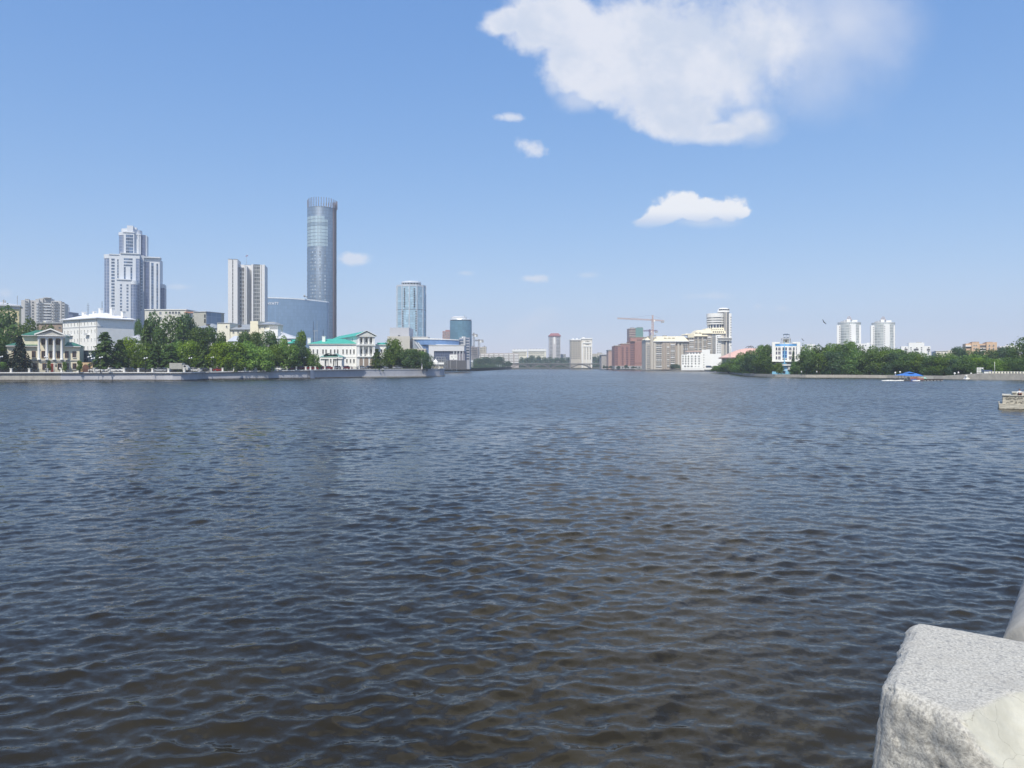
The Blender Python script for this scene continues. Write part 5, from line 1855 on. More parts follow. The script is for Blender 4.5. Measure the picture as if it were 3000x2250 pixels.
def residence():
    CR = mat('cream_mansard', (0.76, 0.69, 0.52), 0.6, var=0.05)
    TP = mat('taupe_stone', (0.42, 0.37, 0.32), var=0.08)
    TP2 = mat('taupe_stone_light', (0.54, 0.50, 0.44), var=0.08)
    b = Bld('cream_roofed_residence', 'long beige apartment complex stepping up to the right under cream roofs', 'apartment complex', 2000, 790, 0, 26, base=1)
    z = b.z

    def mansard(p0, p1, t, bt, d0, inset=3.5, l=1.0, r=1.0):
        m = b.mb()
        x0, x1 = b.lx(p0), b.lx(p1)
        i = inset
        m.add([(x0, d0, z(bt)), (x1, d0, z(bt)), (x1, d0 + 22, z(bt)), (x0, d0 + 22, z(bt)),
               (x0 + i * l, d0 + i, z(t)), (x1 - i * r, d0 + i, z(t)), (x1 - i * r, d0 + 20, z(t)), (x0 + i * l, d0 + 20, z(t))],
              [(0, 1, 5, 4), (1, 2, 6, 5), (2, 3, 7, 6), (3, 0, 4, 7), (4, 5, 6, 7), (3, 2, 1, 0)])
        b.part('mansard', CR, mb=m)
    # west part
    b.part('wall', TP2, [(1892, 1906, 995, None, 2, 26), (1906.1, 1914, 983, None, -1, 22), (1914.1, 1940, 1001, None, 1.5, 26)])
    b.part('wall', TP, [(1940.1, 1980, 1001, None, 0.5, 26), (1980.1, 2018, 1001, None, 2.5, 26)])
    mansard(1891, 1906, 986.5, 994.9, 1.5)
    b.part('ledge', WHITE, [(1890, 1906, 995.1, 997, 0.8, 1.99), (1914, 2019, 998.5, 1000.9, -0.6, 0.45)])
    mansard(1914, 2018, 985, 998.4, -0.3, 4.5)
    b.part('roof_room', GREY, [(1944, 1954, 981.5, 984.9, 6, 12), (1907, 1923, 981, 982.9, -0.5, 4)])
    # middle and east steps
    b.part('wall', TP, [(2018.1, 2035, 988, None, 1.0, 26), (2035.1, 2072, 985, None, 3.5, 26), (2072.1, 2085, 977, None, 1.5, 26)])
    b.part('balcony_wall', CR, [(2016, 2034, 978, 989, 0.0, 0.99)])
    mansard(2008, 2034, 977, 980.5, 2.0, 1.5)
    mansard(2026, 2074, 966.5, 984.9, 0.5, 4.0, 1.8, 0.2)
    mansard(2057, 2086, 961.5, 976.9, 0.0, 3.5, 1.6, 0.2)
    b.part('wall', TP2, [(2085.1, 2097, 977.5, None, 0.6, 26), (2113, 2121, 977.5, None, 0.6, 26)])
    b.part('wall', WHITE, [(2097.1, 2112.9, 981, None, -0.4, 26)])
    mansard(2083, 2126, 959.5, 977.4, -0.8, 4.0, 0.5, -0.3)
    WB = mat('tan_pilaster', (0.40, 0.345, 0.295))
    b.part('pilaster', WB, [(p, p + w_, 1004, None, -0.9, 0.45) for p, w_ in ((1943, 2.5), (1950, 4), (1961.5, 3), (1978, 2.2))])
    b.part('pilaster', TP2, [(p, p + w_, 1004, None, 1.2, 2.45) for p, w_ in ((1985, 5), (1996, 4))] + [(p, p + w_, 988, None, 0.2, 3.45) for p, w_ in ((2044, 2.5), (2057, 2.5))])
    b.part('pilaster', TP2, [(1908.5, 1911, 984, None, -1.8, -1.01), (1915, 1921, 1004, None, 0, 1.49)])
    # balconies and bays
    for p0, p1, t, n, d in ((1922, 1939, 1008, 11, 1.5), (1953.5, 1961, 1013, 10, 0.5), (1965, 1977, 1006, 11, 0.5), (2002, 2016, 1006, 11, 2.5),
                            (2019.5, 2033, 994, 12, 1.0), (2036, 2043, 992, 12, 3.5), (2048, 2056, 992, 12, 3.5), (2061, 2070, 992, 12, 3.5), (2073, 2084, 984, 13, 1.5)):
        for k in range(n):
            m = b.mb()
            m.pb(p0, p1, t + 2.6 + 6.1 * k, t + 5.4 + 6.1 * k, d - 0.9, d - 0.01)
            b.part('balcony', WHITE if (k * 7 + int(p0)) % 3 == 0 else TP2, mb=m)
    b.wins((1925.5, 1930.5, 1935.5, 1968, 1973.5, 2005, 2011), fr_range(1008, 11, 6.1), 3.0, 2.6, 0.5, (GREYP, GL_D), mull=0)
    b.wins((1895.5, 1899, 1902.5, 1910), fr_range(1003, 11, 6.5), 1.8, 3.4, 1.0 - 2.2, (WHITE, GL_G), mull=0)
    b.wins((2022.5, 2029, 2039.5, 2052, 2065.5, 2078.5), fr_range(992.5, 12, 6.1), 3.6, 3.0, 0.9, (GREYP, GL_D), mull=0)
    b.wins((2103, 2109.4), fr_range(986.5, 10, 5.8), 2.8, 3.4, -0.4, (WHITE, GL_D), mull=0)
    for k in range(15):
        b.part('window_band', GL_G, [(2087, 2096, 980 + 5.8 * k, 983.2 + 5.8 * k, 0.4, 0.59)])
    for k in range(3):
        b.part('roof_light', GL_D, [(1945 + 12 * k, 1953 + 12 * k, 989.5, 990.7, 1.7, 2.3)])
        b.part('roof_light', GL_D, [(2036 + 11 * k, 2044 + 11 * k, 974.5, 976.2, 2.0, 2.6)])
    for k in range(6):
        b.part('roof_light', GL_D, [(2088 + 5.6 * k, 2090.2 + 5.6 * k, 964, 966, 1.4, 2.6)])
        b.part('roof_light', GL_D, [(2088.5 + 5.8 * k, 2091.5 + 5.8 * k, 970.5, 974.5, -0.3, 1.6)])
    # drum on columns
    s = b.s
    DR = mat('white_drum_render', (0.80, 0.79, 0.76), 0.6, var=0.04)
    cx, cy, R = b.lx(2096.5, 11), 11, 26.6 * s
    for k in range(4):
        t0, t1 = ((917, 929), (932, 936.2), (939, 943.2), (946, 949.5))[k]
        m = b.mb()
        m.cyl(cx, cy, R, z(t1), z(t0), 44)
        b.part('drum_ring', DR, mb=m)
        if k < 3:
            m = b.mb()
            m.cyl(cx, cy, R * 0.97, z((932, 939, 946)[k]), z(t1), 44)
            b.part('drum_glazing', GL_D, mb=m)
    m = b.mb()
    m.cyl(cx, cy, R * 0.80, z(962), z(949.6), 32)
    b.part('drum_neck', GL_B, mb=m)
    for k in range(16):
        a = 2 * math.pi * k / 16 + 0.2
        m = b.mb()
        x, y = cx + R * 0.86 * math.cos(a), cy + R * 0.86 * math.sin(a)
        m.tube((x, y, z(962)), (x, y, z(949.6)), 0.45, 6)
        b.part('column', DR, mb=m)
    for k in range(3):
        lst = []
        for a in (232, 240, 296, 304):
            a = math.radians(a)
            lst.append(((cx + R * 0.985 * math.cos(a), cy + R * 0.985 * math.sin(a), z((930.5, 937.6, 944.6)[k])), a + math.pi / 2, 1.0, 1.1, (DR, GL_G), 0, 0.1))
        b.winm(lst)
    # lift core and capped tower
    b.part('core', GREY, [(2122, 2126.5, 914, None, 1, 18)])
    b.part('glazing', curtain('core_glazing', (0.11, 0.12, 0.14), (0.34, 0.33, 0.33), 1.5, 2.6, metal=0.3), [(2130.2, 2135.5, 918, None, 0.6, 18)])
    b.part('core', TP2, [(2126.6, 2130.1, 914, None, -0.8, 18)])
    b.part('tower_wall', DR, [(2135.6, 2143, 918, None, -0.2, 16)])
    for k in range(12):
        b.part('window', GL_D, [(2140.6, 2142.6, 928 + 7.5 * k, 931 + 7.5 * k, -0.4, -0.21)])
    b.part('ring_ledge', DR, [(2105, 2145, 989.5, 991.5, -2.5, 1), (2105, 2145, 995.5, 997.5, -2.5, 1)])
    b.part('ring_glazing', GL_D, [(2106, 2144, 991.6, 995.4, -2.0, 0.5)])
    m = b.mb()
    xc = b.lx(2119.5, 9)
    r = 18.3 * s
    m.lathe(xc, 9, [(r, z(914)), (r * 1.04, z(912.5)), (r * 0.98, z(910.5)), (r * 0.80, z(902.5)), (r * 0.6, z(900.6)), (0.1, z(900))], 36)
    b.part('domed_cap', DR, mb=m)
    lst = []
    for a in (215, 234, 252, 270, 288, 306, 325):
        a = math.radians(a)
        lst.append(((xc + r * 0.93 * math.cos(a), 9 + r * 0.93 * math.sin(a), z(906.8)), a + math.pi / 2, 2.0, 1.7, (DR, GL_D), 0, 0.08))
    b.winm(lst)
    m = b.mb()
    m.cyl(xc, 9, r * 0.86, z(919), z(914), 30)
    b.part('cap_neck', GREY, mb=m)
    b.finish()

    b = Bld('white_waterside_hotel', 'white hotel with rows of small windows in front of the beige complex', 'hotel', 2030, 640, -14, 22, base=1)
    b.part('wall', WHITE2, [(1996, 2056, 1038.5, None, 0, 22), (2056.1, 2080, 1024, None, 1.5, 20), (2080.1, 2112, 1037, None, 3, 22)])
    b.part('attic', WHITE, [(2012, 2056, 1029, 1038.4, 4, 18)])
    b.part('attic_ledge', mat('salmon_ledge', (0.52, 0.38, 0.33)), [(2008, 2056, 1028, 1030.5, 3, 3.99)])
    m = b.mb()
    m.add([(b.lx(1996), -0.2, b.z(1036)), (b.lx(2060), -0.2, b.z(1036)), (b.lx(2060), 3, b.z(1036)), (b.lx(1996), 3, b.z(1036))], [(0, 1, 2, 3)])
    wm = (WHITE2, GL_D)
    b.wins((2001, 2009, 2017, 2027, 2037.5, 2048), (1043.8, 1051, 1058, 1065.3), 3.0, 4.0, 0, wm, mull=0)
    b.wins((2007.5, 2016.5, 2026.5), (1073,), 5.5, 3.6, 0, wm, mull=2)
    b.wins((2037.5, 2047), (1073,), 4.5, 1.2, 0, wm, mull=0)
    b.wins((2062.2,), fr_range(1040, 6, 7.2), 2.0, 2.6, 1.5, wm, mull=0)
    b.wins((2015.5, 2024, 2032, 2041, 2050), (1034.5,), 5, 3.8, 4, wm, mull=1)
    b.part('entrance_glazing', GL_B, [(2068, 2084, 1071.5, 1077, -1.5, 1.4)])
    b.part('terrace_wall', WHITE2, [(1996, 2090, 1077.2, None, -3, -1.6)])
    b.finish()

    b = Bld('circus_dome', 'wide salmon-pink dome with dark eaves behind the park trees', 'circus', 2226, 560, 0, 40, base=1)
    s = b.s
    R = 91 * s
    m = b.mb()
    prof = [(R * 1.0, b.z(1046.5))]
    for k in range(1, 13):
        u = k / 12
        prof.append((R * (1 - u) + 0.05, b.z(1046.5) + (b.z(1017.5) - b.z(1046.5)) * math.sin(u * math.pi / 2) ** 1.1))
    m.lathe(0, R, prof, 48)
    b.part('dome', mat('salmon_dome', (0.72, 0.45, 0.37), 0.6, var=0.05), mb=m)
    m = b.mb()
    m.cyl(0, R, R * 1.01, b.z(1049.5), b.z(1046.4), 48)
    b.part('eaves', mat('brown_eaves', (0.28, 0.17, 0.14)), mb=m)
    m = b.mb()
    m.cyl(0, R, R * 0.9, 1, b.z(1049.4), 48)
    b.part('drum_wall', GREY, mb=m)
    m = b.mb()
    for k in range(10):
        a0, a1 = math.pi * k / 10, math.pi * (k + 1) / 10
        for yy in (R - 3, R + 3):
            m.tube((9 * s * math.cos(a0), yy, b.z(1018.5) + 7 * s * math.sin(a0)), (9 * s * math.cos(a1), yy, b.z(1018.5) + 7 * s * math.sin(a1)), 0.22, 5)
    for k in range(-3, 4):
        m.tube((2.6 * k * s, R - 3, b.z(1018)), (2.6 * k * s, R - 3, b.z(1018.5) + 7 * s * math.sqrt(max(0, 1 - (2.6 * k / 9) ** 2))), 0.12, 4)
    b.part('crown_arch', DGREY, mb=m)
    b.finish()


residence()


def pavilion():
    b = Bld('blue_white_station', 'white building with blue stripe, blue entrance and rooftop lookout on the park shore', 'boat station', 2303, 330, -19, 12, base=0.9)
    W = WHITE2
    BL = mat('bright_blue_paint', (0.12, 0.34, 0.66), 0.5, var=0.06)
    LB = mat('light_blue_paint', (0.22, 0.50, 0.72), 0.5, var=0.06)
    s = b.s
    b.part('wall', W, [(2262, 2271, 1002, 1058.9, -1.2, 12), (2334.5, 2344.5, 1002, 1058.9, -1.2, 12), (2271.1, 2334.4, 1007, 1058.9, 0, 12)])
    b.part('wall', GREYP, [(2263, 2343.5, 1059, None, 2.0, 12)])
    b.part('roof_parapet', W, [(2271, 2284, 1002, 1006.9, -0.4, 11), (2321, 2334.4, 1002, 1006.9, -0.4, 11)])
    b.part('ledge', W, [(2261, 2345.5, 1057, 1059.6, -2.0, -1.21)])
    b.part('blue_stripe', BL, [(2271.2, 2334.3, 1008, 1013.5, -0.12, -0.005)])
    b.part('curved_bay', W, [(2287, 2311, 1013.6, 1057, -1.1, -0.01)])
    dark = (W, glass('violet_window_glass', (0.08, 0.08, 0.14)))
    b.wins((2275,), (1022, 1034, 1048), 4, 8.5, 0, dark, mull=0)
    b.wins((2283.5,), (1022, 1034, 1048), 7, 8.5, 0, dark, mull=2)
    b.wins((2314.5,), (1022, 1034, 1048), 8, 8.5, 0, dark, mull=2)
    b.wins((2325.5,), (1022, 1034, 1048), 5, 8.5, 0, dark, mull=1)
    b.wins((2332.5,), (1022, 1034, 1048), 1.6, 8.5, 0, dark, mull=0)
    b.wins((2299,), (1022,), 12, 8.5, -1.1, dark, mull=2)
    b.wins((2299,), (1033, 1043.5), 11, 7.5, -1.1, (BL, glass('royal_blue_glass', (0.06, 0.13, 0.35))), mull=4)
    b.part('spandrel', DGREY, [(2292, 2306, 1051, 1053.5, -1.2, -1.11)])
    b.wins((2274.5, 2283.5, 2294, 2303), (1064,), 6, 6, 2.0, dark, mull=1)
    m = b.mb()
    m.cyl(b.lx(2297), -3, 20 * s, b.z(1071), b.z(1067.5), 30, ry=2.0)
    b.part('entrance_canopy', W, mb=m)
    b.part('column', W, [(2276, 2279.5, 1071, None, -2.5, -2.0), (2287, 2289, 1071, None, -2.5, -2.0)])
    b.part('stair_block', W, [(2289.5, 2307, 1077.5, None, -3.6, -0.5)])
    b.part('blue_mast', LB, [(2297.3, 2299.3, 1003, 1079, -3.2, -2.9)])
    b.part('blue_ring', LB, [(2292.5, 2304.5, 1063.5, 1065, -3.8, -2.6), (2293.5, 2303, 1072, 1075, -3.8, -2.6)])
    b.part('blue_entrance', LB, [(2288, 2308, 1084.5, None, -5.6, -3.7)])
    b.part('blue_door', mat('navy_opening', (0.03, 0.04, 0.08)), [(2294, 2301, 1086.5, 1094, -5.7, -5.61)])
    b.part('blue_stripe', BL, [(2290, 2306, 1079.5, 1082.5, -3.7, -3.61)])
    b.part('blue_steps', LB, [(2262, 2288, 1088.5, None, -4.6, -3.0), (2308, 2322, 1089, None, -4.6, -3.0)])
    # rooftop lookout
    b.part('deck', GREYP, [(2289, 2316.5, 990.6, 992, 0.5, 5.5)])
    b.part('cabin', PALEC, [(2294, 2312, 993.5, 1006.9, 2, 5)])
    b.part('cabin_window', GL_D, [(2301, 2305, 995, 1001.5, 1.9, 1.99)])
    m = b.mb()
    for px, py_ in ((2289.5, 1.0), (2316, 1.0), (2289.5, 5.2), (2316, 5.2)):
        m.tube((b.lx(px), py_, b.z(990.6)), (b.lx(px + (-1.4 if px < 2300 else 1.0)), py_, b.z(1006)), 0.12, 6)
    for zz in (997, 1002.5):
        m.tube((b.lx(2288.8), 1.0, b.z(zz)), (b.lx(2316.6), 1.0, b.z(zz)), 0.06, 5)
    b.part('support_frame', GREY, mb=m)
    b.part('post', GREY, [(2295, 2295.8, 980, 990.5, 1, 1.2), (2312.5, 2313.3, 980, 990.5, 1, 1.2), (2303, 2303.7, 980, 990.5, 1, 1.2)])
    b.part('rail_panel', mat('steel_blue_panel', (0.12, 0.17, 0.25)), [(2296, 2302, 987.4, 989.8, 0.9, 0.98), (2304.5, 2311.5, 987.4, 989.8, 0.9, 0.98)])
    b.part('lookout_roof', mat('steel_blue_panel', None), [(2294.5, 2313.5, 978.8, 980, 0.6, 5), (2298, 2309, 977.6, 978.7, 1.2, 4)])
    b.finish()
    b = Bld('side_annex', 'narrow white and grey annex against the right side of the station', 'annex', 2350, 345, -19, 10, base=0.9)
    b.part('wall', WHITE, [(2345.5, 2358, 1013.5, None, 0, 10)])
    b.part('grey_bay', GREYP, [(2347, 2357, 1026, 1046, -0.8, -0.01)])
    b.wins((2352,), (1020,), 5, 5, 0, (WHITE2, GL_D))
    b.finish()

    # twin round towers
    def twin(px, py, lab, Y, c=None):
        b = Bld('twin_round_tower', lab, 'tower block', px, Y, -23, 20, group='pair of round white towers', base=1)
        s = b.s
        R = 31.5 * s
        dy = py
        BZ = curtain('balcony_tower_glazing', (0.40, 0.43, 0.43), (0.62, 0.63, 0.60), 1.1, 2.75, metal=0.2, lw=0.16, lh=0.34, var=0.5, rough=0.4)
        m = b.mb()
        m.cyl(b.lx(px + 1, R + 1), R + 1, R, 1, b.z(946 + dy), 40)
        b.part('balcony_drum', BZ, mb=m)
        m = b.mb()
        m.cyl(b.lx(px + 1, R + 1), R + 1, R * 1.01, b.z(946 + dy), b.z(942.8 + dy), 40)
        b.part('parapet_ring', mat('pale_grey_ring', (0.52, 0.54, 0.54)), mb=m)
        T = mat('twin_tower_white', (0.80, 0.80, 0.79), 0.6, var=0.03)
        x = lambda q, dq=9: b.lx(px - 2487 + q, dq)
        for (a0, a1, t, d0, d1) in ((2451.5, 2463, 951, 5, 16), (2489, 2507.5, 949.5, -0.3, 6), (2516.5, 2522.5, 952, 6, 16)):
            m = b.mb()
            m.box(x(a0, d0), x(a1, d0), d0, d1, 1, b.z(t + dy))
            b.part('white_slab', T, mb=m)
        o = px - 2487
        b.wins((2460 + o,), fr_range(957 + dy, 11, 6.2), 2.0, 2.6, 5, (T, GL_D), mull=0)
        b.wins((2492.4 + o,), fr_range(955 + dy, 11, 6.2), 2.0, 2.6, -0.3, (T, GL_D), mull=0)
        for (a0, a1, t, bt, d0, d1, mm_) in ((2480, 2491, 934, 942.8, 6, 14, T), (2494.5, 2512, 936.5, 942.8, 8, 16, T), (2463, 2470, 940, 942.8, 7, 12, GREY)):
            m = b.mb()
            m.box(x(a0), x(a1), d0, d1, b.z(bt + dy), b.z(t + dy))
            b.part('roof_block', mm_, mb=m)
        m = b.mb()
        m.cyl(x(2475.5), 10, 6.0 * s, b.z(942.8 + dy), b.z(937 + dy), 20)
        b.part('roof_drum', GREYP, mb=m)
        for a0, a1, ap, tp in ((2478, 2487, 2486, 924.5), (2488.5, 2497, 2489.5, 924)):
            m = b.mb()
            xa, xb, xp = x(a0), x(a1), x(ap)
            zb, zt = b.z(936.5 + dy), b.z(tp + dy)
            vs = [(xa, 7, zb), (xb, 7, zb), (xb, 13, zb), (xa, 13, zb), (xp - 0.25, 9.8, zt), (xp + 0.25, 9.8, zt), (xp + 0.25, 10.2, zt), (xp - 0.25, 10.2, zt)]
            m.add(vs, [(0, 1, 5, 4), (1, 2, 6, 5), (2, 3, 7, 6), (3, 0, 4, 7), (4, 5, 6, 7), (3, 2, 1, 0)])
            b.part('spire', mat('grey_spire', (0.24, 0.23, 0.26), 0.5), mb=m)
        b.finish()
    twin(2487, 0, 'left round white tower of the pair, with twin grey spires', 760)
    twin(2586.5, 1, 'right round white tower of the pair, with twin grey spires', 752)
    OC = mat('orange_cream_brick', (0.60, 0.42, 0.28), var=0.08)
    for (nm, lab, cat, px, Y, boxes, m_, wc, wr) in (
        ('white_link_block', 'low white block between the two round towers', 'building', 2527, 740, [(2505, 2548, 1006.5, None, 0, 12), (2540, 2552, 1004, 1006.4, 3, 8)], WHITE, (2512, 2520, 2528, 2536), (1012,)),
        ('white_stepped_flats', 'white stepped flats right of the twin towers', 'apartment block', 2683, 620,
         [(2640, 2662, 1014, None, 1, 16), (2662.1, 2708, 1004, None, 0, 16), (2708.1, 2726, 1014, None, 1, 16)], WHITE, (2653, 2669, 2686, 2700, 2721), (1019, 1025, 1031)),
        ('low_cream_hall', 'low cream hall peeping over the trees between white and orange flats', 'hall', 2765, 560,
         [(2742, 2779, 1028.5, None, 0, 14), (2779.1, 2806, 1025.5, None, 4, 14)], PALEC, (2750, 2760, 2770), (1034,)),
        ('orange_brick_flats', 'orange-cream brick flats on the hill at the right', 'apartment block', 2875, 520,
         [(2829, 2846.9, 1006, None, 1, 18), (2847, 2869, 1002.5, None, 0, 18), (2869.1, 2890, 1007, None, 2.5, 18), (2890.1, 2921, 1003, None, 0.4, 18)], OC, (2854, 2860, 2899, 2911), (1012, 1021)),
        ('white_long_flats', 'long white flats at the right edge above the trees', 'apartment block', 2960, 520,
         [(2929, 2945, 1014.5, None, 0, 14), (2945.1, 2992, 1011.5, None, 0.6, 14)], WHITE, (2951, 2960, 2970, 2980), (1018, 1024)),
        ('small_white_block', 'small white roof block above the park trees left of the twin towers', 'building', 2376, 700,
         [(2364, 2388, 1008.5, None, 0, 12), (2392, 2402, 1015, None, 0, 8)], WHITE, (2370, 2378, 2384), (1014,)),
    ):
        b = Bld(nm, lab, cat, px, Y, {'building': 0}.get(cat, -25), 16, base=1)
        for bx in boxes:
            b.part('wall', m_, [bx])
        if nm == 'orange_brick_flats':
            b.part('balcony', WHITE, [(2829, 2846, 1012, 1015, 0, 0.99), (2872, 2888, 1019, 1021, 1.6, 2.49), (2872, 2888, 1026, 1029, 1.6, 2.49)])
            b.part('loggia', DGREY, [(2830, 2845, 1016, 1020, 0.8, 0.99), (2871, 2889, 1011.5, 1017.5, 2.3, 2.49), (2872, 2888, 1021.5, 1025, 2.3, 2.49)])
            b.part('cap_roof', mat('brown_flat_roof', (0.26, 0.18, 0.15)), [(2848, 2868, 1001, 1002.4, 1, 12), (2891, 2908, 1001.6, 1002.9, 2, 12)])
        if nm == 'white_stepped_flats':
            b.part('roof_room', GREY, [(2686, 2700, 1001.5, 1003.9, 4, 10)])
            b.part('loggia', DGREY, [(2650, 2659, 1021.5, 1026, 0.7, 0.99), (2677, 2691, 1021.5, 1027, -0.2, -0.01), (2716, 2725, 1022, 1027, 0.7, 0.99)])
        if nm == 'white_long_flats':
            b.part('loggia', GREY, [(2930, 2944, 1017, 1020, -0.2, -0.01), (2948, 2990, 1017, 1019, 0.4, 0.59)])
            b.part('roof_gable', WHITE, [(2962, 2970, 1009, 1011.4, 2, 8)])
        if nm == 'low_cream_hall':
            b.part('side_glass', GL_B, [(2729, 2741.9, 1029.5, None, 2, 12)])
            b.part('roof_edge', WHITE, [(2741, 2779, 1027.3, 1028.4, -0.5, 14)])
        b.wins(wc, wr, 3.2, 3, 0 if nm != 'white_long_flats' else 0.6, (WHITE2, GL_D), mull=0)
        b.finish()
    for i, px in enumerate((2136, 2139.5)):
        m = MB()
        Y = 520
        m.tube((0, 0, 1), (0, 0, Z(1014 + 6 * i, Y)), 0.22, r1=0.12)
        o = m.build('lighting_mast', GREY, loc=(X(px, Y), Y, 0))
        tag(o, ('taller thin mast in front of the salmon dome edge', 'shorter thin mast in front of the salmon dome edge')[i], 'mast')


pavilion()


# ------------------------------------------------------------------ trees
def leaf_mat(name, dark, lite, hue=0.5):
    m = bpy.data.materials.new(name)
    m.use_nodes = True
    t = NT(m.node_tree)
    g = t.n('ShaderNodeNewGeometry')
    oi = t.n('ShaderNodeObjectInfo')
    co = t.n('ShaderNodeTexCoord').outputs['Object']
    n = t.n('ShaderNodeTexNoise', {'Vector': co, 'Scale': 0.55, 'Detail': 3.0}).outputs[0]
    f = t.m('ADD', t.m('MULTIPLY', g.outputs['Random Per Island'], 0.55), t.m('MULTIPLY', t.ss(n, 0.35, 0.65), 0.45))
    c = t.mix(f, dark, lite)
    hs = t.n('ShaderNodeHueSaturation', {'Color': c, 'Hue': t.m('MULTIPLY_ADD', oi.outputs['Random'], 0.03, 0.485),
                                         'Saturation': t.m('MULTIPLY_ADD', oi.outputs['Random'], -0.2, 1.05),
                                         'Value': t.m('MULTIPLY_ADD', oi.outputs['Random'], 0.35, 0.82)})
    d = t.n('ShaderNodeBsdfDiffuse', {'Color': hs})
    tr = t.n('ShaderNodeBsdfTranslucent', {'Color': hs})
    gl = t.n('ShaderNodeBsdfGlossy', {'Color': (0.6, 0.6, 0.6), 'Roughness': 0.45})
    mx = t.n('ShaderNodeMixShader', {0: 0.38, 1: d.outputs[0], 2: tr.outputs[0]})
    mx2 = t.n('ShaderNodeMixShader', {0: 0.03, 1: mx.outputs[0], 2: gl.outputs[0]})
    t.n('ShaderNodeOutputMaterial', {'Surface': mx2.outputs[0]})
    return m


L_DARK = leaf_mat('dark_foliage', (0.048, 0.102, 0.016), (0.125, 0.22, 0.034))
L_MID = leaf_mat('mid_green_foliage', (0.068, 0.145, 0.016), (0.19, 0.32, 0.035))
L_BRIGHT = leaf_mat('bright_green_foliage', (0.10, 0.20, 0.010), (0.26, 0.42, 0.025))
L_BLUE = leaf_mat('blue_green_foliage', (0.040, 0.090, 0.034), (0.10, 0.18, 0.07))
L_OLIVE = leaf_mat('olive_needles', (0.038, 0.075, 0.012), (0.11, 0.20, 0.03))
L_SPRUCE = leaf_mat('spruce_needles', (0.010, 0.022, 0.012), (0.03, 0.055, 0.028))
BARK = mat('tree_bark', (0.10, 0.075, 0.055), 0.9, var=0.3)


def quads_mesh(name, P, Nn, S, rng, mat_):
    """one leaf-clump face per point, lying across normal Nn"""
    n = len(P)
    up = rng.normal(size=(n, 3))
    U = np.cross(Nn, up)
    U /= np.linalg.norm(U, axis=1)[:, None] + 1e-9
    V = np.cross(Nn, U)
    a = S[:, None] * rng.uniform(0.7, 1.25, (n, 1))
    b = S[:, None] * rng.uniform(0.5, 0.9, (n, 1))
    bend = Nn * (S[:, None] * 0.25)
    c0, c1, c2, c3 = P + U * a - bend, P + V * b, P - U * a - bend, P - V * b
    v = np.stack([c0, c1, c2, c3], 1).reshape(-1, 3).astype(np.float32)
    me = bpy.data.meshes.new(name)
    me.vertices.add(4 * n)
    me.vertices.foreach_set('co', v.ravel())
    me.loops.add(4 * n)
    me.loops.foreach_set('vertex_index', np.arange(4 * n, dtype=np.int32))
    me.polygons.add(n)
    me.polygons.foreach_set('loop_start', np.arange(0, 4 * n, 4, dtype=np.int32))
    me.update(calc_edges=True)
    me.materials.append(mat_)
    return me


def broad_crown(seed, n=4600, nb=17, squash=1.0):
    """unit crown: radius about 1 in x/y, z from 0.1 to 2"""
    rng = np.random.default_rng(seed)
    C, R = [], []
    for i in range(nb):
        a = rng.uniform(0, 2 * np.pi)
        u = rng.uniform(-1.0, 1.0)
        rad = 0.66 * (max(0.0, 1 - abs(u) ** 2.6) ** 0.5 + (0.45 if u < -0.3 else 0.0) * abs(u)) * rng.uniform(0.55, 1.1)
        C.append((rad * math.cos(a), rad * math.sin(a), 1.0 + 0.70 * u))
        R.append(rng.uniform(0.24, 0.44))
    C.append((0, 0, 1.0))
    R.append(0.6)
    C, R = np.array(C), np.array(R)
    w = R ** 2 / (R ** 2).sum()
    k = rng.choice(len(R), n, p=w)
    d = rng.normal(size=(n, 3))
    d /= np.linalg.norm(d, axis=1)[:, None]
    rr = R[k] * rng.uniform(0.72, 1.12, n) ** 0.6
    P = C[k] + d * rr[:, None]
    # stray sprays that break the outline
    m = n // 12
    P[:m] += d[:m] * rng.uniform(0.03, 0.16, (m, 1))
    Nn = d + rng.normal(0, 0.55, (n, 3)) + np.array([0, 0, 0.25])
    Nn /= np.linalg.norm(Nn, axis=1)[:, None]
    S = rng.uniform(0.034, 0.066, n)
    P[:, 2] = np.maximum(P[:, 2], 0.05 + 0.1 * rng.random(n))
    return quads_mesh('crown', P, Nn, S, rng, L_DARK)


def conifer_crown(seed, n=2600, tiers=15, droop=0.25, ragged=0.25, power=0.85):
    """unit conifer: radius 1 at the foot, z 0..2"""
    rng = np.random.default_rng(seed)
    P, N_, S = [], [], []
    for t in range(tiers):
        z0 = 0.10 + 1.86 * (t / tiers) ** 0.95
        R0 = (1 - z0 / 2.02) ** power
        nbr = max(4, int(11 * R0 + 3))
        off = rng.uniform(0, 6.28)
        for b in range(nbr):
            a = off + 2 * np.pi * b / nbr + rng.normal(0, 0.15)
            L = R0 * rng.uniform(1 - ragged * 1.6, 1 + ragged * 0.5)
            k = max(4, int(n / tiers / nbr * (0.35 + R0 * 1.3)))
            u = rng.uniform(0.08, 1, k) ** 0.8
            r = u * L
            z = z0 - droop * r * r + 0.05 * np.sin(u * 3) + rng.normal(0, 0.018, k)
            side = rng.normal(0, 0.06, k) * (1.2 - u * 0.6)
            P.append(np.stack([r * math.cos(a) - side * math.sin(a), r * math.sin(a) + side * math.cos(a), z], 1))
            nn = np.stack([math.cos(a) * 0.5 + rng.normal(0, 0.35, k), math.sin(a) * 0.5 + rng.normal(0, 0.35, k), np.full(k, 0.9)], 1)
            N_.append(nn)
            S.append(rng.uniform(0.04, 0.075, k))
    P, N_, S = np.concatenate(P), np.concatenate(N_), np.concatenate(S)
    N_ /= np.linalg.norm(N_, axis=1)[:, None]
    return quads_mesh('crown', P, N_, S, rng, L_SPRUCE)


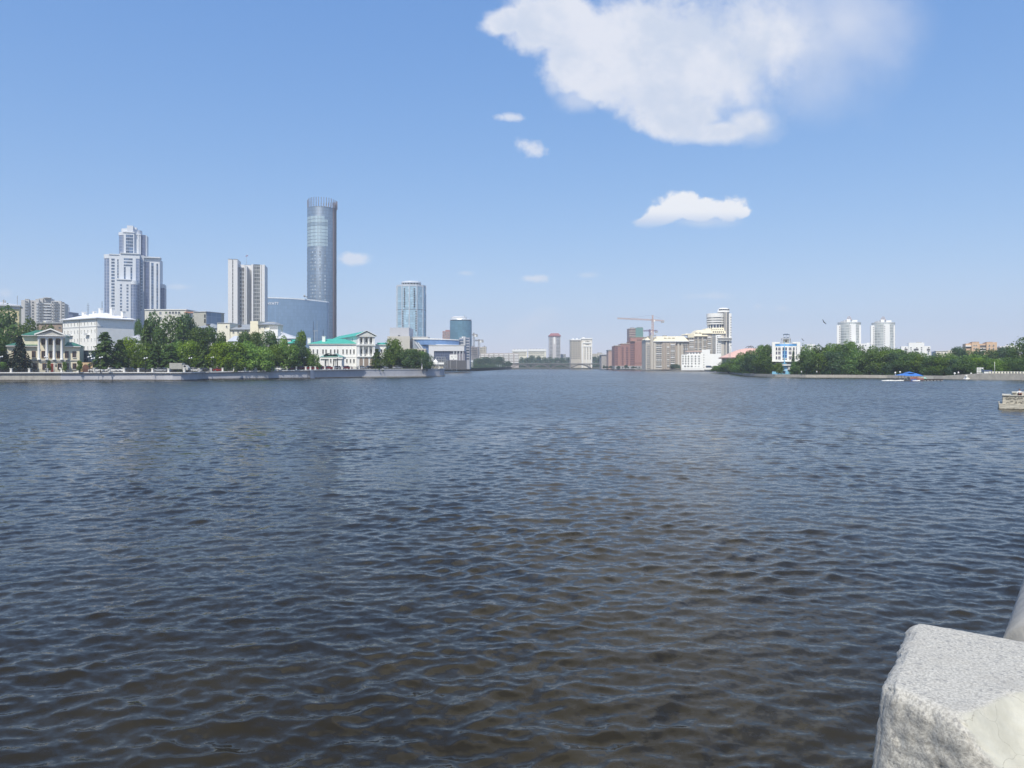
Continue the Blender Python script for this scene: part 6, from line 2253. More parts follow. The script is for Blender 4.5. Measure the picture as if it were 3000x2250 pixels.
def trunk_mesh(seed, conifer=False):
    rng = random.Random(seed)
    m = MB()
    if conifer:
        m.tube((0, 0, -0.12), (0, 0, 1.9), 0.045, 7, r1=0.006)
    else:
        m.tube((0, 0, -0.25), (0.02, 0, 0.55), 0.06, 7, r1=0.045)
        m.tube((0.02, 0, 0.55), (-0.02, 0.02, 1.3), 0.045, 6, r1=0.015)
        for k in range(7):
            a = 6.28 * k / 7 + rng.uniform(-0.3, 0.3)
            z = rng.uniform(0.35, 0.9)
            q = (0.55 * math.cos(a), 0.55 * math.sin(a), z + rng.uniform(0.3, 0.6))
            m.tube((0, 0, z), q, 0.026, 5, r1=0.008)
    return m.mesh('trunk', BARK)


CROWN = {'b%d' % i: broad_crown(11 + i, nb=15 + 2 * i) for i in range(5)}
CROWN.update({'s%d' % i: conifer_crown(50 + i, n=5200) for i in range(2)})
CROWN.update({'l%d' % i: conifer_crown(70 + i, n=7000, tiers=17, droop=0.12, ragged=0.42, power=0.6) for i in range(3)})
TR = {'b': trunk_mesh(1), 's': trunk_mesh(2, True), 'l': trunk_mesh(3, True)}
ORD = ['first', 'second', 'third', 'fourth', 'fifth', 'sixth', 'seventh', 'eighth', 'ninth', 'tenth', 'eleventh', 'twelfth', 'thirteenth', 'fourteenth',
       'fifteenth', 'sixteenth', 'seventeenth', 'eighteenth', 'nineteenth', 'twentieth', 'twenty-first', 'twenty-second', 'twenty-third', 'twenty-fourth', 'twenty-fifth']
_trng = random.Random(5)


def tree(kind, px, top, wpx, Y, leaf, label, group=None, base=None, name=None, cat='tree', ztop_base=None):
    s = Y / F
    zb = 2.6 if base is None else base
    zt = Z(top, Y)
    h = zt - zb
    nm = name or {'b': 'leafy_tree', 's': 'spruce_tree', 'l': 'larch_tree'}[kind[0]]
    e = empty(nm, (X(px, Y), Y, zb), label, cat, group, _trng.uniform(0, 6.28))
    rad = wpx * s / 2 * (1.22 if kind[0] == 'b' else 1.12)
    for n_, me in (('crown', CROWN[kind]), ('trunk', TR[kind[0]])):
        o = bpy.data.objects.new(n_, me)
        COL.objects.link(o)
        o.parent = e
        lift = 0.0
        hh = h
        if kind[0] == 'b' and h > rad * 2.6:
            lift = min(0.05 * h, h - rad * 2.6)
        o.scale = (rad, rad, (hh - lift) / 2.0)
        o.location = (0, 0, lift)
        if n_ == 'trunk':
            o.location = (0, 0, lift * 0.7)
        else:
            o.material_slots[0].link = 'OBJECT'
            o.material_slots[0].material = leaf
    return e


def left_trees():
    T = tree
    G = 'tall trees behind the left embankment'
    T('b0', 22, 903, 105, 292, L_DARK, 'tall dark tree at the left edge rising above the manor', G)
    T('b3', 86, 932, 62, 292, L_DARK, 'dark round tree behind the manor roof, left of the pediment', G)
    T('b2', -22, 960, 70, 236, L_DARK, 'dark tree cut by the left edge of the picture', G)
    T('s0', 57, 980, 76, 225.5 + 8, L_SPRUCE, 'very dark spruce covering the left wing of the manor', G)
    T('s1', 16, 1035, 80, 233, L_SPRUCE, 'low dark spruce at the left edge beside the manor', G)
    T('b1', 142, 953, 40, 300, L_DARK, 'small dark crown showing above the pediment of the manor')
    T('b4', 6, 1062, 40, 230.5, L_BRIGHT, 'yellow-green shrub under the spruce at the left edge', name='garden_shrub', cat='shrub', base=2.5)
    G2 = 'conifers and young trees along the parking strip'
    T('l0', 308, 969, 92, 246, L_OLIVE, 'olive conifer with a pointed top, first right of the manor', G2)
    T('l1', 352, 992, 62, 250, L_OLIVE, 'olive conifer just right of the pointed one by the white block', G2)
    T('b2', 378, 990, 70, 262, L_BRIGHT, 'bright yellow-green tree in front of the grey hipped pavilion', G2)
    T('b0', 425, 1008, 64, 260, L_MID, 'mid green tree between the pavilion and the tall spruces', G2)
    T('l2', 455, 1008, 78, 246, L_OLIVE, 'low olive conifer above the bowed bastion, left one', G2)
    T('l0', 500, 1010, 84, 247, L_OLIVE, 'low olive conifer above the bowed bastion, right one', G2)
    T('b1', 404, 938, 28, 300, L_DARK, 'dark tree squeezed against the right side of the white block', G)
    T('s1', 428, 932, 66, 280, L_DARK, 'tall dark fir, leftmost of the big clump', G)
    T('b0', 452, 920, 76, 285, L_DARK, 'tall dark tree second from left in the big clump', G)
    T('b3', 500, 924, 88, 283, L_DARK, 'tall dark tree in the middle of the big clump', G)
    T('b1', 540, 921, 74, 288, L_BLUE, 'blue-green tree at the right shoulder of the big clump', G)
    T('b4', 582, 962, 62, 284, L_DARK, 'dark tree below the grey hall with the glass side', G)
    T('b2', 615, 960, 64, 288, L_DARK, 'dark tree left of the long grey-roofed house', G)
    T('b0', 648, 976, 52, 284, L_DARK, 'dark tree in front of the white gable of the grey-roofed house', G)
    T('b3', 520, 1000, 66, 262, L_MID, 'mid green tree beside the box truck', G2)
    T('b1', 555, 1000, 72, 256, L_BRIGHT, 'bright green tree right above the box truck', G2)
    T('s0', 595, 985, 66, 256, L_DARK, 'dark spruce between two bright green trees', G2)
    T('b4', 640, 1007, 72, 258, L_BRIGHT, 'bright green tree, left of the long bright row', G2)
    T('b2', 683, 1003, 84, 259, L_BRIGHT, 'bright green tree, second of the long bright row', G2)
    T('b0', 722, 1001, 80, 262, L_BRIGHT, 'bright green tree, tallest of the long bright row', G2)
    T('b3', 762, 1015, 74, 264, L_BRIGHT, 'bright green tree, right end of the long bright row', G2)
    T('b1', 715, 972, 54, 292, L_DARK, 'dark tree right of the pale shed roofs', G)
    T('b4', 752, 976, 50, 292, L_DARK, 'dark tree under the cream house gable', G)
    T('b2', 790, 972, 60, 290, L_DARK, 'dark round tree in front of the cream house terrace', G)
    T('b0', 828, 986, 44, 286, L_BRIGHT, 'bright green tree below the pale sloping roof', G)
    T('b3', 812, 1008, 66, 272, L_MID, 'mid green tree behind the parked white car', G2)
    T('b1', 845, 1010, 70, 272, L_MID, 'mid green tree before the turquoise-roofed lodge', G2)
    T('b4', 881, 974, 42, 290, L_MID, 'slim tree rising above the left end of the palace', G)
    T('b2', 872, 1000, 52, 280, L_BLUE, 'grey-green tree covering the left end of the palace', G)
    T('b0', 904, 1022, 40, 282, L_MID, 'loose tree left of the palace gatehouse', G2)
    T('b3', 924, 1036, 26, 283, L_MID, 'small tree touching the palace gatehouse', G2)
    T('l1', 1104, 1020, 42, 308, L_DARK, 'conical tree in front of the right wing of the palace', G2)
    G3 = 'trees at the end of the left embankment'
    for k, (px, tp, w, lf, kd, lb) in enumerate(((1152, 993, 50, L_MID, 'b1', 'tallest tree at the wall end, just right of the palace'), (1145, 1022, 52, L_DARK, 'b3', 'dark tree below the tallest one right of the palace'),
                                             (1172, 1015, 52, L_MID, 'b0', 'mid green tree under the beige hall'), (1192, 1024, 48, L_DARK, 'b2', 'dark tree left of the ochre colonnade'),
                                             (1213, 1024, 50, L_DARK, 'b4', 'dark tree in the middle before the ochre colonnade'), (1233, 1029, 46, L_MID, 'b1', 'mid green tree left of the single-globe lamp'),
                                             (1251, 1034, 36, L_BLUE, 'b3', 'grey-green tree last at the end of the wall'))):
        T(kd, px, tp, w, 322 + 3 * (k % 3), lf, lb, G3, base=3.2)
    for px, tp, w in ((660, 1062, 13), (691, 1060, 15), (759.5, 1057, 17), (703, 1073, 16), (788, 1070, 14), (95, 1063, 16)):
        T('s0', px, tp, w, 254 + (px > 700) * 8, L_OLIVE, {660: 'small young spruce beside the red car', 691: 'small young spruce left of the white saloon, behind the railing', 759.5: 'bushy young spruce right of the white saloon',
                                              703: 'low dark spruce bush left of the white saloon', 788: 'low spruce bush left of the right-hand white cars', 95: 'young green sapling in front of the dark spruce'}[px], 'young spruces behind the railing', base=2.6, name='young_spruce')
    for px, tp, w, lb in ((144, 1056, 11, 'thin sapling left of the red manor door'), (189, 1060, 13, 'sapling before the right manor wing'), (233, 1056, 16, 'sparse sapling by the right corner of the manor')):
        T('b1', px, tp, w, 229.5, L_MID, lb, 'saplings in front of the manor', base=2.5, name='sapling')


left_trees()


def far_trees():
    G = 'trees on the far left bank'
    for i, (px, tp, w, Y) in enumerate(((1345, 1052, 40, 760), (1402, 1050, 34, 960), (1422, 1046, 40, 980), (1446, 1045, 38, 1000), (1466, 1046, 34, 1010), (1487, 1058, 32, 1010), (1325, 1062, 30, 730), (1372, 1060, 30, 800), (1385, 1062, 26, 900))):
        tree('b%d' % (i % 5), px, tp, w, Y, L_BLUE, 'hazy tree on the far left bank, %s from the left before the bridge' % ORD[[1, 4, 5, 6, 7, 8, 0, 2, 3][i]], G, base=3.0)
    G = 'trees beyond the bridge'
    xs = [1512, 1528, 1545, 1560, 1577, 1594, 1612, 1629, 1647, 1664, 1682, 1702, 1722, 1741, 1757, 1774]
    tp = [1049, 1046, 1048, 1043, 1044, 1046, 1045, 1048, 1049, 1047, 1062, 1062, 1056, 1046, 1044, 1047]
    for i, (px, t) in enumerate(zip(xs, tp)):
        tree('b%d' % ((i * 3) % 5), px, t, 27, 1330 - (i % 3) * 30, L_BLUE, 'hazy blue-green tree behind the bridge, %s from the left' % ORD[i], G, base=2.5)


far_trees()


def right_trees():
    front = [(2115, 1068, 40), (2150, 1062, 52), (2178, 1052, 56), (2208, 1040, 62), (2240, 1034, 58), (2335, 1060, 38), (2362, 1030, 56), (2400, 1038, 60), (2438, 1030, 62), (2474, 1034, 60), (2510, 1028, 62),
             (2548, 1034, 62), (2585, 1030, 60), (2622, 1034, 62), (2660, 1036, 60), (2696, 1040, 56), (2730, 1044, 58), (2765, 1050, 60), (2800, 1052, 56), (2834, 1050, 58)]
    back = [(2138, 1050, 44), (2172, 1035, 56), (2200, 1028, 54), (2232, 1014, 50), (2250, 1011, 36), (2362, 1010, 52), (2398, 1013, 60), (2436, 1008, 60), (2487, 1000, 46), (2466, 1012, 54), (2520, 1014, 62), (2558, 1016, 60),
            (2594, 1018, 58), (2630, 1024, 60), (2668, 1030, 58), (2704, 1034, 58), (2742, 1036, 56), (2780, 1036, 54)]
    back2 = [(2806, 1017, 48), (2838, 1026, 52), (2870, 1024, 56), (2905, 1026, 52), (2936, 1020, 54), (2966, 1020, 50)]
    low = [(2862, 1050, 56), (2895, 1052, 54), (2925, 1056, 50), (2958, 1058, 52)]
    LF = [L_MID, L_DARK, L_MID, L_BLUE, L_DARK]

    def row(lst, Yf, leafs, what, G, base):
        for i, (px, tp, w) in enumerate(sorted(lst)):
            tree('b%d' % ((i * 2 + len(lst)) % 5), px, tp, w * 1.08, Yf(px), leafs[i % len(leafs)], what % ORD[i], G, base=base)

    def yf(px):
        for a, b in zip(RIGHT, RIGHT[1:]):
            if a[0] <= px <= b[0]:
                u = (px - a[0]) / (b[0] - a[0])
                return 1 / (1 / a[1] + (1 / b[1] - 1 / a[1]) * u)
        return 250
    row(front, lambda p: yf(p) + 10, LF, '%s leafy tree from the left in the front park row on the right shore', 'front row of the right shore park', 0.9)
    row(back, lambda p: yf(p) + 34, [L_DARK, L_MID, L_DARK, L_MID], '%s leafy tree from the left in the taller second park row on the right', 'second row of the right shore park', 0.9)
    row(back2, lambda p: 345, [L_BLUE, L_DARK], '%s tree from the left on the rise below the orange flats', 'trees below the orange flats', 1.5)
    row(low, lambda p: yf(p) + 16, [L_BRIGHT, L_MID], '%s brighter green tree from the left behind the white boathouse', 'brighter trees behind the boathouse', 1.8)
    tree('b3', 3000, 988, 84, 262, L_DARK, 'tall very dark tree at the right edge above the quay', base=1.8)
    tree('b1', 2978, 1050, 46, 258, L_DARK, 'dark tree below the tall one at the right edge', base=1.8)
    tree('s0', 2324, 1024, 22, 318, L_BLUE, 'slender bluish spruce in front of the blue and white station', base=0.9)
    tree('b2', 2282, 1064, 26, 322, L_MID, 'small tree at the left foot of the blue and white station', base=0.9)
    tree('b2', 2134, 1066, 66, 440, L_MID, 'low rounded bright bush group left end of the park', base=0.9, name='rounded_bush', cat='bush')
    tree('b4', 2100, 1072, 34, 470, L_MID, 'small rounded bush at the very left end of the park', base=0.9, name='rounded_bush', cat='bush')
    G = 'young trees in front of the tall blocks'
    xs = [1770, 1777, 1789, 1812, 1834, 1856, 1898, 1922, 1932, 1945, 1962, 1971, 1983, 1990, 2002, 2012, 2025, 2046]
    for i, px in enumerate(xs):
        h = 1070 + (i * 7) % 4 - (3 if px in (1962, 1971, 1983) else 0)
        tree('b%d' % (i % 5), px, h, 8 + (i * 5) % 7 + (5 if 1958 < px < 1990 else 0), 900 - (px - 1770) * 0.55, L_BLUE, '%s little tree from the left on the shore below the tall blocks' % ORD[i], G, base=2.0, name='small_tree')


right_trees()


def undergrowth(name, pts, z0, z1, leaf, n, depth, size, seed, lumps=0.3):
    """an uncountable belt of low bushes along a line of (px, Y)"""
    rng = np.random.default_rng(seed)
    P2 = [np.array(W2(p)) for p in pts]
    seg = [np.linalg.norm(b - a) for a, b in zip(P2, P2[1:])]
    tot = sum(seg)
    t = rng.uniform(0, tot, n)
    out = np.zeros((n, 3))
    acc = 0.0
    for a, b, L in zip(P2, P2[1:], seg):
        k = (t >= acc) & (t <= acc + L)
        u = (t[k] - acc) / L
        out[k, 0] = a[0] + (b[0] - a[0]) * u
        out[k, 1] = a[1] + (b[1] - a[1]) * u
        acc += L
    hgt = (z1 - z0) * (1 - lumps + lumps * np.sin(t * 0.55) * np.sin(t * 0.21 + 1) + lumps * 0.6 * np.sin(t * 1.7))
    out[:, 1] += rng.uniform(0, depth, n)
    out[:, 2] = z0 + hgt * rng.uniform(0, 1, n) ** 0.7
    N_ = rng.normal(0, 0.6, (n, 3)) + np.array([0, -0.5, 0.6])
    N_ /= np.linalg.norm(N_, axis=1)[:, None]
    me = quads_mesh(name, out, N_, rng.uniform(0.6, 1.2, n) * size, rng, leaf)
    o = bpy.data.objects.new(name, me)
    COL.objects.link(o)
    tag(o, kind='stuff')


undergrowth('park_undergrowth', [(2110, 480), (2160, 418), (2200, 352), (2262, 326)], 1.0, 4.2, L_DARK, 9000, 12, 0.32, 1)
undergrowth('park_undergrowth', [(2345, 314), (2480, 312), (2600, 303), (2760, 282), (2860, 268)], 1.0, 3.6, L_DARK, 15000, 12, 0.30, 2)
undergrowth('park_undergrowth', [(2860, 300), (3010, 285)], 1.5, 9, L_MID, 9000, 12, 0.34, 3)
undergrowth('embankment_undergrowth', [(340, 262), (450, 266), (600, 272), (760, 282), (930, 294)], 2.8, 5.6, L_DARK, 15000, 9, 0.26, 4)
undergrowth('embankment_undergrowth', [(1130, 335), (1262, 345)], 3.2, 6.5, L_DARK, 6000, 6, 0.28, 5)
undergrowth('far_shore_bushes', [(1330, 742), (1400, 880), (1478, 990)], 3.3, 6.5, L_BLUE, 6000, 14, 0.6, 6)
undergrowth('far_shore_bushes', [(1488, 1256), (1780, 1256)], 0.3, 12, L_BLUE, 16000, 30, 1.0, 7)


# ------------------------------------------------------------------ street things on the left bank
def make_car(paint):
    e = empty('parked_car', (0, 0, 0))
    m = MB()
    prof = [(-2.15, 0.45), (-2.2, 0.75), (-2.05, 0.92), (-1.45, 0.98), (1.1, 0.96), (1.95, 0.82), (2.18, 0.62), (2.15, 0.35), (-2.1, 0.33)]
    n = len(prof)
    vs = [(x, -0.84, z) for x, z in prof] + [(x, 0.84, z) for x, z in prof]
    m.add(vs, [tuple(range(n - 1, -1, -1)), tuple(range(n, 2 * n))] + [(i, (i + 1) % n, n + (i + 1) % n, n + i) for i in range(n)])
    m.build('body', paint, e)
    m = MB()
    gp = [(-1.75, 0.97), (-1.2, 1.40), (0.25, 1.44), (1.05, 0.96)]
    vs = [(x, -0.72 + (0.1 if z > 1 else 0), z) for x, z in gp] + [(x, 0.72 - (0.1 if z > 1 else 0), z) for x, z in gp]
    m.add(vs, [(3, 2, 1, 0), (4, 5, 6, 7), (0, 1, 5, 4), (1, 2, 6, 5), (2, 3, 7, 6)])
    m.build('cabin_glass', GL_D, e)
    m = MB()
    m.box(-1.15, 0.22, -0.6, 0.6, 1.41, 1.47)
    m.box(-0.5, -0.4, -0.74, -0.66, 0.97, 1.44)
    m.build('roof_panel', paint, e)
    for x in (-1.35, 1.3):
        for y in (-0.80, 0.80):
            m = MB()
            m.tube((x, y - 0.1, 0.32), (x, y + 0.1, 0.32), 0.32, 12)
            w = m.build('wheel', mat('tyre_rubber', (0.02, 0.02, 0.02)), e)
            m = MB()
            m.tube((x, y - 0.12, 0.32), (x, y + 0.12, 0.32), 0.17, 8)
            m.build('rim', GALV, w)
    for y in (-0.6, 0.6):
        m = MB()
        m.box(2.08, 2.17, y - 0.18, y + 0.18, 0.62, 0.76)
        m.build('headlight', WHITE2, e)
    return e


def cars():
    P = {c: mat(c + '_car_paint', v, 0.3, var=0.03, spec=0.6) for c, v in dict(white=(0.8, 0.8, 0.8), red=(0.35, 0.03, 0.03), dark=(0.04, 0.045, 0.05), silver=(0.4, 0.42, 0.45), blue=(0.10, 0.15, 0.28), maroon=(0.22, 0.03, 0.04)).items()}
    proto = {}
    lst = [(283, 237, 'white', 0.1, 'white car half hidden at the foot of the first olive conifer'), (330, 240, 'white', 0.2, 'white car just left of the second railing gap below the conifers'),
           (348, 244, 'dark', 0.0, 'dark car beside the white car under the conifers'), (368, 242, 'white', 0, 'white car under the bright yellow-green tree'), (385, 239.5, 'dark', 0, 'dark car left of the globe lamp under the trees'),
           (418, 241, 'dark', 0, 'black saloon parked left of the bastion'), (470, 241, 'silver', 0, 'silver estate car above the left end of the bastion'), (488, 243.5, 'blue', 0, 'dusty blue car left of the box truck'),
           (572, 249, 'white', 0.1, 'white car just right of the box truck'), (602, 252, 'dark', 0, 'dark car under the dark spruce'), (645, 256, 'red', 0, 'bright red car behind a young spruce'),
           (735, 262, 'white', 0, 'white saloon in the open between two young spruces'), (806, 267, 'white', 0.1, 'white car, left of the two white cars together'), (826, 270, 'white', 0.05, 'white car, right of the two white cars together'),
           (850, 273, 'maroon', 0.5, 'dark red car, first of the red cars'), (885, 277, 'maroon', 0.5, 'dark red car, second of the red cars'), (915, 281, 'red', 0.6, 'red car behind the buttress'),
           (946, 287, 'maroon', 0.7, 'dark red car left of the gatehouse'), (964, 290, 'red', 0.7, 'red car below the gatehouse'), (991, 292, 'silver', 0.8, 'silver car at the right pier of the gatehouse'),
           (1017, 296, 'maroon', 0.8, 'maroon car beneath the palace windows'), (1060, 303, 'silver', 0.8, 'silver car in front of the palace arcade'), (1085, 307, 'dark', 0.8, 'dark car right of the palace arcade'),
           (1122, 312, 'silver', 0.8, 'silver car under the trees at the wall end'), (1165, 318, 'silver', 0.9, 'silver car furthest along the wall end')]
    for px, Y, c, rz, lab in lst:
        if c not in proto:
            o = proto[c] = make_car(P[c])
            kids = list(o.children)
        else:
            o = proto[c].copy()
            COL.objects.link(o)
            for ch in proto[c].children:
                q = ch.copy()
                COL.objects.link(q)
                q.parent = o
                for g in ch.children:
                    r = g.copy()
                    COL.objects.link(r)
                    r.parent = q
        o.location = (X(px, Y), Y, topz(px) - 0.12)
        o.rotation_euler = (0, 0, rz)
        tag(o, lab, 'car', 'cars parked along the left embankment')
    # box truck
    Y = 242
    e = empty('box_truck', (X(527, Y), Y, topz(527) - 0.12), 'cream box truck with grey cargo box parked above the bastion', 'truck')
    m = MB()
    m.box(-2.9, 1.2, -1.1, 1.1, 0.95, 3.0)
    m.box(-2.95, -2.9, -1.15, 1.15, 0.9, 3.05)
    m.build('cargo_box', mat('dusty_grey_box', (0.36, 0.36, 0.33)), e)
    m = MB()
    m.prism([(1.3, -1.0), (3.1, -1.0), (3.1, 1.0), (1.3, 1.0)], 0.6, 1.5)
    vs = [(1.3, -1, 1.5), (2.95, -1, 1.5), (2.95, 1, 1.5), (1.3, 1, 1.5), (1.3, -0.9, 2.4), (2.2, -0.9, 2.4), (2.2, 0.9, 2.4), (1.3, 0.9, 2.4)]
    m.add(vs, [(0, 1, 5, 4), (1, 2, 6, 5), (2, 3, 7, 6), (3, 0, 4, 7), (4, 5, 6, 7)])
    m.build('cab', mat('dull_white_cab', (0.5, 0.5, 0.48)), e)
    m = MB()
    m.add([(1.6, -1.01, 1.6), (2.65, -1.01, 1.6), (2.15, -0.93, 2.25), (1.6, -0.93, 2.25)], [(0, 1, 2, 3)])
    m.build('side_window', GL_D, e)
    m = MB()
    m.box(-2.8, 3.0, -0.5, 0.5, 0.55, 0.85)
    m.build('chassis', METAL, e)
    for x in (-1.9, 2.2):
        for y in (-0.9, 0.9):
            m = MB()
            m.tube((x, y - 0.14, 0.42), (x, y + 0.14, 0.42), 0.42, 12)
            m.build('wheel', mat('tyre_rubber', None), e)


cars()


def lamps():
    GLB = mat('white_lamp_globe', (0.85, 0.85, 0.84), 0.35, var=0.02)

    def lamp(px, py, Y, n, lab, base, grp, r=0.24):
        zb = base
        zt = Z(py, Y)
        e = empty('street_lamp', (X(px, Y), Y, zb), lab, 'street lamp', grp)
        m = MB()
        m.tube((0, 0, 0), (0, 0, zt - zb), 0.085, 8, r1=0.05)
        m.lathe(0, 0, [(0.2, 0), (0.2, 0.3), (0.09, 0.6)], 10)
        m.build('pole', METAL if n > 1 else GALV, e)
        if n > 1:
            m = MB()
            for k in range(n):
                a = 2 * math.pi * k / n + 0.3
                m.tube((0, 0, zt - zb - 0.5), (0.42 * math.cos(a), 0.42 * math.sin(a), zt - zb - 0.2), 0.03, 5)
            m.build('bracket', METAL, e)
        for k in range(n):
            m = MB()
            a = 2 * math.pi * k / n + 0.3
            R = 0.42 if n > 1 else 0
            m.ball((R * math.cos(a), R * math.sin(a), zt - zb + (0.16 if k == 0 and n == 3 else 0)), r, 8)
            m.build('lamp_globe', GLB, e)
    L = [(2, 1046, 'triple-globe lamp at the left edge by the spruce'), (135, 1046, 'triple-globe lamp in front of the manor columns'), (262, 1046, 'triple-globe lamp right of the manor'), (272, 1051, 'lower triple-globe lamp just behind the one right of the manor'),
         (295, 1048, 'triple-globe lamp against the first olive conifer'), (426, 1050, 'triple-globe lamp left of the bastion'), (557, 1050, 'triple-globe lamp right of the box truck'), (621, 1048, 'lamp half hidden in leaves right of the dark spruce'),
         (695, 1048, 'triple-globe lamp in the middle of the bright row'), (772, 1048, 'triple-globe lamp at the right end of the bright row'), (849, 1048, 'triple-globe lamp above the red cars, left'),
         (892, 1048, 'triple-globe lamp above the red cars, middle'), (909, 1048, 'triple-globe lamp above the buttress'), (933, 1048, 'triple-globe lamp touching the gatehouse'), (989, 1048, 'triple-globe lamp before the right of the gatehouse')]
    for px, py, lab in L:
        Y = 228.4 if px < 430 else (247 if px < 600 else 252 + (px - 600) * 0.095)
        lamp(px, py, Y, 3, lab, topz(px) - 0.1, 'triple-globe lamps along the embankment')
    for px, py, lab in ((702, 1041, 'single globe rising behind the lamp of the bright row'), (818, 1041, 'single globe lamp against the dark round tree'), (925.5, 1041.5, 'single globe lamp left of the gatehouse')):
        lamp(px, py, 262 + (px - 700) * 0.1, 1, lab, 2.8, 'single-globe lamps', 0.22)
    lamp(1246.5, 1058, 324, 1, 'tall white single-globe lamp near the end of the wall', 3.2, None, 0.3)
    m = MB()
    m.box(-0.28, 0.28, -0.1, 0.1, 0, 3.2)
    m.box(-0.5, 0.5, -0.12, 0.12, 3.2, 4.6)
    tag(m.build('notice_stand', GREYP, loc=(X(1236, 322), 322, 3.2)), 'pale narrow notice stand left of the single-globe lamp', 'notice stand')
    for px, py, lab in ((2623, 1092, 'low globe lamp behind the raft, left'), (2637, 1090, 'low globe lamp behind the raft, right'), (2797, 1094, 'low globe lamp left of the moored boats'), (2845, 1094, 'low globe lamp behind the moored boats'), (2974, 1093.5, 'globe lamp on the quay railing at the right')):
        Y = 262 if px > 2700 else 284
        lamp(px, py, Y, 1, lab, 1.0, 'globe lamps on the right shore', 0.34)


lamps()


def gate_and_bits():
    # arched orange gateway beside the manor
    Y = 243
    s = Y / F
    e = empty('arched_gateway', (X(254, Y), Y, 2.6), 'ochre wall with a brown arched gateway right of the manor', 'gateway')
    m = MB()
    z1 = Z(1062, Y) - 2.6
    m.box((236 - 254) * s, (272 - 254) * s, 0, 1.2, 0, z1)
    m.build('wall', mat('ochre_wall', (0.55, 0.40, 0.24)), e)
    m = MB()
    r = 9.5 * s
    vs = [(-r - 0.3, -0.02, 0), (r - 0.3, -0.02, 0)] + [(-0.3 + r * math.cos(t), -0.02, Z(1077, Y) - 2.6 + r * math.sin(t)) for t in [math.pi * k / 12 for k in range(13)]]
    m.add(vs, [tuple(range(len(vs)))])
    m.build('gate_leaf', mat('brown_gate', (0.14, 0.07, 0.05)), e)
    b = Bld('grey_glass_annex', 'grey glazed annex behind the arched gateway right of the manor', 'annex', 253, 255, 0, 8)
    b.part('wall', GREYP, [(238, 268, 1029, None, 0, 8)])
    b.part('glazing', curtain('annex_glazing', (0.13, 0.15, 0.18), (0.3, 0.32, 0.34), 1.4, 1.8), [(239, 258, 1030.5, 1058, -0.1, -0.01)])
    b.part('roof_edge', DGREY, [(236, 270, 1026.5, 1028.9, -0.4, 8), (236, 272, 1058.5, 1060.5, -0.5, -0.11)])
    b.finish()
    # striped stage, tent and truss at the far end
    Y = 470
    e = empty('event_tent', (X(1276, Y), Y, 3.2), 'small white pointed event tent beyond the wall end', 'tent')
    s = Y / F
    m = MB()
    w = 7.2 * s
    zt, ze = Z(1051, Y) - 3.2, Z(1059, Y) - 3.2
    vs = [(-w, -w, ze), (w, -w, ze), (w, w, ze), (-w, w, ze), (-w * 0.35, -w * 0.35, ze + (zt - ze) * 0.45), (w * 0.35, -w * 0.35, ze + (zt - ze) * 0.45),
          (w * 0.35, w * 0.35, ze + (zt - ze) * 0.45), (-w * 0.35, w * 0.35, ze + (zt - ze) * 0.45), (0, 0, zt)]
    m.add(vs, [(0, 1, 5, 4), (1, 2, 6, 5), (2, 3, 7, 6), (3, 0, 4, 7), (4, 5, 8), (5, 6, 8), (6, 7, 8), (7, 4, 8)])
    m.build('roof', WHITE2, e)
    m = MB()
    m.box(-w, w, -w, -w + 0.1, ze - 1.0, ze)
    m.build('wall_panel', WHITE2, e)
    for a in (-1, 1):
        for c in (-1, 1):
            m = MB()
            m.tube((a * w * 0.97, c * w * 0.97, 0), (a * w * 0.97, c * w * 0.97, ze), 0.08)
            m.build('leg', GALV, e)
    e = empty('stage_scaffold', (X(1293, Y + 8), Y + 8, 3.2), 'open metal stage scaffold with white banner beyond the wall end', 'scaffold')
    m = MB()
    Y2 = Y + 8
    s = Y2 / F
    q = lambda p: (p - 1293) * s
    zz = [Z(y, Y2) - 3.2 for y in (1078, 1070, 1060.5, 1053.5, 1046.5)]
    for px in (1277, 1285, 1293, 1300, 1304, 1309.5):
        for dy in (0, 3):
            m.tube((q(px), dy, 0), (q(px), dy, zz[4] if px < 1305 else zz[3]), 0.13, 4)
    for z in zz[1:]:
        m.tube((q(1277), 0, z), (q(1304), 0, z), 0.15, 4)
        m.tube((q(1277), 3, z), (q(1304), 3, z), 0.12, 4)
    for a, b_ in ((1304, 1309.5),):
        for i in range(4):
            m.tube((q(a), 0, zz[i]), (q(b_), 0, zz[min(3, i + 1)]), 0.1, 4)
    m.build('frame', GALV, e)
    m = MB()
    m.box(q(1266), q(1301), -0.5, -0.3, Z(1067.5, Y2) - 3.2, Z(1062, Y2) - 3.2)
    m.build('banner', WHITE2, e)
    m = MB()
    m.box(q(1264), q(1298), 0.5, 4, 0.0, 1.2)
    m.build('stage_deck', BEIGE, e)
    Y = 640
    for nm, px, t, w_, lab in (('kiosk', 1331, 1079.5, 13, 'white kiosk with dark openings on the far left shore'),):
        b = Bld(nm, lab, 'kiosk', px, Y, 0, 3, base=0.2)
        b.part('wall', WHITE2, [(px - w_ / 2, px + w_ / 2, t, None, 0, 3)])
        b.part('opening', DGREY, [(px - 5, px - 1, t + 2, t + 6.5, -0.1, -0.01), (px + 1, px + 5, t + 2.5, t + 6, -0.1, -0.01)])
        b.finish()
    b = Bld('white_shelter_roof', 'pale shelter roof on posts in front of the far left trees', 'shelter', 1376, 800, 0, 5, base=3)
    b.part('canopy', GREYP, [(1367, 1386, 1055.5, 1061.5, 0, 5)])
    b.part('leg', GREYP, [(1368, 1369, 1061.6, None, 0.2, 0.6), (1384, 1385, 1061.6, None, 0.2, 0.6)])
    b.finish()
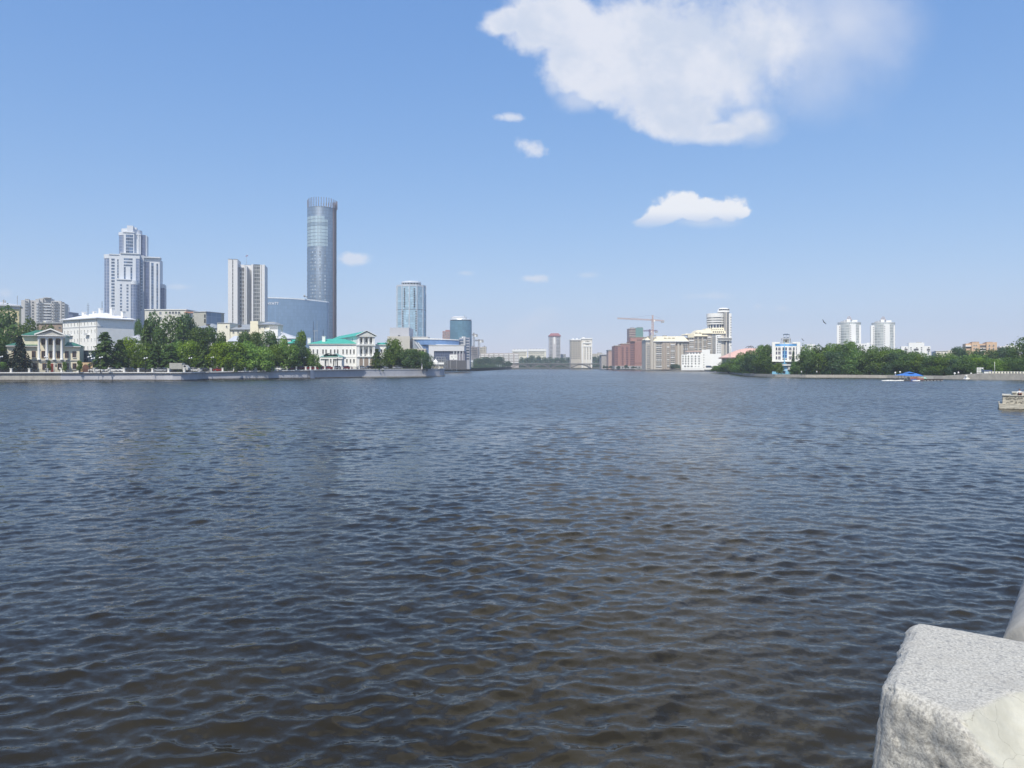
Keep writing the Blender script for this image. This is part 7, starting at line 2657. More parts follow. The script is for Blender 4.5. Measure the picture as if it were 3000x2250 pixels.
    for i, px in enumerate((1326, 1338, 1349, 1357, 1366, 1371, 1376, 1381, 1385)):
        m = MB()
        Y = 760
        m.box(-0.22, 0.22, -0.22, 0.22, 0, Z(1065, Y) - 3.0)
        if i in (1, 3, 6):
            m.box(-0.22, 3.0, -0.15, 0.15, Z(1065, Y) - 3.0, Z(1064, Y) - 3.0)
        tag(m.build('white_post', GREYP, loc=(X(px, Y), Y, 3.0)), '%s white post from the left in the row on the far left lawn' % ORD[i], 'post', 'white posts on the far left lawn')
    for i, px in enumerate((1448, 1453, 1458, 1463, 1468)):
        m = MB()
        Y = 960
        m.box(-0.2, 0.2, -0.2, 0.2, 0, Z(1068, Y) - 3.0)
        tag(m.build('white_post', GREYP, loc=(X(px, Y), Y, 3.0)), '%s white post from the left in the smaller row nearer the bridge' % ORD[i], 'post', 'white posts nearer the bridge')


gate_and_bits()


# ------------------------------------------------------------------ right shore things
def boat(px, Y, L, lab, mtl, rz=0.0, cab=False, stripe=None, group=None):
    e = empty('motor_boat' if cab else 'small_boat', (X(px, Y), Y, 0), lab, 'boat', group, rz)
    m = MB()
    n = 12
    vs, fs = [], []
    for i in range(n + 1):
        u = i / n
        x = (u - 0.5) * L
        w = 0.19 * L * (1 - max(0, (u - 0.45) / 0.55) ** 2.2) * (0.86 + 0.14 * min(1, u * 4))
        sh = 0.085 * L + 0.06 * L * u * u
        vs += [(x, -w, sh), (x, -w * 0.75, -0.1), (x, w * 0.75, -0.1), (x, w, sh), (x, w * 0.85, sh * 0.9), (x, -w * 0.85, sh * 0.9)]
    for i in range(n):
        for k in range(6):
            a, b_ = i * 6 + k, i * 6 + (k + 1) % 6
            fs.append((a, a + 6, b_ + 6, b_))
    fs.append((0, 1, 2, 3, 4, 5))
    m.add(vs, fs, True)
    m.build('hull', mtl, e)
    if cab:
        m = MB()
        vs = [(-0.1 * L, -0.12 * L, 0.12 * L), (0.2 * L, -0.09 * L, 0.13 * L), (0.2 * L, 0.09 * L, 0.13 * L), (-0.1 * L, 0.12 * L, 0.12 * L),
              (-0.06 * L, -0.1 * L, 0.2 * L), (0.06 * L, -0.08 * L, 0.2 * L), (0.06 * L, 0.08 * L, 0.2 * L), (-0.06 * L, 0.1 * L, 0.2 * L)]
        m.add(vs, [(0, 1, 5, 4), (1, 2, 6, 5), (2, 3, 7, 6), (3, 0, 4, 7), (4, 5, 6, 7)])
        m.build('windscreen', GL_B, e)
        m = MB()
        m.box(-0.53 * L, -0.46 * L, -0.15, 0.15, 0.0, 0.16 * L)
        m.build('outboard_motor', DGREY, e)
    else:
        m = MB()
        m.box(-0.2 * L, -0.14 * L, -0.15 * L, 0.15 * L, 0.07 * L, 0.085 * L)
        m.box(0.1 * L, 0.16 * L, -0.13 * L, 0.13 * L, 0.08 * L, 0.095 * L)
        m.build('bench', BEIGE, e)
    return e


def shore_things():
    Y = 229
    s = Y / F
    BLUE = mat('vivid_blue_awning', (0.05, 0.19, 0.56), 0.6, var=0.06)
    e = empty('floating_cafe', (X(2668, Y), Y, 0), 'floating platform under a vivid blue two-tier awning near the right shore', 'floating cafe')
    q = lambda p: (p - 2668) * s
    z = lambda y: Z(y, Y)
    m = MB()
    m.box(q(2638), q(2697), -2.2, 3.2, 0.05, 0.42)
    m.build('deck', DGREY, e)
    m = MB()
    xa, xb, xc, xd = q(2639), q(2692), q(2655), q(2682)
    ze, zt = z(1100), z(1093.5)
    m.add([(xa, -2.4, ze), (xb, -2.4, ze), (xb, 4, ze), (xa, 4, ze), (xc, -0.3, zt), (xd, -0.3, zt), (xd, 1.3, zt), (xc, 1.3, zt)],
          [(0, 1, 5, 4), (1, 2, 6, 5), (2, 3, 7, 6), (3, 0, 4, 7), (4, 5, 6, 7), (3, 2, 1, 0)])
    m.box(xa, xb, -2.42, -2.38, ze - 0.14, ze)
    m.build('awning', BLUE, e)
    m = MB()
    xa, xb, zc = q(2657), q(2674), z(1092.3)
    m.add([(xa, -1.2, zc), (xb, -1.2, zc), (xb, 2.2, zc), (xa, 2.2, zc), (q(2665), 0.5, z(1089)), (q(2667), 0.5, z(1089))],
          [(0, 1, 5, 4), (1, 2, 5), (2, 3, 4, 5), (3, 0, 4)])
    m.build('top_awning', BLUE, e)
    for px in (2639, 2647, 2656, 2666, 2676, 2686, 2694):
        for yy in (-2.1, 3.0):
            m = MB()
            m.tube((q(px), yy, 0.4), (q(px), yy, z(1100)), 0.06)
            m.build('post', GALV, e)
    RD = mat('salmon_red_rail', (0.52, 0.20, 0.15))
    m = MB()
    for a, c in ((2657, 2673), (2676, 2694)):
        for yy in (1105, 1108, 1111):
            m.tube((q(a), -2.15, z(yy)), (q(c), -2.15, z(yy)), 0.07, 5)
        for k in range(6):
            x = q(a + (c - a) * k / 5)
            m.tube((x, -2.15, 0.4), (x, -2.15, z(1104)), 0.06, 5)
    m.build('red_railing', RD, e)
    m = MB()
    m.box(q(2657), q(2672), -2.45, -2.3, 0.05, z(1110))
    m.build('blue_panel', mat('dull_blue_panel', (0.12, 0.17, 0.42)), e)
    m = MB()
    for k in range(4):
        m.box(q(2661 + 8 * k), q(2664 + 8 * k), 0, 0.8, 0.4, 1.15)
    m.build('tables', PALEC, e)
    e = empty('floating_jetty', (X(2730, Y), Y, 0), 'dark floating jetty running right from the blue-awning platform', 'jetty')
    q = lambda p: (p - 2730) * s
    m = MB()
    m.box(q(2697.5), q(2757), -1.4, 1.2, 0.28, 0.55)
    m.build('deck', mat('dark_wet_wood', (0.06, 0.05, 0.045)), e)
    m = MB()
    for k in range(6):
        m.box(q(2699 + 10 * k), q(2706 + 10 * k), -1.3, 1.1, -0.1, 0.27)
    m.build('floats', GREY, e)
    o = MB()
    o.box(q(2706), q(2735), 0.0, 1.3, 0.56, z(1102))
    bb = o.build('cabin', mat('ribbed_grey_sheet', (0.33, 0.335, 0.32)), None)
    bb.name = 'storage_cabin'
    bb.location = (X(2730, Y), Y + 0.1, 0)
    tag(bb, 'grey sheet-metal cabin standing on the floating jetty', 'cabin')
    e = empty('striped_beach_tent', (X(2703, Y), Y + 0.3, 0.0), 'small green and white striped tent beside the grey cabin', 'tent')
    m = MB()
    m.add([(-1.1, -0.6, 0.7), (1.1, -0.6, 0.7), (1.1, 0.8, 0.7), (-1.1, 0.8, 0.7), (-0.6, 0.1, z(1103.5)), (0.7, 0.1, z(1103.5))],
          [(0, 1, 5, 4), (1, 2, 5), (2, 3, 4, 5), (3, 0, 4)])
    m.build('canvas', mat('mint_canvas', (0.30, 0.55, 0.46)), e)
    m = MB()
    for sx in (-0.9, 0.9):
        m.tube((sx, -0.5, 0.4), (sx, -0.5, 0.75), 0.05)
    m.build('legs', GALV, e)
    G = 'small white boats moored left of the blue awning'
    for px, L, rz, lab in ((2594, 2.2, 0.1, 'white boat, first from the left at the raft of small boats'), (2607, 2.0, 0.3, 'white boat, second from the left in the moored group'), (2618, 2.2, 2.9, 'white boat, third from the left in the moored group'),
                           (2630, 2.4, 0.05, 'white boat, fourth from the left in the moored group'), (2646, 2.8, 0.0, 'white boat moored against the blue-awning platform')):
        boat(px, Y - 1.5, L, lab, WHITE2, rz, group=G)
    boat(2612, Y + 1, 2.1, 'dark dinghy among the small white boats', DGREY, 0.4)
    boat(2685, Y - 3.4, 2.2, 'white boat tied up in front of the red railing', WHITE2, 0)
    boat(2742, Y + 6, 1.6, 'tiny white dinghy behind the jetty', WHITE2, 0)
    boat(2860, 256, 2.9, 'white speedboat with navy lower hull by the stone quay', mat('navy_white_hull', (0.74, 0.76, 0.80)), 0.05, True)
    e = empty('pedal_boat', (X(2833, 256), 256, 0), 'white pedal boat with tall seats moored left of the speedboat', 'pedal boat')
    m = MB()
    for yy in (-0.5, 0.5):
        m.tube((-0.9, yy, 0.12), (0.9, yy, 0.12), 0.22, 10)
    m.build('floats', WHITE2, e)
    m = MB()
    m.box(-0.5, -0.1, -0.6, 0.6, 0.3, 0.9)
    m.box(0.3, 0.7, -0.5, 0.5, 0.3, 0.75)
    m.build('seats', WHITE2, e)
    m = MB()
    m.tube((-0.8, -0.6, 1.1), (0.7, 0.6, 1.15), 0.22, 8)
    m.build('sunshade', WHITE2, e)
    # boathouse, panels, flagpole, quay
    Y = 254
    b = Bld('white_boathouse', 'white boathouse with a glazed panel tower on the stone quay', 'boathouse', 2880, Y, -25, 4, base=1.9)
    b.part('wall', WHITE2, [(2883, 2903, 1086.5, None, 0, 3)])
    b.part('blue_fascia', mat('navy_fascia', (0.08, 0.11, 0.22)), [(2882, 2907, 1084.2, 1086.4, -0.3, 3.2)])
    b.part('side_wall', mat('navy_fascia', None), [(2903.1, 2907, 1086.5, None, 0.3, 3)])
    b.part('tower_frame', GALV, [(2861 + 6.6 * k, 2862 + 6.6 * k, 1076, None, 0.5, 0.7) for k in range(4)])
    pan = []
    for r in range(4):
        for k in range(3):
            if (r, k) in ((1, 2), (2, 2)):
                continue
            pan.append((2862.3 + 6.6 * k, 2867.3 + 6.6 * k, 1077 + 5.2 * r, 1080.6 + 5.2 * r, 0.52, 0.6))
    b.part('panel', WHITE2, pan)
    b.part('panel', GL_B, [(2875.5, 2880.5, 1082, 1090, 0.52, 0.6)])
    b.finish()
    m = MB()
    Y = 250
    m.tube((0, 0, 1.9), (0, 0, Z(1060, Y)), 0.09, 8, r1=0.05)
    tag(m.build('flagpole', mat('white_pole', (0.66, 0.68, 0.62)), loc=(X(2914, Y), Y, 0)), 'tall bare white flagpole right of the boathouse', 'flagpole')
    e = empty('quay_railing', (X(2930, 246), 246, 0), 'pale stone railing along the quay at the right edge', 'railing')
    m = MB()
    pts = []
    for k in range(14):
        px = 2905 + k * 9
        Yk = 249 - (px - 2905) * 0.07
        pts.append((X(px, Yk) - X(2930, 246), Yk - 246 + 1.0))
    for (x, y) in pts:
        mm = MB()
        mm.box(x - 0.22, x + 0.22, y - 0.22, y + 0.22, 2.1, 2.75)
        mm.build('post', PALEC, e)
    for a, c in zip(pts, pts[1:]):
        m.tube((a[0], a[1], 2.68), (c[0], c[1], 2.68), 0.07, 5)
        m.tube((a[0], a[1], 2.25), (c[0], c[1], 2.25), 0.05, 5)
    m.build('rails', GREYP, e)


shore_things()


# ------------------------------------------------------------------ person (one continuous skinned body)
def figure(name, joints, edges, root, mats, label, cat, loc, rz=0.0, sub=2):
    me = bpy.data.meshes.new(name)
    names = list(joints)
    me.from_pydata([joints[k][0] for k in names], [(names.index(a), names.index(b)) for a, b in edges], [])
    o = bpy.data.objects.new(name, me)
    COL.objects.link(o)
    o.location = loc
    o.rotation_euler = (0, 0, rz)
    sk = o.modifiers.new('skin', 'SKIN')
    for i, k in enumerate(names):
        r = joints[k][1]
        me.skin_vertices[0].data[i].radius = r if isinstance(r, tuple) else (r, r)
        me.skin_vertices[0].data[i].use_root = (k == root)
    ss = o.modifiers.new('sub', 'SUBSURF')
    ss.levels = ss.render_levels = sub
    dg = bpy.context.evaluated_depsgraph_get()
    me2 = bpy.data.meshes.new_from_object(o.evaluated_get(dg))
    o.modifiers.clear()
    o.data = me2
    me2.materials.clear()
    for m in mats:
        me2.materials.append(m)
    for p in me2.polygons:
        p.use_smooth = True
    tag(o, label, cat)
    return o


SKIN = mat('skin', (0.48, 0.28, 0.20), 0.6, var=0.04)
SHIRT = mat('white_tshirt', (0.80, 0.80, 0.80), 0.8, var=0.04)
SHORTS = mat('dark_maroon_trousers', (0.07, 0.025, 0.04), 0.85)
HAIR = mat('grey_brown_hair', (0.12, 0.10, 0.09), 0.8)


def sitting_person(loc, rz, s=1.0):
    J = {'pelvis': ((0, 0, 0.10), 0.115), 'waist': ((0, 0.02, 0.26), 0.105), 'chest': ((0, 0.0, 0.44), (0.15, 0.10)), 'neck': ((0, -0.03, 0.575), 0.05),
         'head0': ((0, -0.045, 0.66), 0.078), 'head1': ((0, -0.05, 0.755), 0.085), 'head2': ((0, -0.04, 0.82), 0.05)}
    E = [('pelvis', 'waist'), ('waist', 'chest'), ('chest', 'neck'), ('neck', 'head0'), ('head0', 'head1'), ('head1', 'head2')]
    for sd, t in ((-1, 'l'), (1, 'r')):
        J.update({t + 'sh': ((0.175 * sd, 0.0, 0.50), 0.055), t + 'el': ((0.245 * sd, -0.12, 0.28), 0.042), t + 'wr': ((0.12 * sd, -0.36, 0.30), 0.030),
                  t + 'palm': ((0.06 * sd, -0.42, 0.305), 0.028),
                  t + 'hip': ((0.10 * sd, -0.06, 0.085), 0.09), t + 'kn': ((0.13 * sd, -0.38, 0.40), 0.062), t + 'an': ((0.12 * sd, -0.36, 0.05), 0.042),
                  t + 'toe': ((0.125 * sd, -0.52, 0.025), 0.034)})
        E += [('chest', t + 'sh'), (t + 'sh', t + 'el'), (t + 'el', t + 'wr'), (t + 'wr', t + 'palm'), ('pelvis', t + 'hip'), (t + 'hip', t + 'kn'), (t + 'kn', t + 'an'), (t + 'an', t + 'toe')]
        for f in range(5):
            a = -0.5 + 0.25 * f
            k = '%sf%d' % (t, f)
            L = (0.045, 0.07, 0.078, 0.07, 0.055)[f]
            J[k] = ((0.06 * sd - sd * L * math.cos(a * 0.8), -0.43 - 0.02 * f + 0.03, 0.305 + 0.02 * (f - 2)), 0.0095)
            E.append((t + 'palm', k))
    o = figure('person', J, E, 'pelvis', [SKIN, SHIRT, SHORTS], 'person in white top and dark trousers sitting on the stone pier, knees drawn up', 'person', loc, rz)
    for p in o.data.polygons:
        c = p.center
        ax = abs(c.x)
        if c.z > 0.57 or (c.y < -0.30 and 0.24 < c.z < 0.37 and ax < 0.16 and c.y < -0.405):
            p.material_index = 0
        elif (c.z > 0.22 and c.y > -0.14) and c.z < 0.57:
            p.material_index = 1
        elif c.y < -0.44 and c.z < 0.1:
            p.material_index = 0
        else:
            p.material_index = 2
    m = MB()
    m.lathe(0, -0.045, [(0.088, 0.74), (0.093, 0.78), (0.085, 0.83), (0.05, 0.865), (0.002, 0.875)], 14)
    h = m.build('hair', HAIR, o)
    for sx in (-0.03, 0.03):
        m = MB()
        m.ball((sx, -0.133, 0.735), 0.010, 6)
        m.build('eye', DGREY, o)
    m = MB()
    m.add([(-0.012, -0.13, 0.70), (0.012, -0.13, 0.70), (0, -0.158, 0.70), (0, -0.13, 0.74)], [(0, 1, 2), (0, 2, 3), (2, 1, 3)])
    m.build('nose', SKIN, o)
    m = MB()
    m.box(-0.022, 0.022, -0.132, -0.12, 0.672, 0.680)
    m.build('mouth', mat('lips', (0.30, 0.12, 0.10)), o)
    for sx in (-1, 1):
        m = MB()
        m.ball((0.088 * sx, -0.045, 0.725), 0.02, 6)
        m.build('ear', SKIN, o)
    o.scale = (s, s, s)
    return o


def pier():
    Y = 78
    s = Y / F
    PS = MATS.get('x') or None
    m_ = bpy.data.materials.new('rough_pier_stone')
    m_.use_nodes = True
    t = NT(m_.node_tree)
    co = t.n('ShaderNodeTexCoord').outputs['Object']
    x, y, z = t.n('ShaderNodeSeparateXYZ', {0: co}).outputs
    br = t.n('ShaderNodeTexBrick', {'Vector': t.n('ShaderNodeCombineXYZ', {0: t.m('ADD', x, y), 1: z, 2: 0.0}), 'Color1': (0.46, 0.43, 0.36, 1), 'Color2': (0.38, 0.36, 0.31, 1),
                                    'Mortar': (0.20, 0.18, 0.15, 1), 'Scale': 1.0, 'Mortar Size': 0.012, 'Brick Width': 0.9, 'Row Height': 0.48})
    n = t.n('ShaderNodeTexNoise', {'Vector': co, 'Scale': 3.0, 'Detail': 8.0, 'Roughness': 0.7}).outputs[0]
    c = t.mix(t.ss(n, 0.35, 0.7), br.outputs[0], (0.48, 0.455, 0.39))
    c = t.mix(t.ss(t.m('MULTIPLY_ADD', n, 0.3, z), 0.16, 0.28, 1, 0), c, (0.05, 0.045, 0.035))
    bp = t.n('ShaderNodeBump', {'Height': n, 'Strength': 0.6, 'Distance': 0.08})
    p = t.n('ShaderNodeBsdfPrincipled', {'Base Color': c, 'Roughness': 0.85, 'Normal': bp})
    t.n('ShaderNodeOutputMaterial', {'Surface': p})
    bb = Bld('stone_pier', 'stepped rough stone pier with scratched graffiti at the right edge of the water', 'pier', 2930, Y, -33, 6)
    e = bb.root
    q = lambda p_: bb.lx(min(p_, 3040)) + (5 if p_ > 3040 else 0)
    zz = lambda y_: Z(y_, Y)

    def block(nm, p0, p1, t_, b_, y0, y1, seed):
        m = MB()
        m.box(q(p0), q(p1), y0, y1, (zz(b_) if b_ else -0.6), zz(t_))
        o = m.build(nm, m_, e)
        bm = bmesh.new()
        bm.from_mesh(o.data)
        bmesh.ops.subdivide_edges(bm, edges=bm.edges[:], cuts=18, use_grid_fill=True)
        for v in bm.verts:
            d = noise.noise_vector(Vector(v.co) * 2.1 + Vector((seed, 0, 0))) * 0.025 + noise.noise_vector(Vector(v.co) * 7 + Vector((seed, 3, 0))) * 0.018
            v.co += d
        bm.to_mesh(o.data)
        bm.free()
        for p_ in o.data.polygons:
            p_.use_smooth = False
        return o
    block('footing', 2926, 3160, 1182.5, None, -0.35, 6, 1)
    block('main_course', 2937.5, 3160, 1158.5, 1182.4, 0.0, 6, 2)
    block('upper_step', 2967, 3160, 1150.5, 1158.4, 0.9, 5.6, 3)
    m = MB()
    for a, c, yy, t_, y1 in ((2936.5, 2958, -0.12, 1157, 3), (2959, 3160, -0.08, 1157.4, 3), (2965.5, 2978, 0.75, 1149.4, 3)):
        mm = MB()
        mm.box(q(a), q(c), yy, y1, zz(t_ + 1.6), zz(t_))
        mm.build('capstone', mat('pale_capstone', (0.50, 0.48, 0.42), bump=0.4, var=0.15), e)
    # scratched scribbles on the face
    rng = random.Random(3)
    m = MB()
    for (cx, cy, kind) in ((2951, 1165, 0), (2958, 1166, 1), (2966, 1165, 2), (2975, 1166, 0), (2984, 1165, 1), (2993, 1166, 3), (2953, 1178, 2), (2964, 1176, 3), (2976, 1178, 1), (2988, 1177, 2), (2997, 1178, 0)):
        pts = []
        for k in range(9):
            u = k / 8
            if kind == 0:
                a = 0.5 + 5.2 * u
                pts.append((cx + 3.2 * math.cos(a), cy + 4.0 * math.sin(a)))
            elif kind == 1:
                pts.append((cx - 3 + 6 * u, cy + 3.6 * math.sin(7 * u + rng.random() * 0.4)))
            elif kind == 2:
                a = math.pi * (1 + u)
                pts.append((cx + 4.4 * math.cos(a), cy + 3.2 + 4.2 * math.sin(a)))
            else:
                pts.append((cx - 3.2 + 6.4 * u, cy - 3 + 6 * abs((u * 3) % 1 - 0.5)))
        for a, b_ in zip(pts, pts[1:]):
            m.tube((q(a[0]), -0.055, zz(a[1])), (q(b_[0]), -0.055, zz(b_[1])), 0.022, 4)
    m.build('graffiti', mat('faded_black_spray', (0.20, 0.185, 0.16), 0.9), e)
    cp, sp_ = math.cos(bb.psi), math.sin(bb.psi)
    lx_ = q(2987)
    sitting_person((X(2930, Y) + cp * lx_ - sp_ * 0.45, Y + sp_ * lx_ + cp * 0.45, zz(1158.2)), -0.35, 0.84)


pier()


def walkers():
    J = {'pelvis': ((0, 0, 0.95), 0.13), 'waist': ((0, 0, 1.12), 0.11), 'chest': ((0, 0, 1.34), (0.16, 0.11)), 'neck': ((0, 0, 1.50), 0.05), 'head0': ((0, -0.01, 1.58), 0.08),
         'head1': ((0, -0.01, 1.67), 0.09), 'head2': ((0, 0, 1.74), 0.05)}
    E = [('pelvis', 'waist'), ('waist', 'chest'), ('chest', 'neck'), ('neck', 'head0'), ('head0', 'head1'), ('head1', 'head2')]
    for sd, t in ((-1, 'l'), (1, 'r')):
        J.update({t + 'sh': ((0.19 * sd, 0, 1.42), 0.055), t + 'el': ((0.25 * sd, 0.03, 1.14), 0.04), t + 'wr': ((0.25 * sd, -0.06 * sd, 0.90), 0.03), t + 'hand': ((0.25 * sd, -0.08 * sd, 0.82), 0.026),
                  t + 'hip': ((0.10 * sd, 0, 0.90), 0.09), t + 'kn': ((0.11 * sd, -0.07 * sd, 0.50), 0.06), t + 'an': ((0.11 * sd, 0.10 * sd, 0.08), 0.042), t + 'toe': ((0.12 * sd, 0.10 * sd - 0.16, 0.035), 0.035)})
        E += [('chest', t + 'sh'), (t + 'sh', t + 'el'), (t + 'el', t + 'wr'), (t + 'wr', t + 'hand'), ('pelvis', t + 'hip'), (t + 'hip', t + 'kn'), (t + 'kn', t + 'an'), (t + 'an', t + 'toe')]
        for f in range(5):
            k = '%sg%d' % (t, f)
            J[k] = ((0.25 * sd + 0.008 * (f - 2), -0.08 * sd - 0.05 + 0.022 * f, 0.745 + (0.03 if f == 0 else 0.006 * abs(f - 2))), 0.009)
            E.append((t + 'hand', k))
    base = figure('person', J, E, 'pelvis', [SKIN, SHIRT, mat('dark_trousers', (0.04, 0.045, 0.07))], 'person in a pale top walking by the railing in front of the manor', 'person', (X(173, 229), 229.5, 2.55))
    for p in base.data.polygons:
        c = p.center
        p.material_index = 0 if (c.z > 1.5 or (abs(c.x) > 0.2 and c.z < 1.1)) else (1 if c.z > 0.98 else 2)
    m = MB()
    m.lathe(0, 0.005, [(0.092, 1.66), (0.098, 1.70), (0.085, 1.75), (0.045, 1.785), (0.002, 1.79)], 12)
    h = m.build('hair', HAIR, base)
    for px, Y, z, lab in ((318, 231.5, 2.58, 'person walking behind the railing below the pointed olive conifer'), (1205, 321, 3.2, 'person behind the railing under the trees at the wall end'),
                          (2393, 296.5, 1.08, 'person in a pale top on the stone quay left of the twin towers'), (2348, 298.5, 1.08, 'person on the stone quay just right of the blue entrance'),
                          (2808, 260, 1.08, 'person standing on the quay left of the moored boats')):
        q = base.copy()
        COL.objects.link(q)
        q.location = (X(px, Y), Y, z)
        q.rotation_euler = (0, 0, px % 6)
        tag(q, lab, 'person')
        k = h.copy()
        COL.objects.link(k)
        k.parent = q


walkers()


# ------------------------------------------------------------------ birds
def bird(px, py, Y, span, roll, rz, lab, pose):
    e = empty('flying_bird', (X(px, Y), Y, Z(py, Y)), lab, 'bird', 'birds in flight')
    BK = mat('black_feather', (0.02, 0.022, 0.03), 0.7)
    o = figure('body', {'tail': ((-0.20 * span, 0, -0.01), (0.03 * span, 0.008 * span)), 'rump': ((-0.1 * span, 0, 0), 0.03 * span), 'mid': ((0, 0, 0), 0.045 * span),
                        'neck': ((0.09 * span, 0, 0.01 * span), 0.026 * span), 'head': ((0.14 * span, 0, 0.015 * span), 0.024 * span), 'bill': ((0.19 * span, 0, 0.01 * span), 0.005 * span)},
               [('tail', 'rump'), ('rump', 'mid'), ('mid', 'neck'), ('neck', 'head'), ('head', 'bill')], 'mid', [BK], None, None, (0, 0, 0), 0, 1)
    o.parent = e
    for sd in (-1, 1):
        m = MB()
        up1, up2 = pose[0 if sd < 0 else 1]
        pts = [(0.02, 0.03, 0), (0.04, 0.22, up1 * 0.5), (-0.02, 0.52, up2), (-0.07, 0.40, up1 * 0.9), (-0.09, 0.18, up1 * 0.4), (-0.08, 0.03, 0)]
        P = [(x * span, sd * y * span, z_ * span) for x, y, z_ in pts]
        vs = P + [(x, y, z_ - 0.012 * span) for x, y, z_ in P]
        fs = [(0, 1, 4, 5), (1, 2, 3, 4), (6, 11, 10, 7), (7, 10, 9, 8)] + [(i, 6 + i, 6 + (i + 1) % 6, (i + 1) % 6) for i in range(6)]
        m.add(vs, fs)
        m.build('wing', BK, e)
    e.rotation_euler = (roll, 0, rz)
    return e


bird(2415, 944, 60, 0.62, 0.75, 0.25, 'largest dark bird with long narrow wings, left of the twin towers', ((0.05, 0.16), (0.05, 0.10)))
bird(2352, 996, 75, 0.52, 0.65, 0.2, 'dark bird flying above the blue and white station', ((0.10, 0.24), (0.05, 0.08)))
bird(2900, 141, 90, 0.34, 0.5, 0.2, 'tiny bird high in the sky at the upper right', ((0.2, 0.35), (0.02, 0.05)))
bird(2101, 567, 120, 0.22, 0.4, 0.1, 'tiny speck of a bird above the small sharp cloud', ((0.1, 0.2), (0.1, 0.2)))
bird(1455, 20, 100, 0.26, 0.4, 0.3, 'tiny bird in front of the left edge of the big cloud', ((0.1, 0.2), (0.1, 0.2)))


# ------------------------------------------------------------------ foreground stone
def stone_mat():
    m = bpy.data.materials.new('weathered_granite')
    m.use_nodes = True
    t = NT(m.node_tree)
    co = t.n('ShaderNodeTexCoord').outputs['Object']
    x, y, z = t.n('ShaderNodeSeparateXYZ', {0: co}).outputs
    g1 = t.n('ShaderNodeTexNoise', {'Vector': co, 'Scale': 210.0, 'Detail': 3.0, 'Roughness': 0.75}).outputs[0]
    g2 = t.n('ShaderNodeTexVoronoi', {'Vector': co, 'Scale': 170.0}).outputs['Color']
    g2v = t.n('ShaderNodeSeparateXYZ', {0: g2}).outputs[0]
    g3 = t.n('ShaderNodeTexNoise', {'Vector': co, 'Scale': 6.0, 'Detail': 8.0, 'Roughness': 0.65}).outputs[0]
    c = t.mix(t.ss(g1, 0.38, 0.62), (0.34, 0.325, 0.29), (0.56, 0.54, 0.485))
    c = t.mix(t.ss(g2v, 0.84, 0.97, 0, 0.5), c, (0.17, 0.17, 0.175))
    c = t.mix(t.ss(g3, 0.46, 0.70, 0, 0.55), c, (0.36, 0.34, 0.30))
    st = t.n('ShaderNodeTexNoise', {'Vector': co, 'Scale': 17.0, 'Detail': 7.0, 'Roughness': 0.7}).outputs[0]
    c = t.mix(t.ss(st, 0.60, 0.74, 0, 0.5), c, (0.24, 0.225, 0.20))
    # pale cement skin over the broken corner
    att = t.n('ShaderNodeAttribute', attribute_name='cement')
    cem = t.n('ShaderNodeTexNoise', {'Vector': co, 'Scale': 14.0, 'Detail': 7.0, 'Roughness': 0.6}).outputs[0]
    cc = t.mix(t.ss(cem, 0.35, 0.7), (0.40, 0.39, 0.33), (0.52, 0.51, 0.44))
    cv = t.n('ShaderNodeTexVoronoi', {'Vector': t.n('ShaderNodeVectorMath', {0: co, 1: t.n('ShaderNodeVectorMath', {0: t.n('ShaderNodeTexNoise', {'Vector': co, 'Scale': 25.0, 'Detail': 5.0}).outputs['Color'], 1: (0.05, 0.05, 0.05)}, operation='MULTIPLY').outputs[0]}, operation='ADD').outputs[0], 'Scale': 13.0}, feature='DISTANCE_TO_EDGE').outputs[0]
    cc = t.mix(t.ss(cv, 0.0, 0.012, 0.5, 0), cc, (0.16, 0.15, 0.12))
    cc = t.mix(t.ss(g1, 0.6, 0.8, 0, 0.35), cc, (0.22, 0.21, 0.18))
    c = t.mix(att.outputs['Fac'], c, cc)
    att2 = t.n('ShaderNodeAttribute', attribute_name='dirt_shade')
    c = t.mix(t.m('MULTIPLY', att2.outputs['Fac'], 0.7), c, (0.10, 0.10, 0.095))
    hgt = t.m('ADD', t.m('MULTIPLY', g1, 0.35), t.m('MULTIPLY', g3, 0.65))
    inv = t.m('SUBTRACT', 1.0, t.m('MULTIPLY', att.outputs['Fac'], 0.75))
    b = t.n('ShaderNodeBump', {'Height': hgt, 'Strength': t.m('MULTIPLY', inv, 0.75), 'Distance': 0.007})
    p = t.n('ShaderNodeBsdfPrincipled', {'Base Color': c, 'Roughness': 0.85, 'Normal': b})
    t.n('ShaderNodeOutputMaterial', {'Surface': p})
    return m


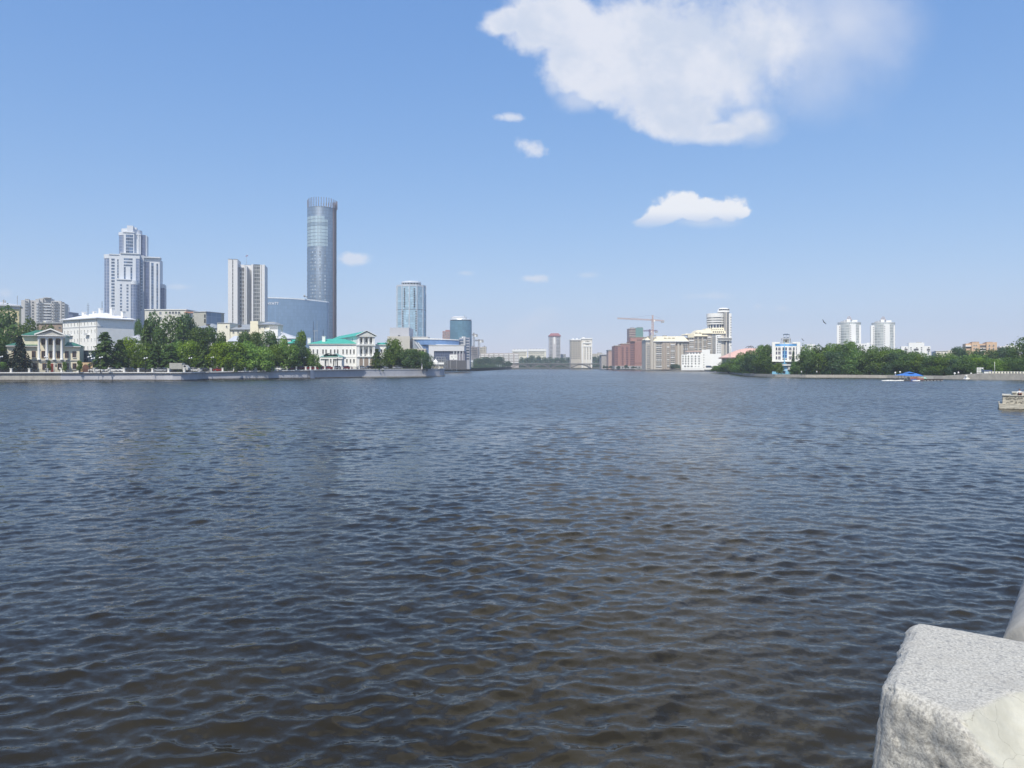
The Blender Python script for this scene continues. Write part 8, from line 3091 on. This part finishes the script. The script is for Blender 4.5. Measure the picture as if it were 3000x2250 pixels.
def foreground_stone():
    zt = H - 0.55
    A = Vector((0.64, 1.286))
    e1 = Vector((0.823, -0.568)).normalized()
    e2 = Vector((0.624, 0.781)).normalized()
    Lx, Ly, Lz = 1.3, 0.40, 0.55
    nx, ny, nz = 150, 60, 70

    def sm(v, a, b):
        u = min(1, max(0, (v - a) / (b - a)))
        return u * u * (3 - 2 * u)
    verts, faces = [], []
    index = {}

    def vid(i, j, k):
        key = (i, j, k)
        if key not in index:
            index[key] = len(verts)
            verts.append(((i / nx) ** 1.35 * Lx, j / ny * Ly, -Lz + (k / nz) ** 0.8 * Lz))
        return index[key]
    for i in range(nx):
        for j in range(ny):
            faces.append((vid(i, j, nz), vid(i + 1, j, nz), vid(i + 1, j + 1, nz), vid(i, j + 1, nz)))
    for i in range(nx):
        for k in range(nz):
            faces.append((vid(i, 0, k), vid(i + 1, 0, k), vid(i + 1, 0, k + 1), vid(i, 0, k + 1)))
            faces.append((vid(i + 1, ny, k), vid(i, ny, k), vid(i, ny, k + 1), vid(i + 1, ny, k + 1)))
    for j in range(ny):
        for k in range(nz):
            faces.append((vid(0, j + 1, k), vid(0, j, k), vid(0, j, k + 1), vid(0, j + 1, k + 1)))
            faces.append((vid(nx, j, k), vid(nx, j + 1, k), vid(nx, j + 1, k + 1), vid(nx, j, k + 1)))
    out, cem, dirt_shade = [], [], []
    for (a, b, c) in verts:
        p = Vector((a, b, c))
        n1 = noise.fractal(p * 9, 0.9, 2.1, 5)
        n2 = noise.fractal(p * 55 + Vector((5, 1, 2)), 0.8, 2.2, 4)
        n3 = noise.noise(p * 3.3 + Vector((9, 4, 1)))
        # rounded, worn edges
        dx, dy, dz = a, min(b, Ly - b), -c
        r = 0.030 + 0.012 * n3
        q = Vector((a, b, c))
        fx, fy, fz = max(0, r - a), max(0, r - dy), max(0, r - dz)
        L = math.sqrt(fx * fx + fy * fy + fz * fz)
        if L > r:
            k = r / L
            q.x = r - fx * k if fx > 0 else q.x
            if fy > 0:
                q.y = (r - fy * k) if b < Ly / 2 else Ly - (r - fy * k)
            if fz > 0:
                q.z = -(r - fz * k)
        # the front top edge is broken away, more and more towards the right
        shift = 0.60 * min(a, 0.13)
        q.y -= shift * sm(b, 0.30, 0.0)
        depth = 0.006 + 0.086 * sm(a, 0.100, 0.215) + 0.007 * n1 + 0.006 * n3
        plane = (q.y + shift) * 0.50 + (-q.z) * 0.866
        need = depth
        if plane < need:
            d = need - plane
            q.y += d * 0.50
            q.z -= d * 0.866
        broken = sm(plane, need + 0.006, need - 0.003)
        front = sm(b, 0.09, 0.0)
        rough = 0.0012 + 0.0055 * max(broken * 0.6, front * sm(-c, 0.0, 0.03))
        nrm = Vector((0, -0.8, 0.5)) if (broken > 0.3 or front > 0.4) else (Vector((0, 0, 1)) if c > -0.02 else Vector((-1, 0, 0)))
        q += nrm * (n2 * rough + n1 * rough * 0.9)
        q.x += 0.09 * c * sm(a, 0.12, 0.0)
        if a < 0.02:
            q.x += 0.004 * n2 + 0.006 * n1
        # cavity low on the front, its shade also painted into the colour
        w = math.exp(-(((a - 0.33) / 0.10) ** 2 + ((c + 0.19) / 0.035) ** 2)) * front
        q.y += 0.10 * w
        # a crack
        ck = abs((a - 0.10) - (-(c) - 0.07) * 0.75 - 0.03 * n3)
        cr = max(0, 1 - ck / 0.006) * front * sm(-c, 0.03, 0.08) * sm(0.26 + c, 0.0, 0.05)
        q.y += 0.004 * cr
        out.append(q)
        m = sm(a, 0.115 + 0.02 * n1, 0.14 + 0.02 * n1) * broken * sm(q.y + shift, 0.004, 0.014)
        cem.append(min(1, max(0, m * (1.1 + 0.4 * n2))))
        dirt_shade.append(min(1, max(0, cr + w * 0.9 + front * sm(-c, 0.0, 0.05) * (0.16 + 0.5 * max(0, n1) + 0.5 * max(0, n2)))))  # crack, painted cavity shade, and dirt that tones down the sun-facing front
    me = bpy.data.meshes.new('granite_block')
    me.from_pydata([tuple(v) for v in out], [], faces)
    for nm, arr in (('cement', cem), ('dirt_shade', dirt_shade)):
        at = me.attributes.new(nm, 'FLOAT', 'POINT')
        at.data.foreach_set('value', arr)
    for p in me.polygons:
        p.use_smooth = True
    me.materials.append(stone_mat())
    me.update()
    o = bpy.data.objects.new('granite_block', me)
    COL.objects.link(o)
    o.location = (A.x, A.y, zt)
    o.rotation_euler = (0, 0, math.atan2(e1.y, e1.x))
    tag(o, 'worn light grey granite block with broken cement-patched corner in the right foreground', 'stone block')
    # round stone handrail going away behind the block
    m = MB()
    n = 20
    p0, p1 = Vector((1.164, 1.614)), Vector((3.2, 4.186))
    r = 0.085
    d = (p1 - p0).normalized()
    sd = Vector((d.y, -d.x))
    vs = []
    for i in range(n + 1):
        u = i / n
        c = p0 + (p1 - p0) * u
        for k in range(20):
            a = 2 * math.pi * k / 20
            vs.append((c.x + sd.x * r * math.cos(a), c.y + sd.y * r * math.cos(a), zt - 0.10 + r * math.sin(a)))
    fs = [(i * 20 + k, i * 20 + (k + 1) % 20, (i + 1) * 20 + (k + 1) % 20, (i + 1) * 20 + k) for i in range(n) for k in range(20)]
    fs += [tuple(range(19, -1, -1)), tuple(range(n * 20, n * 20 + 20))]
    m.add(vs, fs, True)
    o = m.build('round_handrail', mat('weathered_grey_rail', (0.30, 0.295, 0.28), 0.8, var=0.2, scale=6.0, bump=0.2))
    tag(o, 'round grey handrail running away behind the granite block', 'handrail')
    # footway the viewer stands on
    m = MB()
    m.prism([(-30, -25), (30, -25), (30, 0.2), (0.9, 0.9), (0.9, 1.1), (-30, 1.1)], -1.2, H - 1.62)
    tag(m.build('promenade', mat('granite_paving', (0.28, 0.275, 0.27), bump=0.3, scale=3.0)), kind='structure')


foreground_stone()


# ------------------------------------------------------------------ water
def water_material():
    m = bpy.data.materials.new('pond_water')
    m.use_nodes = True
    t = NT(m.node_tree)
    co = t.n('ShaderNodeTexCoord').outputs['Object']
    geo = t.n('ShaderNodeNewGeometry')
    dist = t.n('ShaderNodeVectorMath', {0: co}, operation='LENGTH').outputs['Value']

    def slopes(sx, sy, scale, detail, rough=0.55, off=0.0, rot=0.0):
        mp = t.n('ShaderNodeMapping', {'Vector': co})
        mp.inputs['Location'].default_value = (off, off * 2.3, off)
        mp.inputs['Rotation'].default_value = (0, 0, rot)
        mp.inputs['Scale'].default_value = (sx, sy, 1)
        n = t.n('ShaderNodeTexNoise', {'Vector': mp.outputs[0], 'Scale': scale, 'Detail': detail, 'Roughness': rough})
        v = t.n('ShaderNodeVectorMath', {0: n.outputs['Color'], 1: (0.5, 0.5, 0.5)}, operation='SUBTRACT')
        return v.outputs[0]

    def scl(v, amp):
        mul = t.n('ShaderNodeVectorMath', operation='SCALE')
        t.put(mul.inputs[0], v)
        t.put(mul.inputs['Scale'], amp)
        return mul.outputs[0]

    # gust patches, tens to hundreds of metres across
    mp = t.n('ShaderNodeMapping', {'Vector': co})
    mp.inputs['Scale'].default_value = (0.010, 0.004, 1)
    mp.inputs['Rotation'].default_value = (0, 0, 0.5)
    gust = t.n('ShaderNodeTexNoise', {'Vector': mp.outputs[0], 'Scale': 1.0, 'Detail': 4.0, 'Roughness': 0.55}).outputs[0]
    gust = t.ss(gust, 0.35, 0.65, 0.72, 1.25)
    fine = scl(slopes(0.8, 1.0, 9.0, 3.0), t.m('MULTIPLY', gust, 0.36))
    fine2 = scl(slopes(0.7, 1.0, 26.0, 2.0, 0.5, 5.5, 0.2), 0.17)
    fine = t.n('ShaderNodeVectorMath', {0: fine, 1: fine2}, operation='ADD').outputs[0]
    far_a = scl(slopes(0.42, 1.0, 2.0, 3.0, 0.6, 3.1, 0.12), t.m('MULTIPLY', t.ss(dist, 22.0, 65.0), t.m('MULTIPLY', gust, 1.15)))
    far_b = scl(slopes(0.30, 1.0, 0.22, 2.0, 0.6, 9.7, -0.08), t.m('MULTIPLY', t.ss(dist, 60.0, 200.0), 0.50))
    s = t.n('ShaderNodeVectorMath', {0: fine, 1: far_a}, operation='ADD').outputs[0]
    s = t.n('ShaderNodeVectorMath', {0: s, 1: far_b}, operation='ADD').outputs[0]
    sp = t.n('ShaderNodeSeparateXYZ', {0: s})
    # far off, the faces of the wavelets that lean to the near bank hide the ones behind them
    lean = t.ss(dist, 25.0, 95.0)
    ay = t.m('MULTIPLY_ADD', t.m('ABSOLUTE', sp.outputs[1]), -1.1, -0.03)
    ny = t.m('ADD', t.m('MULTIPLY', sp.outputs[1], t.m('SUBTRACT', 1.0, lean)), t.m('MULTIPLY', ay, lean))
    s = t.n('ShaderNodeCombineXYZ', {0: t.m('MULTIPLY', sp.outputs[0], 0.75), 1: ny, 2: 0.0}).outputs[0]
    nn = t.n('ShaderNodeVectorMath', {0: geo.outputs['Normal'], 1: s}, operation='ADD').outputs[0]
    nn = t.n('ShaderNodeVectorMath', {0: nn}, operation='NORMALIZE').outputs[0]
    # peaty water: brown where one looks into it
    nb = t.n('ShaderNodeTexNoise', {'Vector': co, 'Scale': 0.35, 'Detail': 4.0}).outputs[0]
    base = t.mix(t.ss(nb, 0.35, 0.7), (0.0185, 0.0155, 0.0088), (0.029, 0.024, 0.0128))
    p = t.n('ShaderNodeBsdfPrincipled', {'Base Color': base, 'Roughness': 0.055, 'IOR': 1.33, 'Normal': nn,
                                         'Specular IOR Level': 0.38})
    t.n('ShaderNodeOutputMaterial', {'Surface': p})
    return m


def make_water():
    rng = np.random.default_rng(7)
    # wave trains: wavelength, direction, amplitude
    N = 150
    lam = np.exp(rng.uniform(np.log(0.13), np.log(2.4), N))
    wind = math.radians(-84)
    ang = wind + rng.normal(0, 0.62, N)
    k = 2 * np.pi / lam
    slope = 0.155 * np.sqrt(2.0 / N) * np.exp(-0.5 * ((np.log(lam) - np.log(0.30)) / 0.66) ** 2) * 1.32
    slope += 0.155 * np.sqrt(2.0 / N) * 0.75 * np.exp(-0.5 * ((np.log(lam) - np.log(1.0)) / 0.42) ** 2)
    amp = slope / k
    kx, ky = k * np.cos(ang), k * np.sin(ang)
    ph = rng.uniform(0, 2 * np.pi, N)
    th = np.linspace(math.radians(-62), math.radians(62), 1300)
    r = np.concatenate([np.exp(np.linspace(np.log(2.2), np.log(130), 1050)),
                        np.exp(np.linspace(np.log(134), np.log(3400), 30))])
    th = np.concatenate([np.radians(np.linspace(-115, -64, 12)), th, np.radians(np.linspace(64, 115, 12))])
    R, T = np.meshgrid(r, th, indexing='ij')
    X0, Y0 = R * np.sin(T), R * np.cos(T)
    Zz = np.zeros_like(X0)
    DX = np.zeros_like(X0)
    DY = np.zeros_like(X0)
    fade_far = np.clip((110 - R) / 60, 0, 1) * np.clip((math.radians(61.9) - np.abs(T)) / 0.03, 0, 1)
    # slow groups, so that some patches are livelier
    env = 1 + 0.42 * np.sin(X0 * 0.31 + Y0 * 0.17 + 1) * np.sin(Y0 * 0.23 - X0 * 0.11) + 0.2 * np.sin(X0 * 0.9 + 2 * np.sin(Y0 * 0.21)) * np.sin(Y0 * 0.55 + 1.3)
    sp = R * 0.0039
    for i in range(N):
        w = np.clip(lam[i] / sp / 4.0 - 0.25, 0, 1)
        a = amp[i] * env * fade_far * w
        p = kx[i] * X0 + ky[i] * Y0 + ph[i]
        Zz += a * np.cos(p)
        q = 1.0
        DX -= q * a * (kx[i] / k[i]) * np.sin(p)
        DY -= q * a * (ky[i] / k[i]) * np.sin(p)
    V = np.stack([X0 + DX, Y0 + DY, Zz], -1).reshape(-1, 3).astype(np.float32)
    nr, nt = R.shape
    idx = np.arange(nr * nt).reshape(nr, nt)
    q = np.stack([idx[:-1, :-1], idx[1:, :-1], idx[1:, 1:], idx[:-1, 1:]], -1).reshape(-1, 4)
    q = q[:, ::-1]
    me = bpy.data.meshes.new('water')
    me.vertices.add(len(V))
    me.vertices.foreach_set('co', V.ravel())
    me.loops.add(q.size)
    me.loops.foreach_set('vertex_index', q.ravel().astype(np.int32))
    me.polygons.add(len(q))
    me.polygons.foreach_set('loop_start', np.arange(0, q.size, 4, dtype=np.int32))
    me.polygons.foreach_set('use_smooth', np.ones(len(q), bool))
    me.update(calc_edges=True)
    me.validate()
    m = water_material()
    me.materials.append(m)
    o = bpy.data.objects.new('water', me)
    COL.objects.link(o)
    tag(o, kind='structure')
    print('water normal z', me.polygons[0].normal.z)


make_water()


# ------------------------------------------------------------------ haze
def make_haze():
    mb = MB()
    mb.box(-2600, 2600, -70, 3500, -2.5, 235)
    m = bpy.data.materials.new('haze')
    m.use_nodes = True
    t = NT(m.node_tree)
    v = t.n('ShaderNodeVolumePrincipled', {'Color': (0.80, 0.88, 1.0), 'Density': HAZE, 'Anisotropy': 0.1})
    out = t.n('ShaderNodeOutputMaterial')
    t.t.links.new(v.outputs[0], out.inputs['Volume'])
    o = mb.build('haze', m)
    tag(o, kind='stuff')
    o.display_type = 'WIRE'


make_haze()
